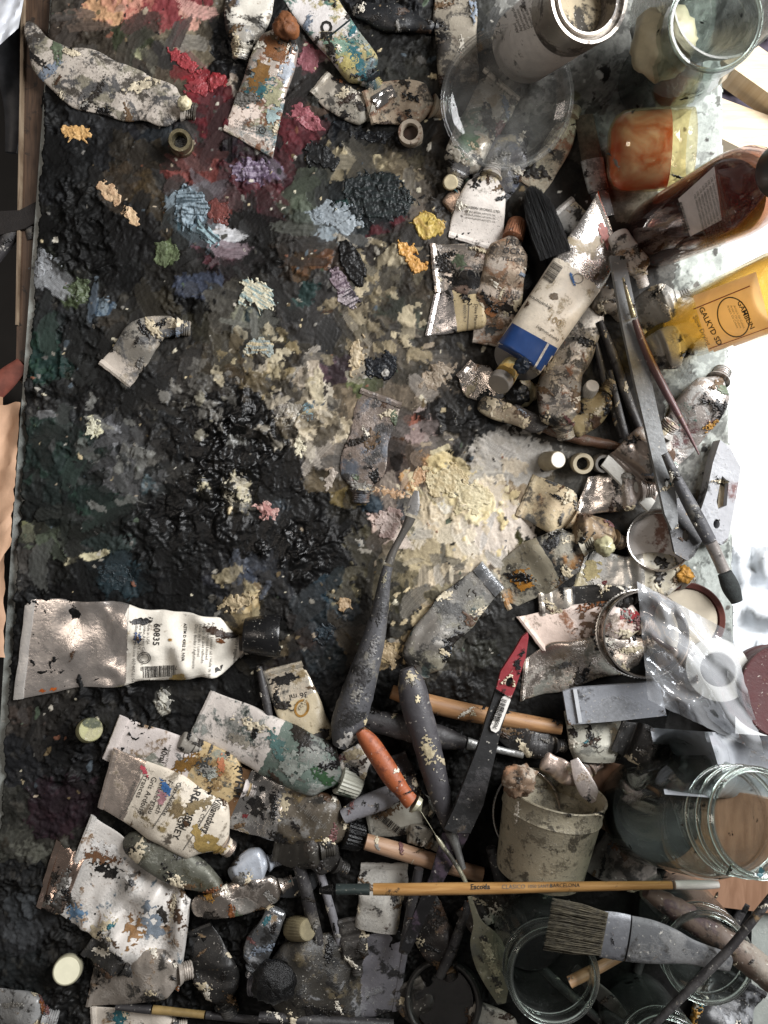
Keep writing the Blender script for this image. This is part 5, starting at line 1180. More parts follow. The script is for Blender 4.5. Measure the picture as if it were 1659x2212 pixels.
rod('palette_knife', 'dark curved blade edge below the crumpled silver tube', 'palette knife', [(1090, 860, 16), (1120, 895, 36), (1160, 915, 40), (1186, 910, 16)], [('blade', 0, 1, soil('dark_blade', '#3c3835', metallic=.5, dirt=.4, st=(('#8a7a64', .2),)), .15, 1)], ratio=.15)
tube('grimy bent tube standing right of the blue banded tube', [(1262, 648, 84), (1256, 700, 96), (1240, 750, 92), (1216, 800, 84), (1206, 860, 88), (1212, 905, 78), (1218, 925, 50)], SM('#9b958c', metallic=.6, rough=.32, dirt=.42, dcol='#28251f', st=(('#b5aa96', .4), ('#4d4a48', .4), ('#8a5a38', .2)), speck=.4), tk=.5, end='round', wr=1.5, crimp=True)
# big white tube with the blue band
t_blue = tube('big clean white tube with blue band and silver cap', [(1311, 488, 142), (1276, 548, 128), (1226, 622, 120), (1172, 700, 117), (1138, 750, 116), (1118, 778, 112)], SM('#d2cdc8', paper='#dcd2c0', u0=.36, u1=1.0, metallic=.9, rough=.2, dirt=.10, dcol='#3a352f', st=(('#b8a684', .22),), speck=.25), sk=(47, 133), tk=.80, end='flat', wr=.35, lift=.004, flex=.1)
# shoulder disc, neck paint and cap of that tube
def end_of(root): return PROJ[root.name][0]
Vb = end_of(t_blue)[0]; last = Vb[-36:]; pc = Vector(last.mean(0)); prev = Vector(Vb[-36 * 6:-36 * 5].mean(0)); axT = (pc - prev).normalized()
axT = (axT + Vector((0, 0, .75))).normalized()
rr_ = 112 * S / 2 * .95
M_DISC = plain('grey_shoulder', '#8a8683', .4, metallic=.35, var=.12)
pc = pc - axT * .001
add_lathe('shoulder', pc - axT * .006, pc + axT, [(0, rr_ * .93), (.003, rr_ * .99), (.0062, rr_), (.0068, rr_ * .97), (.0070, rr_ * .45), (.0070, .0001)], M_DISC, t_blue, seg=56)
side = Vector((-.0070, -.0080, 0))
qn = pc + side * .55
add_lathe('neck', qn, qn + axT, [(0, .0072), (.004, .0078), (.010, .0074), (.0105, .0001)], soil('paint_on_neck', '#c9a860', metallic=0, rough=.35, dirt=.2, dcol='#1c2c4a', st=(('#23375c', .5), ('#d9cf9c', .5), ('#c08432', .4))), t_blue, seg=36, wob=.30, seed=3)
qn = qn + axT * .0085 + side * .35
add_lathe('cap', qn, qn + axT, [(0, .0066), (.0006, .0074), (.0060, .0071), (.0064, .0066), (.0065, .0001)], plain('silver_cap', '#9a948d', .4, metallic=.3, var=.1), t_blue, seg=40)
lump('paint_crumb', 1128, 790, 15, .008, plain('navy_crumb', '#1c2633', .4, bump=.6, var=.5), seed=31, rough=.6); tag([o for o in bpy.data.objects if o.name.startswith('paint_crumb')][-1], 'navy crumb of paint on the blue banded tube shoulder', 'paint crumb')
lump('paint_crumb', 1118, 850, 24, .008, M_BLACKPAINT, seed=37, rough=.5); tag([o for o in bpy.data.objects if o.name.startswith('paint_crumb')][-1], 'black crumb of paint below the silver capped tube', 'paint crumb')
lump('paint_crumb', 1213, 652, 16, .010, M_BLACKPAINT, seed=41, rough=.5); tag([o for o in bpy.data.objects if o.name.startswith('paint_crumb')][-1], 'black crumb of paint between the white and the bent tube', 'paint crumb')
# steel bar, brushes
plate('scraper', [(1452, 1082), (1476, 1070), (1500, 1095), (1518, 1165), (1500, 1200), (1486, 1212), (1458, 1196), (1444, 1130)], [circle_pts(1482, 1157, 8, 12, 16)], .024, .003, soil('mauve_grey_metal', '#4c4c4e', metallic=.2, rough=.4, dirt=.2, speck=.2), tilt=(-.00008, .00004))
tag(bpy.data.objects['scraper'], 'short grey metal scraper end with one hole under the steel bar', 'scraper')
P = [(1318, 552), (1350, 552), (1372, 660), (1398, 780), (1424, 900), (1448, 1000), (1462, 1080), (1466, 1140), (1452, 1146), (1436, 1110), (1416, 1020), (1396, 930), (1370, 820), (1344, 700)]
st_ = plate('steel_bar', P, [circle_pts(1443, 1045, 6, 8, 14)], .034, .004, soil('grey_bar', '#7d7f80', metallic=.25, rough=.45, dirt=.28, dcol='#4a4b4c', st=(('#8f9192', .5),), speck=.2), tilt=(0, -.00001))
tag(st_, 'long tapering grey steel palette knife bar with a hole near its end', 'steel bar')
rod('thin_brush', 'slender red brown brush pointing down right past the steel bar', 'brush', [(1346, 600, 5), (1362, 660, 10), (1392, 750, 17), (1430, 830, 17), (1462, 890, 14), (1486, 935, 9), (1510, 982, 3)], [('ferrule', 0, .22, M_BRASS, 1, 1), ('handle', .22, 1, soil('red_brown_handle', '#5a4040', metallic=0, rough=.25, dirt=.2, st=(('#8a8076', .2),)), 1, 1)], z=(.0385, .030))
rod('brush', 'thick dark brush with black bristle tip at the right table edge', 'brush', [(1436, 980, 16), (1466, 1044, 24), (1504, 1115, 30), (1540, 1182, 28), (1562, 1230, 28), (1580, 1272, 36), (1592, 1300, 24)],
    [('handle', 0, .60, M_GREYHANDLE, 1, 1), ('ferrule', .60, .80, soil('stained_ferrule', '#8a8480', metallic=.5, dirt=.35, st=(('#6a3a34', .3),)), 1, .95), ('bristles', .80, 1, plain('dark_tip', '#2c302f', .8, bump=.9, var=.5, scale=400), .8, 1.05)], z=(.0350, .016))
# grey casing with slot and hole
cs = plate('sharpener_case', [(1556, 950), (1578, 968), (1600, 1010), (1596, 1040), (1582, 1120), (1572, 1168), (1560, 1178), (1530, 1160), (1512, 1146), (1508, 1120), (1528, 1060), (1540, 1000)], [[(1560, 1028), (1574, 1040), (1570, 1092), (1552, 1100), (1548, 1084), (1556, 1040)], circle_pts(1548, 1132, 7, 10, 16)], .014, .012, soil('grey_case', '#a3a4a8', metallic=.2, rough=.45, dirt=.32, dcol='#4a4b4e', st=(('#7a4a44', .22), ('#c9cbcf', .45)), speck=.3), tilt=(.00003, 0))
tag(cs, 'grey flat metal case with rectangular slot and hole at the right edge', 'case')
plate('slot_insert', [(1556, 1030), (1572, 1040), (1570, 1094), (1550, 1098)], [], .009, .004, plain('beige_insert', '#b8a88c', .6, var=.3), parent=cs)
# ------------------------------------------------------------------ middle right
disc_cap('cap', 'white topped beige cap standing on the pale grey paint', 'cap', 1193, 995, 22, .015, plain('beige_cap_side', '#a79c84', .5, var=.25), tilt=(26, -4), topmat=plain('white_cap_top', '#dcd8d0', .5, var=.12), group=G_CAP, taper=.86)
ring_thing('cap', 'open beige ring cap with dark hole beside the white topped cap', 'cap', 1256, 1001, 23, .015, soil('beige_ring', '#b5aa92', metallic=0, dirt=.25), .60, tilt=(8, 2), holemat=M_BLACKPAINT, group=G_CAP)
ring_thing('cap', 'open grey ribbed cap with dark hole right of the beige ring cap', 'cap', 1299, 1001, 20, .013, soil('grey_ring', '#6f6b66', metallic=0, dirt=.35), .62, tilt=(12, 2), holemat=M_BLACKPAINT, ribs=24, group=G_CAP)
tube('tube with long pale crimped seam facing down left near the ring caps', [(1362, 1036, 142), (1384, 1004, 128), (1412, 962, 104), (1436, 930, 80)], SM('#a89a90', metallic=.6, rough=.25, dirt=.30, st=(('#7a5a4a', .35), ('#c9c5be', .35)), speck=.35), sk=(100, 100), tk=.3, end='round', wr=1.2, crimpmat=soil('pale_seam', '#bdbbb4', metallic=.2, dirt=.25, speck=.3), roll=2.4)
tube('bright silver tube with dark end below the ring caps', [(1262, 1072, 92), (1300, 1066, 88), (1345, 1062, 84), (1388, 1058, 72)], SM('#c9c1ba', paper='#2a2a2c', u0=.72, u1=1.1, metallic=.95, rough=.2, dirt=.26, st=(('#a8703c', .22), ('#a89a90', .4)), speck=.3), sk=(-34, 88), tk=.36, end='round', wr=1.3)
tube('cream and orange crusted tube at the edge of the pale paint', [(1140, 1072, 96), (1176, 1088, 104), (1212, 1106, 96), (1240, 1124, 72)], SM('#b5a488', metallic=.15, rough=.5, dirt=.36, dcol='#3a342a', st=(('#c9b794', .5), ('#a8743c', .3), ('#6a6a68', .3)), speck=.4), tk=.35, end='round', wr=1.3)
tube('brown knobbly tube end with amber crust', [(1238, 1140, 60), (1270, 1146, 78), (1302, 1156, 76), (1328, 1166, 46)], SM('#7d6a52', metallic=.1, dirt=.36, st=(('#8a6a38', .4), ('#4a382a', .45))), tk=.5, end='round', crimp=False, wr=1.6)
lump('resin_lump', 1306, 1180, 20, .010, plain('pale_resin', '#a8a382', .3, var=.3), seed=8); tag([o for o in bpy.data.objects if o.name.startswith('resin_lump')][-1], 'small pale greenish resin bead on the brown knobbly tube', 'resin bead')
# lid with brown paint
P0, P1 = U(1421, 1172, .004), U(1425, 1165, .016); lid = empty('lid', P0); tag(lid, 'upturned metal jar lid with brown paint dried on its white lining', 'jar lid')
Rl = .0200
add_lathe('lid_rim', P0, P1, [(0, Rl * .98), (.0006, Rl), (.010, Rl), (.0112, Rl * 1.02), (.0122, Rl * .99), (.0118, Rl * .95), (.003, Rl * .94), (.0022, .0001)], M_SILVER, lid, seg=72)
ax = (P1 - P0).normalized(); q = P0 + ax * .0026
add_lathe('lid_lining', q, q + ax, [(0, Rl * .93), (.0006, Rl * .92), (.0009, Rl * .2), (.0009, .0001)], soil('lid_lining', '#cfc8c2', metallic=0, rough=.4, dirt=.12, st=(('#8a5a44', .46),), speck=.15), lid, seg=48)
tube('clean silver cream tube with ochre crusted nozzle', [(1254, 1238, 110), (1300, 1240, 96), (1345, 1242, 84), (1390, 1240, 86), (1440, 1244, 92), (1474, 1250, 74)], SM('#c2bfb8', paper='#b5ae9c', u0=.60, u1=1.1, metallic=.75, rough=.22, dirt=.22, dcol='#4a4a48', st=(('#c2b48c', .3), ('#d3d0ca', .45)), speck=.3), sk=(-30, 105), tk=.42, end='round', wr=1.0)
lump('paint_crumb', 1478, 1240, 18, .008, plain('ochre_crumb', '#c08c3c', .5, bump=.6, var=.5), seed=51, rough=.6); tag([o for o in bpy.data.objects if o.name.startswith('paint_crumb')][-1], 'ochre crust at the nozzle of the clean silver cream tube', 'paint crumb')
tube('dark edged tube lying beneath the silver cream tube', [(1238, 1296, 60), (1300, 1294, 60), (1370, 1290, 50)], SM('#2c2b2a', metallic=.3, dirt=.4, st=(('#6a6a66', .2),)), tk=.5, end='round')
tube('olive grey tube with orange stain turning black at its shoulder', [(1082, 1270, 100), (1118, 1250, 112), (1160, 1226, 116), (1206, 1200, 112), (1262, 1176, 96)], SM('#8d8674', paper='#1c1c1b', u0=.58, u1=1.1, metallic=.35, rough=.4, dirt=.38, dcol='#2a2722', st=(('#a8763a', .26), ('#9a9484', .5)), speck=.4), sk=(38, 84), tk=.34, end='round', wr=1.0)
tube('small torn tube end with yellow stain below the olive tube', [(1172, 1302, 56), (1200, 1300, 60), (1236, 1298, 58)], SM('#a39c92', metallic=.7, rough=.25, dirt=.34, st=(('#9c8248', .35), ('#4a3f38', .4))), tk=.34, end='flat')
tube('dark sooty crushed tube with flashing silver seam', [(1048, 1258, 74), (1016, 1290, 86), (976, 1330, 94), (940, 1372, 98), (915, 1420, 96), (902, 1458, 76)], SM('#77736d', metallic=.35, rough=.35, dirt=.56, dcol='#2b2a28', st=(('#6f6d68', .5), ('#8f8a78', .35), ('#3c4a48', .25)), speck=.45), sk=(47, 55), tk=.30, end='round', wr=1.5, crimpmat=soil('bright_seam', '#d3d6da', metallic=1, rough=.2, dirt=.25, speck=.4), roll=2.4)
tube('blackened tube half buried in the middle of the palette', [(822, 862, 94), (806, 915, 92), (792, 970, 96), (782, 1020, 92), (780, 1062, 76)], SM('#7d726a', metallic=.5, rough=.3, dirt=.42, dcol='#2a2724', st=(('#5a626e', .45), ('#a08f84', .4), ('#6a4636', .25)), speck=.4), sk=(90, 33), tk=.16, end='round', wr=1.6)
tube('curled flattened tube with pale torn edge on the left', [(252, 806, 84), (282, 768, 86), (310, 728, 74), (345, 706, 60), (388, 708, 54)], SM('#8a857c', paper='#b8aea2', u0=-.1, u1=.20, metallic=.35, rough=.4, dirt=.46, dcol='#2c2926', st=(('#5a5c60', .4), ('#a79c8c', .35)), speck=.4), tk=.30, end='round', wr=1.3)
# ------------------------------------------------------------------ mason ring, plastic bag, tape and tubes below
tube('pinkish white tube with sharp slanting end and red stained tip', [(1152, 1368, 92), (1205, 1358, 90), (1265, 1346, 86), (1330, 1340, 84), (1385, 1346, 66)], SM('#d0c0b6', paper='#d3bfb2', u0=-.1, u1=.30, metallic=.3, rough=.4, dirt=.26, dcol='#4a3a30', st=(('#8a7a68', .36), ('#a8714c', .22), ('#8a2f30', .10)), speck=.35), sk=(56, 74), tk=.42, end='round', wr=.8)
t_35 = tube('crinkled silver foil tube under the mason ring', [(1134, 1466, 92), (1180, 1446, 106), (1240, 1430, 104), (1300, 1414, 96), (1370, 1398, 80), (1400, 1392, 60)], SM('#cbbfb4', metallic=.95, rough=.22, dirt=.30, dcol='#5a5248', st=(('#8d8f86', .35), ('#b5a47a', .22)), speck=.35), sk=(-8, 90), tk=.40, end='round', wr=1.9)
P0, P1 = U(1378, 1368, .012), U(1399, 1370, .030)
ring = empty('mason_ring', P0); tag(ring, 'knurled silver screw ring of a preserving jar', 'screw ring')
Rr = .0272
add_lathe('knurled_band', P0, P1, [(0, Rr * .97), (.0005, Rr * 1.02), (.003, Rr * 1.03), (.0034, Rr * 1.0), (.0034, Rr * .985), (.0004, Rr * .96)], M_SILVER, ring, seg=160, ribs=80, ribamp=.012, ribrange=(1, 2), loop=True)
add_lathe('screw_band', P0, P1, [(.0034, Rr), (.006, Rr * .985), (.008, Rr * 1.005), (.010, Rr * .985), (.0150, Rr), (.0158, Rr * .985), (.0158, Rr * .95), (.0150, Rr * .94), (.0040, Rr * .945)], plain('ring_steel', '#a8a098', .22, metallic=1., var=.2), ring, seg=96, loop=True)
P0, P1 = U(1478, 1336, .004), U(1484, 1340, .012); lid2 = empty('lid', P0); tag(lid2, 'terracotta red round lid with cream disc behind the plastic bag', 'lid')
add_lathe('lid_rim', P0, P1, [(0, .0235), (.0008, .0240), (.006, .0240), (.0066, .0234), (.0062, .0205), (.004, .0200), (.0035, .0001)], plain('terracotta', '#5c322b', .45, var=.2), lid2, seg=64)
ax = (P1 - P0).normalized(); q = P0 + ax * .0042
add_lathe('cream_disc', q, q + ax, [(0, .0196), (.0010, .0192), (.0012, .0001)], plain('cream_card', '#c9beaa', .6, var=.15), lid2, seg=48)
tr = plate('plastic_tray', [(1216, 1494), (1240, 1486), (1424, 1472), (1440, 1546), (1330, 1558), (1228, 1566)], [], .022, .003, soil('frosted_tray', '#85878c', metallic=0, rough=.25, dirt=.22, dcol='#4a4a4c', st=(('#9a9ca0', .4),), speck=.3))
tag(tr, 'frosted clear plastic tray under the white tube stub', 'tray')
plate('tray_ridge', [(1238, 1490), (1246, 1489), (1258, 1560), (1250, 1562)], [], .0238, .0016, plain('tray_ridge', '#b5b7ba', .25, var=.1), parent=tr)
t_cel = tube('stubby off white tube with folded seam and embossed lettering', [(1278, 1538, 118), (1284, 1575, 118), (1288, 1610, 114), (1288, 1640, 96)], SM('#b5b3a6', metallic=.15, rough=.4, dirt=.24, dcol='#5a574e', st=(('#c5c0a6', .3), ('#8a8a82', .4)), speck=.25), sk=(116, -28), tk=.45, end='flat', wr=.8, roll=1.6, dz=.001)
# glass jar lying at right
P0, P1 = U(1392, 1748, .006), U(1640, 1776, .118)
vessel('preserving_jar', 'big glass preserving jar with threaded mouth at the lower right', 'jar', P0, P1, [(0, .0270), (.03, .0318), (.08, .0330), (.62, .0330), (.70, .0300), (.74, .0268), (.78, .0268), (.80, .0275), (.82, .0275), (.85, .0268), (.88, .0275), (.90, .0275), (.93, .0268), (.97, .0270), (.995, .0269), (1, .0262)], .0018, M_GLASS, seg=80, rims=((.985, .0262, .0016), (.90, .0274, .0011), (.815, .0274, .0011)),
       contents=[('black_paint_residue', [(.02, .0280), (.05, .0300), (.09, .0306), (.14, .0300), (.15, .0001)], M_BLACKPAINT)])
o, V = drape('foil_sheet', ((1404, 1572), (1664, 1590), (1720, 1736), (1436, 1716)), 30, 20, SM('#c3c7cd', metallic=.6, rough=.25, dirt=.22, dcol='#2a2a2c', speck=.2), off=.002, crease=.003, seed=21); tag(o, 'shiny grey plastic sleeve between the bag and the jar', 'sleeve')
# tape roll and bag
P0, P1 = U(1536, 1452, .012), U(1552, 1446, .026); tp = empty('tape_roll', P0); tag(tp, 'roll of clear white tape inside the plastic bag', 'tape roll')
add_lathe('tape', P0, P1, [(0, .0100), (0, .0195), (.0006, .0198), (.013, .0198), (.0135, .0194), (.0135, .0112), (.013, .0105), (.0004, .0100)], plain('white_tape', '#b3b1aa', .4, var=.15, scale=60), tp, seg=64, loop=True)
o, V = drape('backing_card', ((1412, 1412), (1500, 1392), (1512, 1500), (1432, 1520)), 12, 12, plain('beige_card', '#a39182', .6, var=.15), off=.004, crease=.001, seed=2); tag(o, 'beige card inside the plastic bag beside the tape', 'card')
o, V = drape('plastic_bag', ((1376, 1256), (1580, 1366), (1652, 1630), (1400, 1512)), 60, 60, film_mat('bag_film', gloss=.18, haze=.22), off=.040, crease=.018, seed=33, follow=0., ragged=2, soft=True, zlift=lambda u, v: .014 * np.sin(math.pi * u) * np.sin(math.pi * v)); tag(o, 'crinkled clear plastic bag holding a roll of tape', 'plastic bag')
stamp(V)
# ------------------------------------------------------------------ centre: knives and scraper
rod('wooden_brush', 'tan wooden brush handle passing under the red tipped scraper', 'brush', [(846, 1494, 30), (900, 1512, 38), (980, 1532, 40), (1060, 1548, 38), (1130, 1560, 36), (1212, 1572, 30)], [('handle', 0, 1, M_TAN, 1, 1)])
rod('palette_knife', 'dark paint caked knife lying across behind the orange handle', 'palette knife', [(770, 1552, 38), (830, 1562, 50), (900, 1580, 52), (965, 1596, 48), (1000, 1604, 30), (1060, 1616, 18), (1130, 1632, 14)], [('handle', 0, .66, M_DARKHANDLE, .8, 1), ('shank', .66, 1, M_STEEL, .8, 1)], wob=.06)
# ------------------------------------------------------------------ lower left tubes
tube('small cream tube with brown ring stain beside the dark brush', [(612, 1446, 88), (634, 1500, 96), (658, 1560, 98), (680, 1608, 92), (690, 1630, 70)], SM('#bdb5a6', paper='#b8ab90', u0=.35, u1=1.1, metallic=.7, rough=.25, dirt=.24, dcol='#1e1c1a', st=(('#8a7448', .25),), speck=.35), sk=(88, -24), tk=.38, end='round', wr=.8)
t_36 = bpy.data.objects[[n for n in PROJ][-1]]
rod('thin_brush', 'thin black brush handle left of the small cream tube', 'brush', [(560, 1440, 12), (572, 1500, 18), (584, 1560, 16)], [('handle', 0, 1, M_DARKHANDLE, 1, 1)])
t_big = tube('long white and silver tube with white printed label and barcode', [(60, 1402, 216), (110, 1396, 208), (190, 1392, 188), (280, 1392, 166), (370, 1394, 148), (440, 1396, 136), (492, 1398, 120), (524, 1396, 96)], SM('#d6cdc6', paper='#dcd6cb', u0=.47, u1=1.1, metallic=.86, rough=.24, dirt=.06, dcol='#6a5c4c', st=(), speck=.0), sk=(-27, 215), tk=.20, end='round', wr=1.7, roll=1.8, crimpmat=soil('white_seam', '#c9c5c0', metallic=.6, dirt=.12, speck=.2))
P0, P1 = U(528, 1372, .012), U(606, 1374, .011)
Lc = (P1 - P0).length
add_lathe('clear_cap', P0, P1, [(0, .0105), (.001, .0112), (Lc * .5, .0128), (Lc * .93, .0138), (Lc, .0130), (Lc, .0118), (Lc * .6, .011), (Lc * .59, .0001)], soil('black_glossy_cap', '#121213', metallic=0, rough=.12, dirt=.1, speck=.1), t_big, seg=48)
disc_cap('cap', 'pale green barrel shaped cap lying alone on black paint', 'cap', 193, 1577, 27, .017, soil('green_cap', '#9c9a72', metallic=0, rough=.5, dirt=.2, dcol='#4a5240', st=(('#b5b08c', .4),), speck=.3), tilt=(6, -2), group=G_CAP, taper=.95)
t_wh = tube('white tube with orange brown stains lying under the printed tube', [(256, 1598, 100), (310, 1622, 110), (380, 1648, 122), (460, 1676, 124), (530, 1700, 108)], SM('#cbc2bd', paper='#b09a72', u0=.58, u1=1.1, metallic=.05, rough=.45, dirt=.22, dcol='#2c2924', st=(('#8a6a3c', .28), ('#8d9184', .3), ('#3f4a48', .22)), speck=.4), sk=(-36, 90), tk=.30, end='round', wr=.6, roll=1.8)
tube('round grey paper scrap tube tip beside the white tube', [(388, 1596, 34), (404, 1604, 46), (424, 1616, 38)], SM('#8a857d', metallic=.1, dirt=.3, speck=.4), tk=.4, end='round', crimp=False)
t_grn = tube('white tube turning dark green towards its ribbed cap', [(440, 1542, 106), (500, 1570, 112), (570, 1604, 122), (640, 1640, 124), (700, 1666, 112), (734, 1682, 84)], SM('#c5bdb6', paper='#59665e', u0=.50, u1=1.1, metallic=.05, rough=.4, dirt=.30, dcol='#2a2c2a', st=(('#8a8a84', .36), ('#2c4640', .26), ('#9ca09a', .26)), speck=.45), sk=(-48, 100), tk=.42, end='cap', capW=62, capL=46, capmat=soil('ribbed_pale_cap', '#a3a396', metallic=0, dirt=.36, dcol='#2c4434', speck=.2), wr=.7)
tube('white paper label scrap tube right of the green one', [(742, 1690, 60), (764, 1650, 72), (790, 1624, 50)], SM('#c5bfb6', metallic=.1, dirt=.26, dcol='#2c3c34', speck=.5), tk=.28, end='flat')
t_wil = tube('cream tube with black and red printed lettering and brown bristles stain', [(236, 1682, 132), (290, 1708, 142), (350, 1738, 150), (410, 1770, 154), (456, 1800, 146), (482, 1824, 108)], SM('#d3c4b8', paper='#cdc3b3', u0=.22, u1=1.1, metallic=.85, rough=.22, dirt=.22, dcol='#4a4034', st=(('#9a8450', .24), ('#8a7d6a', .25)), speck=.35), sk=(-34, 125), tk=.34, end='round', wr=.6)
t_sd = tube('shiny silver tube with brown folded seam and sooty label', [(512, 1724, 136), (560, 1738, 134), (620, 1756, 128), (690, 1778, 130), (744, 1800, 112)], SM('#c4c0bc', paper='#4d463c', u0=.42, u1=1.1, metallic=.95, rough=.16, dirt=.36, dcol='#242220', st=(('#8a8884', .35), ('#8f7a50', .2)), speck=.5), sk=(-56, 130), tk=.40, end='cap', capW=62, capL=40, capmat=M_BLACKPAINT, wr=1.3, crimpmat=soil('brown_seam', '#6a4e34', metallic=.3, rough=.35, dirt=.2), roll=1.8)
tube('bluish white rounded tube tip below the shiny silver tube', [(500, 1900, 40), (530, 1880, 66), (560, 1866, 70), (584, 1862, 44)], SM('#a3a8b0', metallic=.3, dirt=.28, st=(('#9c7a3c', .25),), speck=.4), tk=.6, end='round', crimp=False)
tube('dark green grey tapering tube behind the big white crumpled one', [(268, 1812, 44), (320, 1836, 72), (380, 1868, 80), (440, 1900, 54), (488, 1926, 18)], SM('#5a5a50', metallic=.3, rough=.4, dirt=.38, st=(('#8f8f84', .3), ('#4a4632', .4)), speck=.3), tk=.6, end='round', crimp=False)
tube('coppery foil crimp sticking out left of the big crumpled tube', [(108, 1888, 150), (130, 1900, 140), (160, 1912, 130)], SM('#c9b2a4', metallic=1, rough=.2, dirt=.2, st=(('#5a2f2c', .2),), speck=.2), sk=(-46, 156), tk=.14, end='flat', wr=2.2)
tube('big crumpled white tube with blue and rust stains at lower left', [(164, 1868, 222), (215, 1904, 214), (280, 1950, 200), (340, 1996, 196), (398, 2044, 204)], SM('#cfcac4', metallic=.15, rough=.35, dirt=.28, dcol='#3a352e', st=(('#d6d2cc', .5), ('#93714c', .24), ('#5f7a8c', .10)), speck=.45), sk=(-76, 196), endsk=(-28, 205), tk=.16, end='flat', wr=1.8, flex=.6)
tube('twisted silver foil tube right of the big crumpled one', [(414, 1958, 44), (450, 1956, 54), (510, 1942, 66), (570, 1926, 66), (612, 1912, 44)], SM('#bdb2a8', metallic=.95, rough=.2, dirt=.30, st=(('#7d7a74', .4),), speck=.3), tk=.40, end='round', crimp=False, wr=1.8)
rod('palette_knife', 'dark oval knife blade right of the twisted foil tube', 'palette knife', [(596, 1930, 16), (630, 1920, 40), (665, 1905, 44), (690, 1890, 20)], [('blade', 0, 1, soil('navy_blade', '#3d3e40', metallic=.6, dirt=.4), .12, 1)], ratio=.12)
disc_cap('cap', 'flat round cream cap at the lower left corner', 'cap', 147, 2093, 31, .013, plain('cream_cap_side', '#9a9680', .5, var=.2), tilt=(-6, 8), topmat=plain('cream_cap_top', '#cfcbb2', .5, var=.08), group=G_CAP, taper=.97)
tube('dirty grey tube beneath the big crumpled one at the bottom', [(206, 2118, 112), (262, 2112, 112), (320, 2106, 108), (392, 2100, 96)], SM('#a39a90', metallic=.5, rough=.3, dirt=.46, dcol='#2a2825', st=(('#8a6a44', .25), ('#b5aca2', .4)), speck=.4), sk=(-24, 110), tk=.28, end='round', wr=1.4)
tube('white brown edged tube cut off by the bottom edge', [(206, 2212, 76), (280, 2218, 80), (380, 2222, 78)], SM('#c5bcb0', metallic=.1, dirt=.26, st=(('#9a7440', .25),), speck=.4), sk=(4, 70), tk=.3, end='round')
rod('pencil', 'black and yellow pencil along the bottom edge', 'pencil', [(250, 2176, 10), (290, 2178, 16), (420, 2190, 16), (560, 2204, 16)], [('tip', 0, .25, M_DARKHANDLE, 1, 1), ('yellow_barrel', .25, .62, plain('pencil_yellow', '#8a744a', .4, var=.3), 1, 1), ('black_barrel', .62, 1, M_DARKHANDLE, 1, 1)])
tube('white smeared tube at the bottom left corner', [(-20, 2180, 90), (40, 2186, 96), (100, 2200, 80)], SM('#8f8f8e', metallic=.2, dirt=.42, st=(('#b5b5b3', .4),)), tk=.3, end='round')
# bottom middle
rod('brush', 'dull grey round handle left of the paper tube', 'brush', [(640, 1850, 26), (660, 1920, 28), (676, 1990, 28), (692, 2044, 22)], [('handle', 0, 1, M_DARKHANDLE, 1, 1)])
rod('brush', 'pale grey slim handle with black chips beside the dull one', 'brush', [(682, 1850, 16), (702, 1920, 18), (722, 1990, 18), (736, 2048, 16)], [('handle', 0, 1, soil('chipped_grey', '#77767a', metallic=0, dirt=.3, dcol='#141414', speck=.3), 1, 1)])
disc_cap('cap', 'beige ribbed cap on its side near the grey handles', 'cap', 648, 2006, 26, .012, plain('beige_ribbed', '#8a8064', .55, var=.35), tilt=(34, 4), ribs=24, group=G_CAP)
tube('shiny grey curved tube above the bottom dark tube', [(600, 1960, 44), (584, 1998, 56), (560, 2040, 62), (546, 2090, 50)], SM('#86888a', metallic=.8, rough=.2, dirt=.40, st=(('#b5b7ba', .3),), speck=.3), tk=.5, end='round', crimp=False, wr=1.3)
t_pap = tube('grey white paper tube crossing under the long brush handle', [(830, 1872, 102), (826, 1915, 100), (820, 1960, 98), (812, 2006, 92)], SM('#a8a49c', metallic=.1, rough=.5, dirt=.34, dcol='#2b2724', st=(('#b8b4ac', .45), ('#4a3426', .2)), speck=.45), sk=(100, 0), tk=.34, end='flat', wr=1.2)
tube('large sooty tube with pale scuffed crimp at the bottom', [(866, 2096, 176), (806, 2104, 184), (730, 2110, 184), (640, 2124, 176), (560, 2130, 130)], SM('#77757a', paper='#2c2924', u0=.28, u1=1.1, metallic=.4, rough=.3, dirt=.46, dcol='#191715', st=(('#6a5f48', .26), ('#8a8a8c', .24)), speck=.35), sk=(-26, 150), tk=.26, end='round', wr=1.3)
lump('paint_crumb', 590, 2120, 44, .020, plain('black_grit', '#0e0e0f', .3, bump=.9, var=.5, scale=300), seed=61, rough=.3); tag([o for o in bpy.data.objects if o.name.startswith('paint_crumb')][-1], 'gritty black lump of paint on the big sooty tube', 'paint crumb')
rod('wooden_stick', 'short pale wooden stick below the black capped silver tube', 'stick', [(790, 1818, 34), (860, 1838, 36), (960, 1868, 34), (1042, 1890, 32)], [('stick', 0, 1, M_PALEWOOD, 1, 1)])
t_bar = tube('tube with barcode label tucked under the orange handled knife', [(800, 1770, 76), (840, 1762, 90), (890, 1750, 96), (930, 1740, 80)], SM('#8d8a80', metallic=.1, dirt=.36, st=(('#a8a498', .4),), speck=.4), tk=.30, end='round', wr=.7)
tube('grey knobbed tube end under the barcode tube', [(880, 1800, 40), (910, 1806, 50), (930, 1822, 40)], SM('#8a8478', metallic=.1, dirt=.36, st=(('#a8a498', .3),)), tk=.6, end='round', crimp=False)
rod('brush', 'grey plastic handle lying across left of the orange knife', 'brush', [(742, 1764, 32), (780, 1744, 44), (830, 1724, 46), (876, 1698, 34)], [('handle', 0, 1, soil('plastic_grey', '#77767a', metallic=0, rough=.3, dirt=.36, speck=.3), .8, 1)], ratio=.8)
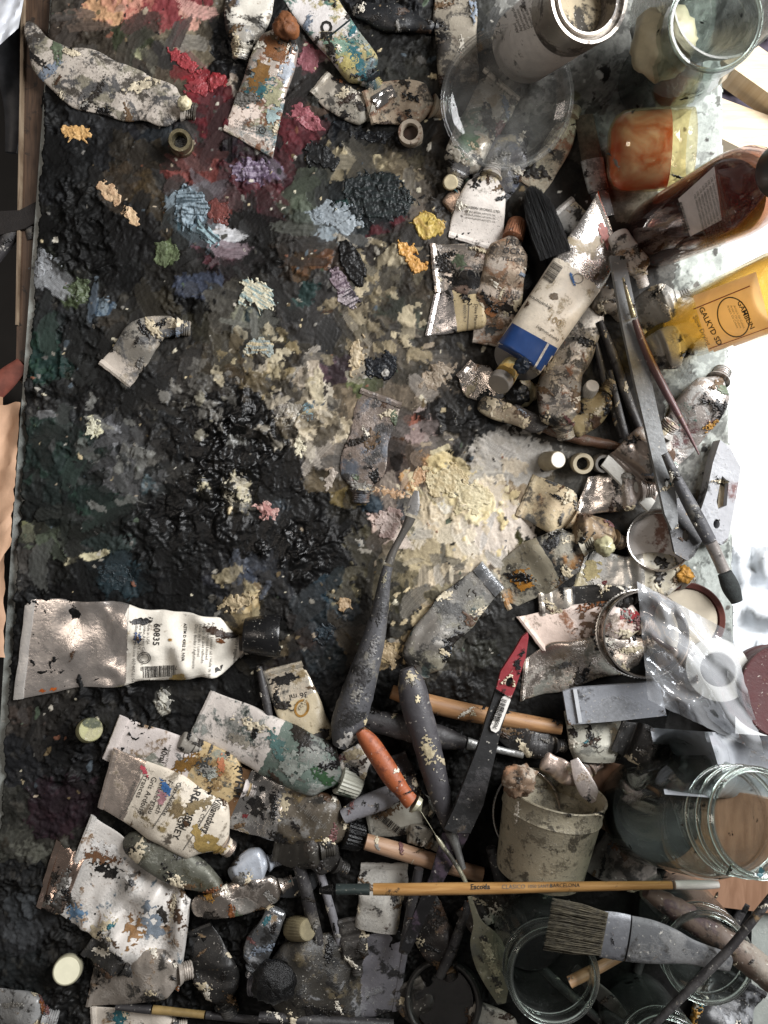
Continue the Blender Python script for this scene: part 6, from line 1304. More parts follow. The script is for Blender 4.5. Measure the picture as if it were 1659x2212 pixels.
for lab_, pth_, bs_, kw_ in (
    ('black crushed tube in the gap below the big crumpled white tube', [(430, 2010, 60), (450, 2060, 90), (470, 2120, 96), (490, 2170, 70)], '#242322', dict(dirt=.4, st=(('#5c5a57', .25),))),
    ('sooty tube lying upright between the ribbed cap and the paper tube', [(756, 1990, 50), (764, 2030, 60), (770, 2080, 54)], '#3c3936', dict(dirt=.4, st=(('#77736d', .25),))),
    ('black tube stained brown right of the paper tube', [(900, 1930, 70), (925, 1990, 84), (950, 2050, 80), (966, 2090, 50)], '#231f1d', dict(dirt=.4, st=(('#5a4638', .25),))),
    ('dark grey tube beneath the flat brush bristles', [(1120, 1950, 60), (1160, 1965, 70), (1210, 1960, 60)], '#33312f', dict(dirt=.4, st=(('#6a6865', .25),))),
    ('black smudged tube below the foil knife scrap', [(640, 1720, 50), (700, 1850, 70), (730, 1870, 60)], '#2a2826', dict(dirt=.4, st=(('#6a6865', .3),))),
    ('blackened tube under the plastic tray', [(1340, 1590, 70), (1390, 1610, 84), (1440, 1640, 70)], '#2b2a29', dict(dirt=.35, st=(('#8a8884', .2),))),
    ('dark paint smeared tube behind the scraper handle', [(1080, 1560, 60), (1140, 1600, 70), (1200, 1610, 60)], '#262423', dict(dirt=.35, st=(('#8f8578', .2),))),
    ('sooty squeezed tube between the two centre knives', [(850, 1640, 60), (870, 1690, 66), (900, 1720, 50)], '#332f2e', dict(dirt=.35, st=(('#6a5a64', .3),))),
    ('charcoal tube near the bottom left cap', [(200, 2040, 60), (240, 2070, 70), (270, 2090, 60)], '#2f2e2d', dict(dirt=.4, st=(('#6f6c67', .25),)))):
    tube(lab_, pth_, SM(bs_, metallic=.25, rough=.3, speck=.3, **kw_), tk=.35, end='round', wr=1.4)
# ------------------------------------------------------------------ deli cup and neighbours
P1, P0 = U(1200, 1706, .036), U(1164, 1886, .031)
cup = vessel('plastic_cup', 'cloudy beige plastic deli cup lying on its side', 'cup', P0, P1, [(0, .0240), (.02, .0262), (.08, .0268), (.74, .0296), (.77, .0306), (.80, .0300), (.97, .0308), (.985, .0314), (1, .0312)], .0012,
             soil('cloudy_plastic', '#958d79', metallic=0, rough=.35, dirt=.36, dcol='#5a5346', st=(('#a39b86', .45), ('#7d7563', .38)), speck=.5), 'cup_wall')
Lq = (P1 - P0).length; axq = (P1 - P0).normalized()
add_lathe('dried_paint', P0 + axq * .002, P1, [(0, .0235), (.004, .0250), (Lq * .40, .0262), (Lq * .46, .020), (Lq * .44, .0001)], soil('cup_paint', '#6a5a48', metallic=0, dirt=.4, st=(('#8f6a4c', .4),)), cup, seg=48, wob=.05)
M_CRUST = soil('brown_crust', '#6a5644', metallic=0, rough=.6, dirt=.35, st=(('#a87a58', .4), ('#c2b5a4', .25)))
lump('paint_crumb', 1120, 1686, 32, .014, M_CRUST, seed=71, rough=.5, z=.05); tag([o for o in bpy.data.objects if o.name.startswith('paint_crumb')][-1], 'brown crust of paint on the mouth of the cloudy cup', 'paint crumb')
P0, P1 = U(1120, 1750, .006), U(1126, 1750, .010); wr_ = empty('wire_ring', P0); tag(wr_, 'thin steel wire ring behind the cloudy cup', 'wire ring')
mj = 64; mi = 8; Vt = []; Ft = []
for i in range(mj):
    a = 2 * math.pi * i / mj; c = U(1138 + 72 * math.cos(a), 1756 + 92 * math.sin(a), .008)
    dr = Vector((math.cos(a), -math.sin(a), 0))
    for j in range(mi):
        b = 2 * math.pi * j / mi; Vt.append(tuple(c + dr * (.0011 * math.cos(b)) + Vector((0, 0, .0011 * math.sin(b)))))
for i in range(mj):
    for j in range(mi): Ft.append((i * mi + j, ((i + 1) % mj) * mi + j, ((i + 1) % mj) * mi + (j + 1) % mi, i * mi + (j + 1) % mi))
mesh_obj('wire', Vt, Ft, M_SILVER, wr_)
rod('palette_knife', 'pinkish white knife blade standing out above the cloudy cup', 'palette knife', [(1240, 1640, 18), (1262, 1690, 40), (1276, 1716, 36), (1284, 1732, 16)], [('blade', 0, 1, soil('pale_blade', '#c9beb8', metallic=.6, rough=.25, dirt=.2), .12, 1)], ratio=.12, dz=.012)
tube('pink and grey crushed tube between the scraper and the cup', [(1170, 1640, 40), (1200, 1656, 54), (1240, 1676, 50), (1280, 1660, 40)], SM('#b8a69a', metallic=.6, rough=.25, dirt=.40, st=(('#a8765c', .28),), speck=.4), tk=.4, end='round', wr=1.8, crimp=False)
tube('grey dusty flat tube between the cup and the big jar', [(1290, 1838, 100), (1330, 1858, 104), (1380, 1884, 96), (1412, 1906, 70)], SM('#77706a', metallic=.2, rough=.5, dirt=.38, st=(('#8d867e', .45),), speck=.4), sk=(-60, 90), tk=.25, end='round', wr=.9)
# ------------------------------------------------------------------ knives over the heap
sc_ = plate('scraper_knife', [(1140, 1366), (1142, 1376), (1136, 1420), (1112, 1490), (1104, 1508)] + [(1072, 1488), (1082, 1450), (1112, 1404), (1128, 1376)], [circle_pts(1101, 1474, 8, 11, 16, 20)], .034, .004, soil('red_paint', '#7c262c', metallic=0, rough=.3, dirt=.16, dcol='#1a1516', speck=.25), tilt=(0, .00001))
tag(sc_, 'flat scraper with red tip, black handle and white barcode sticker', 'scraper'); sc_.name = 'scraper_knife'
M_BLKH = soil('black_plastic', '#1b1b1c', metallic=0, rough=.35, dirt=.12, dcol='#3a3938', st=(('#4a484a', .26),), speck=.15)
plate('black_handle', [(1071, 1490), (1104, 1510), (1084, 1570), (1068, 1640), (1056, 1690), (1044, 1740), (1016, 1800), (980, 1800), (960, 1790), (984, 1740), (1010, 1670), (1030, 1620), (1050, 1555)], [], .0335, .005, M_BLKH, parent=sc_, tilt=(0, .00001))
plate('sticker', [(1094, 1502), (1101, 1506), (1103, 1513), (1078, 1578), (1071, 1583), (1061, 1578), (1059, 1570), (1085, 1506)], [], .0341, .0004, plain('white_sticker', '#d6d2cc', .4, var=.08), parent=sc_, tilt=(0, .00001))
plate('painted_blade', [(1014, 1802), (1000, 1830), (960, 1900), (920, 1985), (884, 2060), (866, 2050), (896, 1970), (930, 1890), (956, 1800)], [], .022, .002, soil('black_blade', '#1d1c1d', metallic=.2, dirt=.3, st=(('#5a4a5a', .3), ('#8a8a8c', .2))), parent=sc_)
rod('palette_knife', 'large grey handled palette knife in the centre of the palette', 'palette knife', [(900, 1060, 10), (894, 1090, 26), (884, 1125, 22), (866, 1160, 15), (848, 1195, 17), (834, 1240, 24), (824, 1300, 34), (806, 1385, 50), (784, 1460, 64), (762, 1530, 74), (746, 1580, 66), (734, 1612, 34)],
    [('blade', 0, .10, soil('speckled_blade', '#7a7876', metallic=.5, dirt=.4, st=(('#c9c0a8', .3),), speck=.5), .15, 1), ('shank', .10, .30, soil('grey_shank', '#55524e', metallic=.3, dirt=.4), .9, 1), ('handle', .30, 1, M_GREYHANDLE, .9, 1)], wob=.05, pct=60)
rod('palette_knife', 'dark handled knife with flaking paint in the lower centre', 'palette knife', [(878, 1444, 30), (886, 1470, 54), (900, 1530, 64), (920, 1600, 60), (938, 1670, 54), (956, 1735, 44), (972, 1790, 28), (986, 1830, 18), (1000, 1876, 14)], [('handle', 0, .80, soil('flaking_dark', '#39373a', metallic=0, rough=.35, dirt=.25, st=(('#6a686a', .4), ('#b0a284', .18)), speck=.2), .85, 1), ('shank', .80, 1, M_STEEL, .9, 1)], ratio=.85, wob=.03)
okn = rod('palette_knife', 'palette knife with orange wooden handle and leaf blade', 'palette knife', [(778, 1578, 24), (792, 1596, 38), (822, 1640, 44), (852, 1686, 42), (872, 1712, 34), (888, 1732, 36), (902, 1742, 34), (906, 1748, 10), (950, 1818, 10), (1004, 1902, 10), (1022, 1962, 12), (1032, 1992, 20), (1044, 2026, 60), (1060, 2070, 74), (1074, 2120, 56), (1084, 2168, 18)],
    [('handle', 0, .285, soil('orange_handle', '#8f4c2a', metallic=0, rough=.35, dirt=.22, dcol='#2a1a14', st=(('#7a3a22', .4),), speck=.25), .9, 1), ('shank', .285, .64, soil('chipped_shank', '#a8a48e', metallic=.5, dirt=.42, speck=.3), .9, 1), ('leaf_blade', .64, 1, soil('leaf_blade', '#6a6756', metallic=.2, rough=.5, dirt=.36, dcol='#332f28', st=(('#b5ae94', .55), ('#6a6a60', .40)), speck=.6, seed=3.3), .08, 1)], ratio=.9, dz=.002)
for lab_, pth_ in (('dark handle slanting down from the paper tube at the bottom', [(905, 1876, 20), (890, 1960, 24), (872, 2056, 22)]), ('sooty stick under the leaf blade', [(1012, 1950, 18), (985, 2030, 22), (950, 2110, 20)]),
                   ('charcoal brush handle crossing the jar of black wash', [(1116, 2036, 16), (1200, 2120, 20), (1296, 2204, 18)]), ('black stick standing between the lower jars', [(1424, 1950, 18), (1400, 2030, 20), (1376, 2100, 18)]),
                   ('dark grey handle behind the thick crusted stick', [(1612, 1950, 20), (1560, 2040, 22), (1496, 2146, 18)]), ('dull black handle lying beside the cloudy cup', [(1060, 1830, 22), (1080, 1900, 26), (1100, 1980, 22)]),
                   ('black handle along the bottom beside the pencil', [(560, 2196, 20), (700, 2206, 24), (850, 2214, 22)])):
    rod('brush', lab_, 'brush', pth_, [('handle', 0, 1, M_DARKHANDLE, 1, 1)], wob=.05)
for lab_, pth_, bs_ in (('sooty folded tube left of the black jar lid', [(880, 2130, 70), (900, 2170, 76), (920, 2206, 66)], '#3a3633'), ('crushed grey black tube under the long brush white tip', [(1460, 1890, 50), (1500, 1900, 64), (1540, 1930, 60)], '#45423e'),
                        ('black brown tube between the cup and the leaf blade', [(1010, 1990, 60), (1050, 1960, 76), (1096, 1940, 64)], '#2b2622'), ('dusky tube under the grey round handle', [(600, 1830, 60), (650, 1840, 72), (700, 1836, 60)], '#37342f')):
    tube(lab_, pth_, SM(bs_, metallic=.3, rough=.3, dirt=.4, st=(('#6f6a62', .3), ('#4a3a2c', .3)), speck=.4), tk=.35, end='round', wr=1.5)
# ------------------------------------------------------------------ bottom right: jars, brushes
def small_jar(label, b, tpt, h, R, dark=True, name='glass_jar'):
    return vessel(name, label, 'jar', U(b[0], b[1], .001), U(tpt[0], tpt[1], h), [(0, R * .9), (.03, R), (.62, R), (.72, R * .94), (.78, R * .94), (.80, R * .965), (.82, R * .965), (.85, R * .94), (.89, R * .965), (.91, R * .965), (.93, R * .94), (.99, R * .945), (1, R * .92)], .0018, M_GLASS, seg=72, rims=((.985, R * .93, .0015), (.82, R * .965, .0009)),
       contents=[('black_residue', [(.02, R * .85), (.05, R * .9), (.12, R * .9), (.13, .0001)], M_BLACKPAINT)] if dark else None)
small_jar('glass jar of black wash under the flat grey brush', (1140, 2000), (1196, 2110), .085, .0260)
small_jar('glass jar at the lower right under the thick paint crusted stick', (1450, 1960), (1530, 2070), .085, .0250)
small_jar('glass jar cut off by the bottom edge under the thin stick', (1370, 2180), (1440, 2290), .070, .0240)
ring_thing('lid', 'black paint caked jar lid left of the leaf blade', 'jar lid', 958, 2160, 84, .012, soil('black_lid', '#2c2a28', metallic=.3, rough=.35, dirt=.35, dcol='#0e0e0e', st=(('#6a665e', .3),), speck=.3), .86, tilt=(-6, 10), holemat=M_BLACKPAINT)
tube('greyish tube poking over the black lid at the bottom', [(980, 2190, 50), (1020, 2192, 60), (1060, 2204, 64), (1120, 2230, 50)], SM('#8a857c', metallic=.2, dirt=.40, st=(('#a8a296', .36),), speck=.4), tk=.4, end='round', crimp=False)
rod('wooden_brush', 'tan wooden handle stub inside the jar of black wash', 'brush', [(1230, 2122, 24), (1270, 2102, 24), (1350, 2060, 20)], [('handle', 0, 1, wood('stub_wood', '#a88764', '#8a6a48', stretch=(4, 10, 1), dirt=.25), 1, 1)], z=(.07, .05))
rod('palette_knife', 'dark grey serrated knife between the bottom jars', 'palette knife', [(1240, 2090, 20), (1280, 2130, 30), (1320, 2165, 30), (1350, 2196, 16)], [('blade', 0, 1, soil('dark_serrated', '#4a4642', metallic=.4, dirt=.4), .2, 1)], ratio=.2, z=(.03, .03))
tube('dark crumpled tube at the bottom right corner', [(1600, 2120, 120), (1570, 2170, 130), (1540, 2240, 120)], SM('#2b2b2c', metallic=.4, rough=.25, dirt=.4, st=(('#8a8c90', .2),)), tk=.35, end='flat', wr=1.6)
rod('wooden_stick', 'thick paint crusted stick entering from the lower right edge', 'stick', [(1395, 1926, 26), (1440, 1952, 44), (1500, 1990, 54), (1580, 2044, 60), (1690, 2130, 62)], [('stick', 0, 1, soil('crusted_stick', '#5a4c42', metallic=0, rough=.5, dirt=.36, st=(('#8d8478', .32), ('#4a363a', .35)), speck=.35), 1, 1)], wob=.10, z=(.055, .085))
rod('thin_brush', 'thin grey stick rising diagonally at the lower right', 'brush', [(1405, 2222, 14), (1490, 2136, 18), (1566, 2060, 18), (1680, 1920, 16)], [('stick', 0, 1, M_DARKHANDLE, 1, 1)], z=(.090, .100))
fb = rod('flat_brush', 'wide flat brush with khaki bristles and grey handle at lower right', 'brush', [(1300, 2018, 98), (1318, 2020, 100), (1350, 2026, 100), (1400, 2034, 96), (1446, 2044, 80), (1490, 2056, 56), (1540, 2070, 46), (1580, 2080, 40)],
    [('ferrule', 0, .20, soil('zinc_ferrule', '#6f7074', metallic=.5, rough=.4, dirt=.4, st=(('#8f9094', .4),)), .16, 1.02), ('handle', .20, 1, soil('grey_painted_handle', '#4a4b4d', metallic=0, rough=.4, dirt=.34, st=(('#7a7a7a', .42), ('#33312f', .3)), speck=.4), .2, 1)], ratio=.2, z=(.090, .088))
bristles(fb, (1306, 2018), (1186, 1996), 94, 104, .011, plain('khaki_bristles', '#4e4839', .7, var=.6, scale=300), n=1100, z0=(.1015, .099), seed=8, r=.00018, splay=.003)
esc = rod('long_brush', 'long slim tan brush with white tipped handle lying across the bottom', 'brush', [(690, 1924, 12), (712, 1922, 20), (770, 1921, 22), (800, 1921, 24), (880, 1921, 25), (960, 1920, 25), (1060, 1919, 24), (1200, 1916, 21), (1320, 1914, 19), (1440, 1912, 17), (1535, 1911, 17), (1552, 1911, 14)],
    [('bristles', 0, .035, M_BLACKPAINT, 1, 1), ('ferrule', .035, .13, soil('dark_green_ferrule', '#3a4342', metallic=.5, dirt=.3), 1, 1), ('handle', .13, .885, wood('escoda_wood', '#a8814f', '#8d6638', stretch=(3, 8, 1), rough=.4, dirt=.40), 1, 1), ('white_tip', .885, 1, soil('white_tip', '#c9c5be', metallic=0, rough=.35, dirt=.25), 1, 1)], z=(.040, .075), ns=120)
# ------------------------------------------------------------------ lettering, bar codes, labels laid onto the surfaces
QUEUE = []; LABELP = {}
ROOTS = {}
def bvh_of(root):
    if root.name not in ROOTS:
        V = []; F = []
        for (v, f) in PROJ[root.name]:
            k = len(V); V += [tuple(p) for p in v]; F += [tuple(i + k for i in q) for q in f]
        ROOTS[root.name] = BVHTree.FromPolygons(V, F)
    return ROOTS[root.name]
def onto(root, px, py, off=.00025):
    b = bvh_of(root); o = Vector((0, 0, CH)); d = (U(px, py, 0) - o).normalized()
    h = b.ray_cast(o, d)
    if h[0] is None: return None
    n = h[1]
    if n.dot(d) > 0: n = -n
    return h[0] - d * off * .6 + n * off * .5
def put(name, root, verts2, faces, mat, off=.00025, parent=None, cols=None):
    P = [onto(root, x, y, off if isinstance(off, float) else float(off[i])) for i, (x, y) in enumerate(verts2)]
    ok = [p is not None for p in P]
    F = [f for f in faces if all(ok[i] for i in f)]
    if not F: return None
    good = sorted({i for f in F for i in f}); rm = {g: k for k, g in enumerate(good)}
    V = [tuple(P[g]) for g in good]
    if parent is None and name in ('lettering', 'barcode', 'printed_seal', 'printed_oval', 'printed_rule'): parent = LABELP.get(root.name)
    return mesh_obj(name, V, [tuple(rm[i] for i in f) for f in F], mat, parent or root, smooth=True)
def text(root, s, x, y, size, ang, mat=None, align='LEFT', bold=.0, sx=1.0, off=.0003, name='lettering'):
    """size = letter height in plan units; ang clockwise in degrees"""
    QUEUE.append((root, s, x, y, size, ang, mat or INK, align, bold, sx, off, name))
def bars(root, x, y, L, w, ang, seed=1, mat=None, n=30, off=.0003):
    r = random.Random(seed); c, s = math.cos(math.radians(ang)), math.sin(math.radians(ang))
    pos = 0; V = []; F = []
    ws = [r.choice([1, 1, 1, 2, 2, 3]) for _ in range(2 * n)]; tot = sum(ws)
    for k, q in enumerate(ws):
        if k % 2 == 0:
            a0 = pos / tot * L; a1 = (pos + q) / tot * L; b0 = len(V); m = 5
            for j in range(m):
                for a in (a0, a1):
                    bb = w * j / (m - 1); V.append((x + a * c - bb * s, y + a * s + bb * c))
            for j in range(m - 1): F.append((b0 + 2 * j, b0 + 2 * j + 1, b0 + 2 * j + 3, b0 + 2 * j + 2))
        pos += q
    return put('barcode', root, V, F, mat or INK, off)
def patch(name, root, quad, mat, nx=24, ny=24, off=.00018, parent=None):
    A, B, C_, D = [np.array(q, float) for q in quad]; V = []; F = []
    for j in range(ny):
        for i in range(nx):
            a, b = i / (nx - 1), j / (ny - 1); q = (A * (1 - a) + B * a) * (1 - b) + (D * (1 - a) + C_ * a) * b; V.append((q[0], q[1]))
    for j in range(ny - 1):
        for i in range(nx - 1): F.append((j * nx + i, j * nx + i + 1, (j + 1) * nx + i + 1, (j + 1) * nx + i))
    return put(name, root, V, F, mat, off, parent)
def ringmark(root, x, y, rx, ry, w, ang=0, mat=None, name='printed_ring', off=.0003, a0=0, a1=360):
    c, s = math.cos(math.radians(ang)), math.sin(math.radians(ang)); n = 48; V = []; F = []
    for i in range(n + 1):
        t = math.radians(a0 + (a1 - a0) * i / n)
        for k in (0, 1):
            a = (rx - w * k) * math.cos(t); b = (ry - w * k) * math.sin(t); V.append((x + a * c - b * s, y + a * s + b * c))
    for i in range(n): F.append((2 * i, 2 * i + 1, 2 * i + 3, 2 * i + 2))
    return put(name, root, V, F, mat or INK, off)
def rule(root, x0, y0, x1, y1, w, mat=None, name='printed_rule', off=.0003):
    d = math.hypot(x1 - x0, y1 - y0); nx, ny = -(y1 - y0) / d * w / 2, (x1 - x0) / d * w / 2; n = 24; V = []; F = []
    for i in range(n + 1):
        t = i / n; px, py = x0 + (x1 - x0) * t, y0 + (y1 - y0) * t; V += [(px + nx, py + ny), (px - nx, py - ny)]
    for i in range(n): F.append((2 * i, 2 * i + 1, 2 * i + 3, 2 * i + 2))
    return put(name, root, V, F, mat or INK, off)
def smear(root, x, y, rx, ry, ang, mat, seed=1, name='paint_smear', off=.0004, jag=.4, relief=0.):
    """a stroke of paint stuck on a thing, ragged outline"""
    c, s = math.cos(math.radians(ang)), math.sin(math.radians(ang)); R = 1.5
    st = max(.9, min(rx, ry) / 9); a = np.arange(-rx * R, rx * R + .01, st); b = np.arange(-ry * R, ry * R + .01, st)
    A, B = np.meshgrid(a, b); f = 1 - np.sqrt((A / rx) ** 2 + (B / ry) ** 2)
    k1 = 1.1 / min(rx, ry) ** .8; h = np.empty(f.size)
    for q, (u, v) in enumerate(zip(A.ravel(), B.ravel())):
        h[q] = mnoise.noise(Vector((u * k1, v * k1, seed * 7.7))) * 1.1 + .55 * mnoise.noise(Vector((u * .09, v * .33, seed * 3.1))) + .45 * mnoise.noise(Vector((u * .35, v * .35, seed * 1.9)))
    f = f.ravel() + jag * 1.25 * h
    V = list(zip(x + A.ravel() * c - B.ravel() * s, y + A.ravel() * s + B.ravel() * c)); nx = len(a); F = []
    for jj in range(len(b) - 1):
        for ii in range(nx - 1):
            q = (jj * nx + ii, jj * nx + ii + 1, (jj + 1) * nx + ii + 1, (jj + 1) * nx + ii)
            if all(f[w] > 0 for w in q): F.append(q)
    if not F: return None
    if relief: off = .0002 + relief * np.clip(f, 0, .5) ** .6 * (1 + .5 * h)
    return put(name, root, V, F, mat, off)
GREY_INK = plain('grey_ink', '#6a6660', .6, var=.3, scale=900)
RED_INK = plain('red_ink', '#9a3038', .6, var=.3, scale=900)
def P_(c, r=.4, **k): return plain('paint_' + c.strip('#'), c, r, bump=.4, var=.35, scale=260, **k)
BLK = P_('#141313', .3); NAVY = P_('#22365a'); OCH = P_('#9a7234'); ORG = P_('#b05a24'); TEAL = P_('#2f6068'); CRM = P_('#c9bd9c'); RST = P_('#6f4426'); PNK = P_('#b8505c'); BLU = P_('#3f6fa8'); GRN = P_('#4f6650'); WHT = P_('#d6d2cb'); DGR = P_('#3a3a38'); MAR = P_('#6a2a2c')
# big white tube with printed label
tb = t_big
lab = patch('label', tb, ((278, 1306), (520, 1346), (500, 1448), (272, 1482)), soil('tube_label', '#dad4c8', metallic=0, rough=.4, dirt=.06, dcol='#3a2a1c', st=(('#c9b48c', .14),), speck=.12), 40, 30, .0003)
LABELP[tb.name] = lab
text(tb, '60835', 334, 1346, 14, 94, bold=.015, off=.0007)
text(tb, 'ASTM D 4302 II, NVA', 398, 1346, 6.5, 94, bold=.02, off=.0007)
for k, s in enumerate(['Aceite / Linseed oil / Huile de lin', 'Alkali Refined Linseed', 'Abrigo de ases refinado', 'Huile de lin / Leinol', 'Dunn Binder / Aglutinante']):
    text(tb, s, 438 - k * 9 + 20, 1344 + k, 6.5, 94, GREY_INK, off=.0007)
for k, s in enumerate(['Made in USA', 'Golden Artist Colors, Inc.', 'New Berlin, NY 13411', 'williamsburgoils.com 607-847-6154']):
    text(tb, s, 320 - k * 9, 1344, 6.5, 94, GREY_INK, off=.0007)
text(tb, 'Pigment(s) / pigmento(s)', 512, 1352, 7, 96, INK, off=.0007)
bars(tb, 308, 1440, 72, 24, -3, 4, off=.0007); text(tb, '7 38797 96026 8', 384, 1438, 8.5, 178, GREY_INK, off=.0007)
ringmark(tb, 312, 1421, 14, 13, 2, 0, GREY_INK, 'printed_seal', .0007); ringmark(tb, 312, 1421, 10, 9, 1.2, 0, GREY_INK, 'printed_seal', .0007)
smear(tb, 306, 1342, 24, 8, -6, BLK, 3, off=.0009); smear(tb, 470, 1366, 30, 9, 18, P_('#3a2a20'), 5, off=.0009); smear(tb, 500, 1372, 22, 7, -4, P_('#241c18'), 9, off=.0009)
smear(tb, 298, 1378, 10, 8, 60, P_('#33476e'), 7, off=.0009, jag=.9); smear(tb, 116, 1489, 9, 4, -20, ORG, 2); smear(tb, 92, 1492, 7, 4, 0, ORG, 3); smear(tb, 368, 1382, 5, 4, 0, OCH, 4, off=.0009); smear(tb, 385, 1462, 18, 7, -8, P_('#b59a5c'), 6, off=.0009); smear(tb, 476, 1384, 10, 5, 30, RST, 8, off=.0009)
text(tb, 'WILL', 462, 1466, 20, -24, INK, bold=.05, off=.0009)
# cream printed tube
tw = t_wil
for (a, b) in (((318, 1660), (272, 1752)), ((392, 1690), (330, 1790)), ((466, 1728), (396, 1836))):
    rule(tw, a[0], a[1], b[0], b[1], 1.6, GREY_INK)
text(tw, 'No 2 / #6000050-9 / 37 ml', 302, 1657, 8, 113, GREY_INK)
for k, s in enumerate(['Gris Ardoise', 'Frances']): text(tw, s, 330 - k * 17, 1676 - k * 2, 12, 112, INK)
for k, s in enumerate(['Franzosisch', 'Schiefergrau']): text(tw, s, 364 - k * 14, 1684 - k * 4, 12, 112, INK)
text(tw, 'Gris Ardoise', 384, 1688, 11, 115, INK)
text(tw, 'ARDOISE', 424, 1690, 17, 108, INK, bold=.015); text(tw, 'FRENCH', 412, 1716, 15, 108, INK); text(tw, 'GREY', 388, 1762, 15, 108, INK, bold=.01)
text(tw, 'Williamsburg', 470, 1716, 17, 113, INK, bold=.015, sx=.70); text(tw, 'FINE OIL COLORS', 454, 1714, 8, 113, INK)
smear(tw, 358, 1702, 10, 18, -25, BLU, 4); smear(tw, 312, 1664, 5, 16, -30, PNK, 5); smear(tw, 350, 1722, 9, 14, 0, P_('#a87a80'), 8, jag=.8)
smear(tw, 422, 1742, 46, 12, -20, P_('#7a6a4c'), 11, jag=.6); smear(tw, 385, 1752, 18, 16, 20, P_('#7d6c50'), 13, jag=.6); smear(tw, 452, 1830, 46, 26, 40, P_('#9c8450'), 15, jag=.5, name='bristle_stain'); smear(tw, 402, 1780, 6, 8, 0, P_('#4a3626'), 2)
# white tube under it
text(t_wh, '40ml (1.35 fl.oz)', 352, 1612, 13, 103, INK, bold=.01); text(t_wh, 'Holbein Works Ltd. Osaka Japan', 366, 1608, 6, 103, GREY_INK); text(t_wh, 'Choi', 398, 1622, 14, 100, INK); text(t_wh, 'WHITE', 514, 1658, 19, 99, INK, bold=.03)
smear(t_wh, 402, 1650, 40, 14, -28, P_('#7a5a2c'), 21, jag=.7); smear(t_wh, 440, 1656, 26, 18, 60, DGR, 22, jag=.7); smear(t_wh, 455, 1672, 16, 12, 0, P_('#a8aba2'), 24); smear(t_wh, 478, 1652, 8, 20, 10, P_('#a86a4a'), 25, jag=.8)
# green tube
text(t_grn, 'oil colour', 520, 1566, 9, 118, GREY_INK); smear(t_grn, 600, 1610, 40, 16, 60, P_('#4d6b68'), 31, jag=.7); smear(t_grn, 630, 1652, 34, 26, 30, P_('#8a8f88'), 32, jag=.8); smear(t_grn, 520, 1600, 30, 12, 30, P_('#8a8478'), 33, jag=.8); smear(t_grn, 700, 1680, 30, 12, 30, P_('#2f4a30'), 34, jag=.6)
for k in range(5): text(t_grn, 'HHHIIIHII', 600 + k * 7, 1664 + k * 3, 6, 27, GREY_INK)
# small cream tube
text(t_36, '36 ml', 664, 1494, 13, 170, INK); ringmark(t_36, 652, 1530, 16, 20, 5, 20, OCH, 'ring_stain'); smear(t_36, 616, 1468, 36, 12, -14, BLK, 41, jag=.5); smear(t_36, 690, 1590, 26, 9, -18, P_('#2a2622'), 43, jag=.2)
text(t_36, 'Permanent', 700, 1584, 9, 162, P_('#b8ae98'))
# silver dirty tube
smear(t_sd, 552, 1740, 26, 16, 60, BLK, 51, jag=.8); smear(t_sd, 700, 1830, 34, 22, 20, P_('#8d7a52'), 53, jag=.5); smear(t_sd, 530, 1762, 6, 6, 0, MAR, 54); smear(t_sd, 566, 1704, 7, 6, 0, BLK, 55)
text(t_sd, 'HHIIHIHHI', 640, 1742, 12, 40, GREY_INK)
# blue band tube
M_BAND = plain('blue_band', '#23457e', .4, var=.15)
patch('blue_band', t_blue, ((1100, 694), (1204, 752), (1176, 806), (1064, 742)), M_BAND, 30, 20, .0005)
rule(t_blue, 1184, 742, 1152, 798, 5, WHT, off=.0008)
bars(t_blue, 1216, 578, 44, 24, 124, 9, off=.0005)
text(t_blue, 'Aquamarine', 1192, 664, 8, 210, INK, off=.0005); text(t_blue, '100', 1180, 690, 16, 30, P_('#a8926a'), off=.0005); text(t_blue, '(sigmon roels)', 1158, 706, 7, 34, INK, off=.0005)
smear(t_blue, 1236, 602, 4, 16, -20, BLU, 3, off=.0006); smear(t_blue, 1306, 506, 10, 30, -15, P_('#c08078'), 5, off=.0006); smear(t_blue, 1196, 640, 10, 8, 0, P_('#6a5a44'), 6, off=.0006)
ringmark(t_blue, 1248, 602, 12, 11, 1.5, 0, GREY_INK, 'printed_seal', .0006)
# rust and teal tube, recycling mark
t_teal = [o for o in bpy.data.objects if o.get('label', '').startswith('tube smeared rust')][0]
ringmark(t_teal, 567, 281, 8, 8, 2, 0, INK, 'recycling_mark'); smear(t_teal, 567, 281, 3.5, 2, 45, INK, 2, 'recycling_mark', .0005, .2)
for k in range(3): text(t_teal, 'Oil colour Huile fine Oleo', 506, 262 + k * 7, 5, 14, GREY_INK)
smear(t_teal, 552, 200, 46, 18, -28, TEAL, 3, jag=.8); smear(t_teal, 588, 206, 24, 34, 20, P_('#a8a586'), 6, jag=.7); smear(t_teal, 560, 165, 20, 40, 22, P_('#7d5a2c'), 8, jag=.6); smear(t_teal, 608, 105, 34, 44, 15, P_('#744a28'), 12, jag=.4); smear(t_teal, 620, 150, 16, 30, 15, P_('#9aa0a8'), 14, jag=.8); smear(t_teal, 590, 250, 16, 22, 0, P_('#9db0b0'), 16, jag=.7)
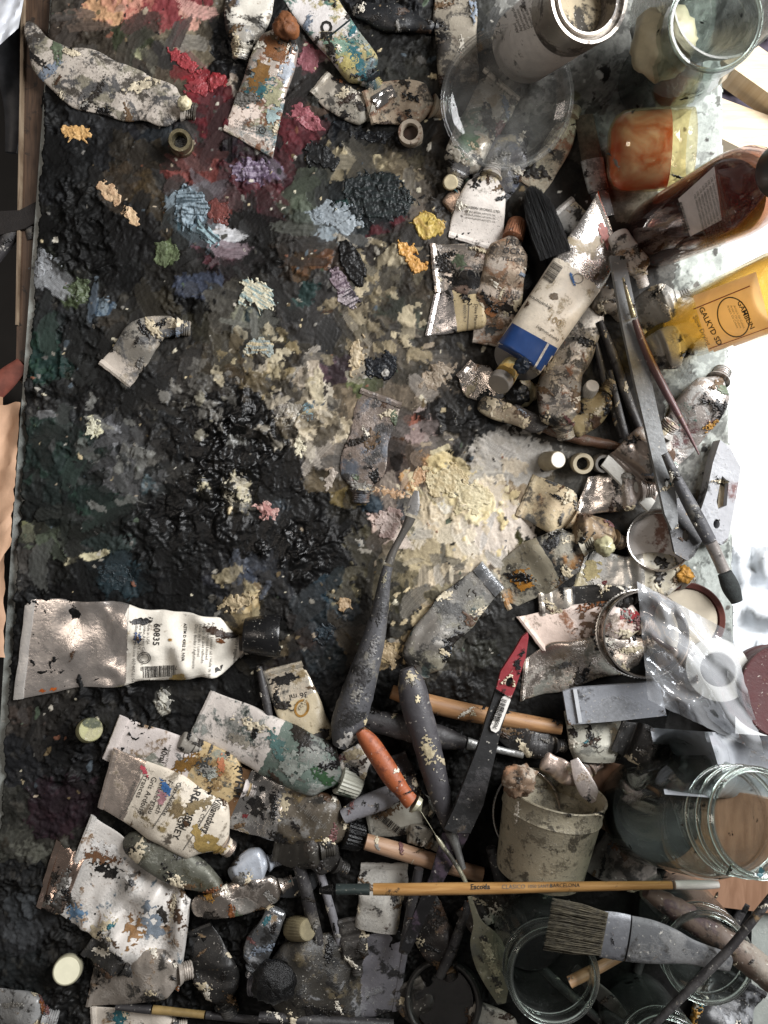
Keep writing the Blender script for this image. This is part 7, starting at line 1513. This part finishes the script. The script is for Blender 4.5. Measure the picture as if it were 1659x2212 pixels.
# diagonal teal and ochre tube
t_dia = [o for o in bpy.data.objects if o.get('label', '').startswith('long tube half white')][0]
text(t_dia, 'CE', 694, 44, 24, 90, INK, bold=.04); text(t_dia, 'NE', 790, 126, 22, 56, INK, bold=.02)
rule(t_dia, 700, 88, 760, 40, 4, P_('#1c2a2c'), 'dark_line'); smear(t_dia, 735, 98, 30, 20, 20, P_('#7f9a88'), 4, jag=.6); smear(t_dia, 770, 132, 14, 46, -24, TEAL, 6, jag=.6); smear(t_dia, 752, 130, 26, 20, 20, P_('#b0a468'), 8, jag=.6); smear(t_dia, 806, 160, 30, 12, -28, P_('#191e22'), 10, jag=.5); smear(t_dia, 786, 80, 14, 30, -30, P_('#8a9088'), 12, jag=.7)
for k in range(5): text(t_dia, 'Huile Oil Colour', 764 - k * 8, 52 + k * 6, 5, 56, GREY_INK)
# printed white tube
text(t_hol, 'HOLBEIN WORKS, LTD.', 1002, 448, 5.5, 9, GREY_INK, bold=.01)
for k in range(3): text(t_hol, 'OSAKA JAPAN ARTISTS OIL', 1004, 457 + k * 7, 4, 9, GREY_INK)
# brown capped tube
text(t_och, 'JAUNE', 1092, 528, 14, 6, INK, bold=.01); text(t_och, 'OCRE', 1086, 546, 13, 6, INK); text(t_och, 'YELLOW OCHRE', 1084, 562, 9, 6, INK); text(t_och, 'COULEUR', 1072, 634, 8, 3, INK); text(t_och, 'EXTRA FINE', 1070, 644, 9, 3, INK); ringmark(t_och, 1086, 660, 14, 8, 1.6, 8, INK, 'printed_oval')
smear(t_och, 1060, 674, 13, 11, 0, P_('#8a5a34'), 3, jag=.3); smear(t_och, 1062, 712, 16, 10, 0, DGR, 5, jag=.5)
# silver emblem tube and cream label tube
smear(t_sil1, 1020, 604, 56, 22, 0, P_('#1b1b1c', .3), 3, jag=.35); ringmark(t_sil1, 1010, 598, 26, 24, 2, 0, GREY_INK, 'printed_emblem', .0006, 180, 360); ringmark(t_sil1, 1010, 598, 19, 17, 1.5, 0, GREY_INK, 'printed_emblem', .0006, 180, 360)
text(t_mars, 'Olive Marmor', 1026, 656, 7, 92, INK); text(t_mars, '2 #60019-7', 1002, 650, 7, 92, GREY_INK); rule(t_mars, 1014, 640, 1010, 716, 1.5, GREY_INK)
# foil tube 35 ml, stub
text(t_35, '35 ml', 1188, 1448, 11, 58, GREY_INK, bold=.01); text(t_cel, 'CELU', 1262, 1588, 16, 52, GREY_INK)
# barcode tube
LABELP[t_bar.name] = patch('label', t_bar, ((830, 1742), (906, 1720), (912, 1776), (840, 1792)), soil('bar_label', '#a3a196', metallic=0, dirt=.16, speck=.3), 20, 14, .0004); bars(t_bar, 808, 1742, 90, 16, 38, 12, off=.0007)
# scraper sticker
stk = bpy.data.objects['scraper_knife']; LABELP[stk.name] = [o for o in stk.children if o.name.startswith('sticker')][0]
bars(stk, 1096, 1512, 52, 13, 111, 14, off=.0006, n=26); text(stk, '7 431620 161506', 1064, 1566, 8.5, -69, INK, off=.0006, bold=.01); text(stk, '7055AB 25', 1072, 1576, 8, -69, INK, off=.0006, bold=.02)
smear(stk, 1118, 1436, 9, 12, 20, BLK, 3, off=.0006, jag=.8); smear(stk, 1128, 1412, 4, 14, 30, BLK, 5, off=.0006, jag=.8); smear(stk, 1122, 1454, 7, 4, 40, BLK, 7, off=.0006, jag=.6)
# long brush
text(esc, 'Escoda', 1016, 1921, 11, -1, INK, bold=.02); text(esc, 'CLASICO', 1084, 1920, 9, -1, GREY_INK); text(esc, '1050 SANTA', 1140, 1918, 7, -1, GREY_INK); text(esc, 'BARCELONA', 1188, 1917, 8, -1, INK)
# can lettering (runs up the can)
text(can, 'JARG', 1062, 82, 24, -106, INK, bold=.03); text(can, 'Z GREY', 1084, 74, 12, -100, INK); text(can, 'ARTISTS OIL PRIMER', 1072, 84, 7, -104, GREY_INK)
for k, s in enumerate(['Alkyd', 'Apprêt alkyde', 'Imprimacion', 'Grundierung', 'Fondo alchidico', 'Alkyd base', 'Matt opaque']): text(can, s, 1122 + k * 8, 70 - k * 3, 7, -112, GREY_INK)
# oil bottle label
lb = patch('label', bt, ((1466, 430), (1544, 360), (1560, 474), (1492, 510)), soil('bottle_label', '#dcd2cf', metallic=0, rough=.45, dirt=.02, speck=.1), 24, 24, .0006)
LABELP[bt.name] = lb
bars(bt, 1474, 436, 62, 11, 73, 6, off=.0010, n=24)
for k in range(9): text(bt, 'OIL MEDIUM SAFFLOWER ARTIST USE', 1500 + k * 6, 420 - k * 6, 5, 76, GREY_INK, off=.0010)
# painting medium label
M_ML = liquid_mat('medium_label', '#f3dcc6', .94, .4)
LABELP[gb.name] = patch('label', gb, ((1498, 640), (1634, 588), (1668, 716), (1534, 768)), M_ML, 30, 30, .0006)
rule(gb, 1500, 668, 1622, 618, 2.2, RED_INK, off=.0011); rule(gb, 1532, 752, 1660, 706, 1.6, RED_INK, off=.0011)
text(gb, 'GALKYD SD', 1511, 666, 12, 63, INK, bold=.02, off=.0011); text(gb, 'Slow Drying', 1498, 684, 10, 63, GREY_INK, off=.0011)
ringmark(gb, 1586, 684, 34, 44, 2.6, -20, INK, 'printed_oval', .0011); text(gb, 'GAMBLIN', 1594, 652, 11, 64, INK, bold=.015, off=.0011)
for k in range(3): text(gb, "Artist's Oil Colors", 1586 - k * 7, 660, 5, 66, GREY_INK, off=.0011)
# flakes of paint on knives and handles
def named(s): return [o for o in bpy.data.objects if o.get('label', '').startswith(s)][0]
kn = named('dark handled knife with'); smear(kn, 925, 1622, 14, 30, -12, P_('#a89c80'), 3, jag=.7); smear(kn, 890, 1462, 14, 10, 20, P_('#a89c80'), 5, jag=.7); smear(kn, 902, 1510, 6, 8, 0, CRM, 7, jag=.7)
kn = named('large grey handled'); smear(kn, 748, 1600, 22, 14, -30, P_('#b8b4ae'), 9, jag=.7); smear(kn, 792, 1560, 8, 12, 0, CRM, 4, jag=.8)
sb = named('big crumpled white tube'); smear(sb, 230, 1880, 30, 16, 20, BLK, 3, jag=.9); smear(sb, 220, 1850, 46, 14, 12, P_('#6a4c36'), 5, jag=.7); smear(sb, 165, 1970, 22, 16, 30, P_('#5f7a94'), 7, jag=.8); smear(sb, 290, 2010, 20, 34, 10, P_('#8a6844'), 9, jag=.9); smear(sb, 388, 2118, 14, 20, 0, P_('#8a5226'), 11, jag=.5); smear(sb, 285, 1908, 9, 8, 0, BLK, 13, jag=.5); smear(sb, 330, 2000, 36, 24, 60, P_('#77808a'), 15, jag=.9); smear(sb, 345, 2066, 26, 10, 20, P_('#a08a50'), 17, jag=.8); smear(sb, 235, 1838, 40, 16, 30, P_('#d6d3cf', .3), 19, jag=.4)
lf = okn
for (x_, y_, a_, b_, c_, s_) in ((1052, 2046, 20, 10, '#a39c84', 3), (1066, 2090, 24, 9, '#8f8870', 7), (1046, 2030, 12, 6, '#2e2a25', 11), (1072, 2120, 14, 8, '#2b2822', 17), (1060, 2064, 12, 7, '#c2baa0', 23), (1040, 2070, 10, 5, '#34302a', 29), (1078, 2140, 9, 7, '#a89f86', 31), (1080, 2080, 9, 6, '#4a4236', 37)):
    smear(lf, x_, y_, a_, b_, 60, P_(c_), s_, 'caked_paint', .0004, .8, relief=.0006)
kn = named('large grey handled')
for (x_, y_, a_, b_, c_, s_) in ((820, 1330, 6, 22, '#2c2b2c', 3), (806, 1400, 8, 26, '#6f6d6c', 7), (786, 1470, 12, 30, '#333233', 11), (770, 1500, 10, 20, '#77746f', 17), (756, 1550, 14, 16, '#2a292a', 23), (830, 1250, 5, 14, '#8d8774', 29)):
    smear(kn, x_, y_, a_, b_, 14, P_(c_), s_, 'caked_paint', .0003, .8, relief=.0003)
ol = named('olive grey tube with orange'); smear(ol, 1126, 1252, 26, 24, 10, P_('#a8742e'), 3, jag=.6)
gt = named('dirty silver tube with green'); smear(gt, 1010, 300, 26, 44, 20, P_('#62725f'), 3, jag=.5); smear(gt, 996, 366, 26, 16, 30, P_('#a8a8aa', .25, metallic=.7), 5, jag=.3)
rt_ = named('pinkish white tube with sharp'); smear(rt_, 1360, 1330, 20, 14, 0, P_('#8a2a2e'), 3, jag=.7); smear(rt_, 1278, 1352, 30, 24, 0, P_('#6a5240'), 5, jag=.9)
ct = named('clean silver cream tube'); smear(ct, 1276, 1232, 22, 26, 30, P_('#a89a70'), 3, jag=.5); smear(ct, 1306, 1258, 6, 5, 0, MAR, 5); smear(ct, 1290, 1255, 14, 9, 20, P_('#c9c4bc'), 7, jag=.7)
# ---- paint caked onto the tubes and tools
CAKE = {'k': [BLK, P_('#1e1b19', .35), P_('#26211c', .5)], 'b': [P_('#4a3626', .5), P_('#5c4832', .5), P_('#3a2c22', .5)], 'c': [P_('#c9bda4', .45), P_('#d6cfc0', .4), P_('#b8ab90', .5)], 'g': [P_('#6a6762', .4), P_('#85827c', .4), P_('#4c4b4a', .4)],
        'a': [OCH, RST, TEAL, P_('#5a6450'), P_('#6a4a48'), P_('#77808c')]}
rk = random.Random(77)
CLEAN = {t_big.name, t_blue.name, t_wil.name}
for o in [q for q in bpy.data.objects if q.parent is None and (q.type == 'EMPTY' or q.name in ('steel_bar', 'scraper_knife', 'sharpener_case', 'scraper', 'plastic_tray'))]:
    isT = o.name.startswith('paint_tube'); 
    if not (isT or o.name.split('.')[0] in ('palette_knife', 'brush', 'thin_brush', 'wooden_brush', 'wooden_stick', 'long_brush', 'plastic_cup', 'flat_brush', 'paint_can', 'steel_bar', 'scraper_knife', 'sharpener_case', 'scraper', 'plastic_tray', 'tin', 'varnish_jar', 'preserving_jar')) or o.name not in PROJ: continue
    V0 = PROJ[o.name][0][0]; Vp = V0[V0[:, 2] >= np.percentile(V0[:, 2], 45)]
    kx = CH / (CH - Vp[:, 2]) / S; PXs = 829.5 + Vp[:, 0] * kx; PYs = 1106 - Vp[:, 1] * kx
    ext = math.hypot(PXs.max() - PXs.min(), PYs.max() - PYs.min())
    n = int((3 + ext / 34) if isT else 2 + ext / 70)
    if o.name in CLEAN: n = 2
    small = 1.0 if isT else .45
    for i in range(n):
        q = rk.randrange(len(Vp)); cl_ = rk.choice('kkkkkbbccccgga'); sz = rk.choice([.5, .7, 1, 1, 1.4]) * small * min(1.0, .45 + ext / 420)
        if o.name in CLEAN: cl_ = 'b'; sz = .4
        smear(o, float(PXs[q]), float(PYs[q]), 24 * sz * rk.uniform(.6, 1.5), 9 * sz * rk.uniform(.6, 1.4), rk.uniform(0, 180), rk.choice(CAKE[cl_]), rk.uniform(0, 99), 'caked_paint', .0004, rk.uniform(.45, .85), relief=rk.choice([.0004, .0008, .0012]))
# ---- make all queued lettering in one go
tmp = []
for k, qd in enumerate(QUEUE):
    cu = bpy.data.curves.new('lettering', 'FONT'); cu.body = qd[1]; cu.size = 1.0; cu.align_x = qd[7]; cu.offset = qd[8]; cu.resolution_u = 2
    ob = bpy.data.objects.new('lettering_src', cu); COL.objects.link(ob); tmp.append(ob)
bpy.context.view_layer.update()
dg = bpy.context.evaluated_depsgraph_get()
for qd, ob in zip(QUEUE, tmp):
    root, s, x, y, size, ang, mat, al, bo, sx, off, nm = qd
    me = bpy.data.meshes.new_from_object(ob.evaluated_get(dg))
    v = np.array([w.co[:2] for w in me.vertices]); F = [tuple(p.vertices) for p in me.polygons]
    bpy.data.meshes.remove(me)
    if len(v) == 0: continue
    k = size / .72; c, s_ = math.cos(math.radians(ang)), math.sin(math.radians(ang))
    X = v[:, 0] * k * sx; Y = -v[:, 1] * k
    put(nm, root, list(zip(x + X * c - Y * s_, y + X * s_ + Y * c)), F, mat, off)
for ob in tmp:
    cu = ob.data; bpy.data.objects.remove(ob); bpy.data.curves.remove(cu)
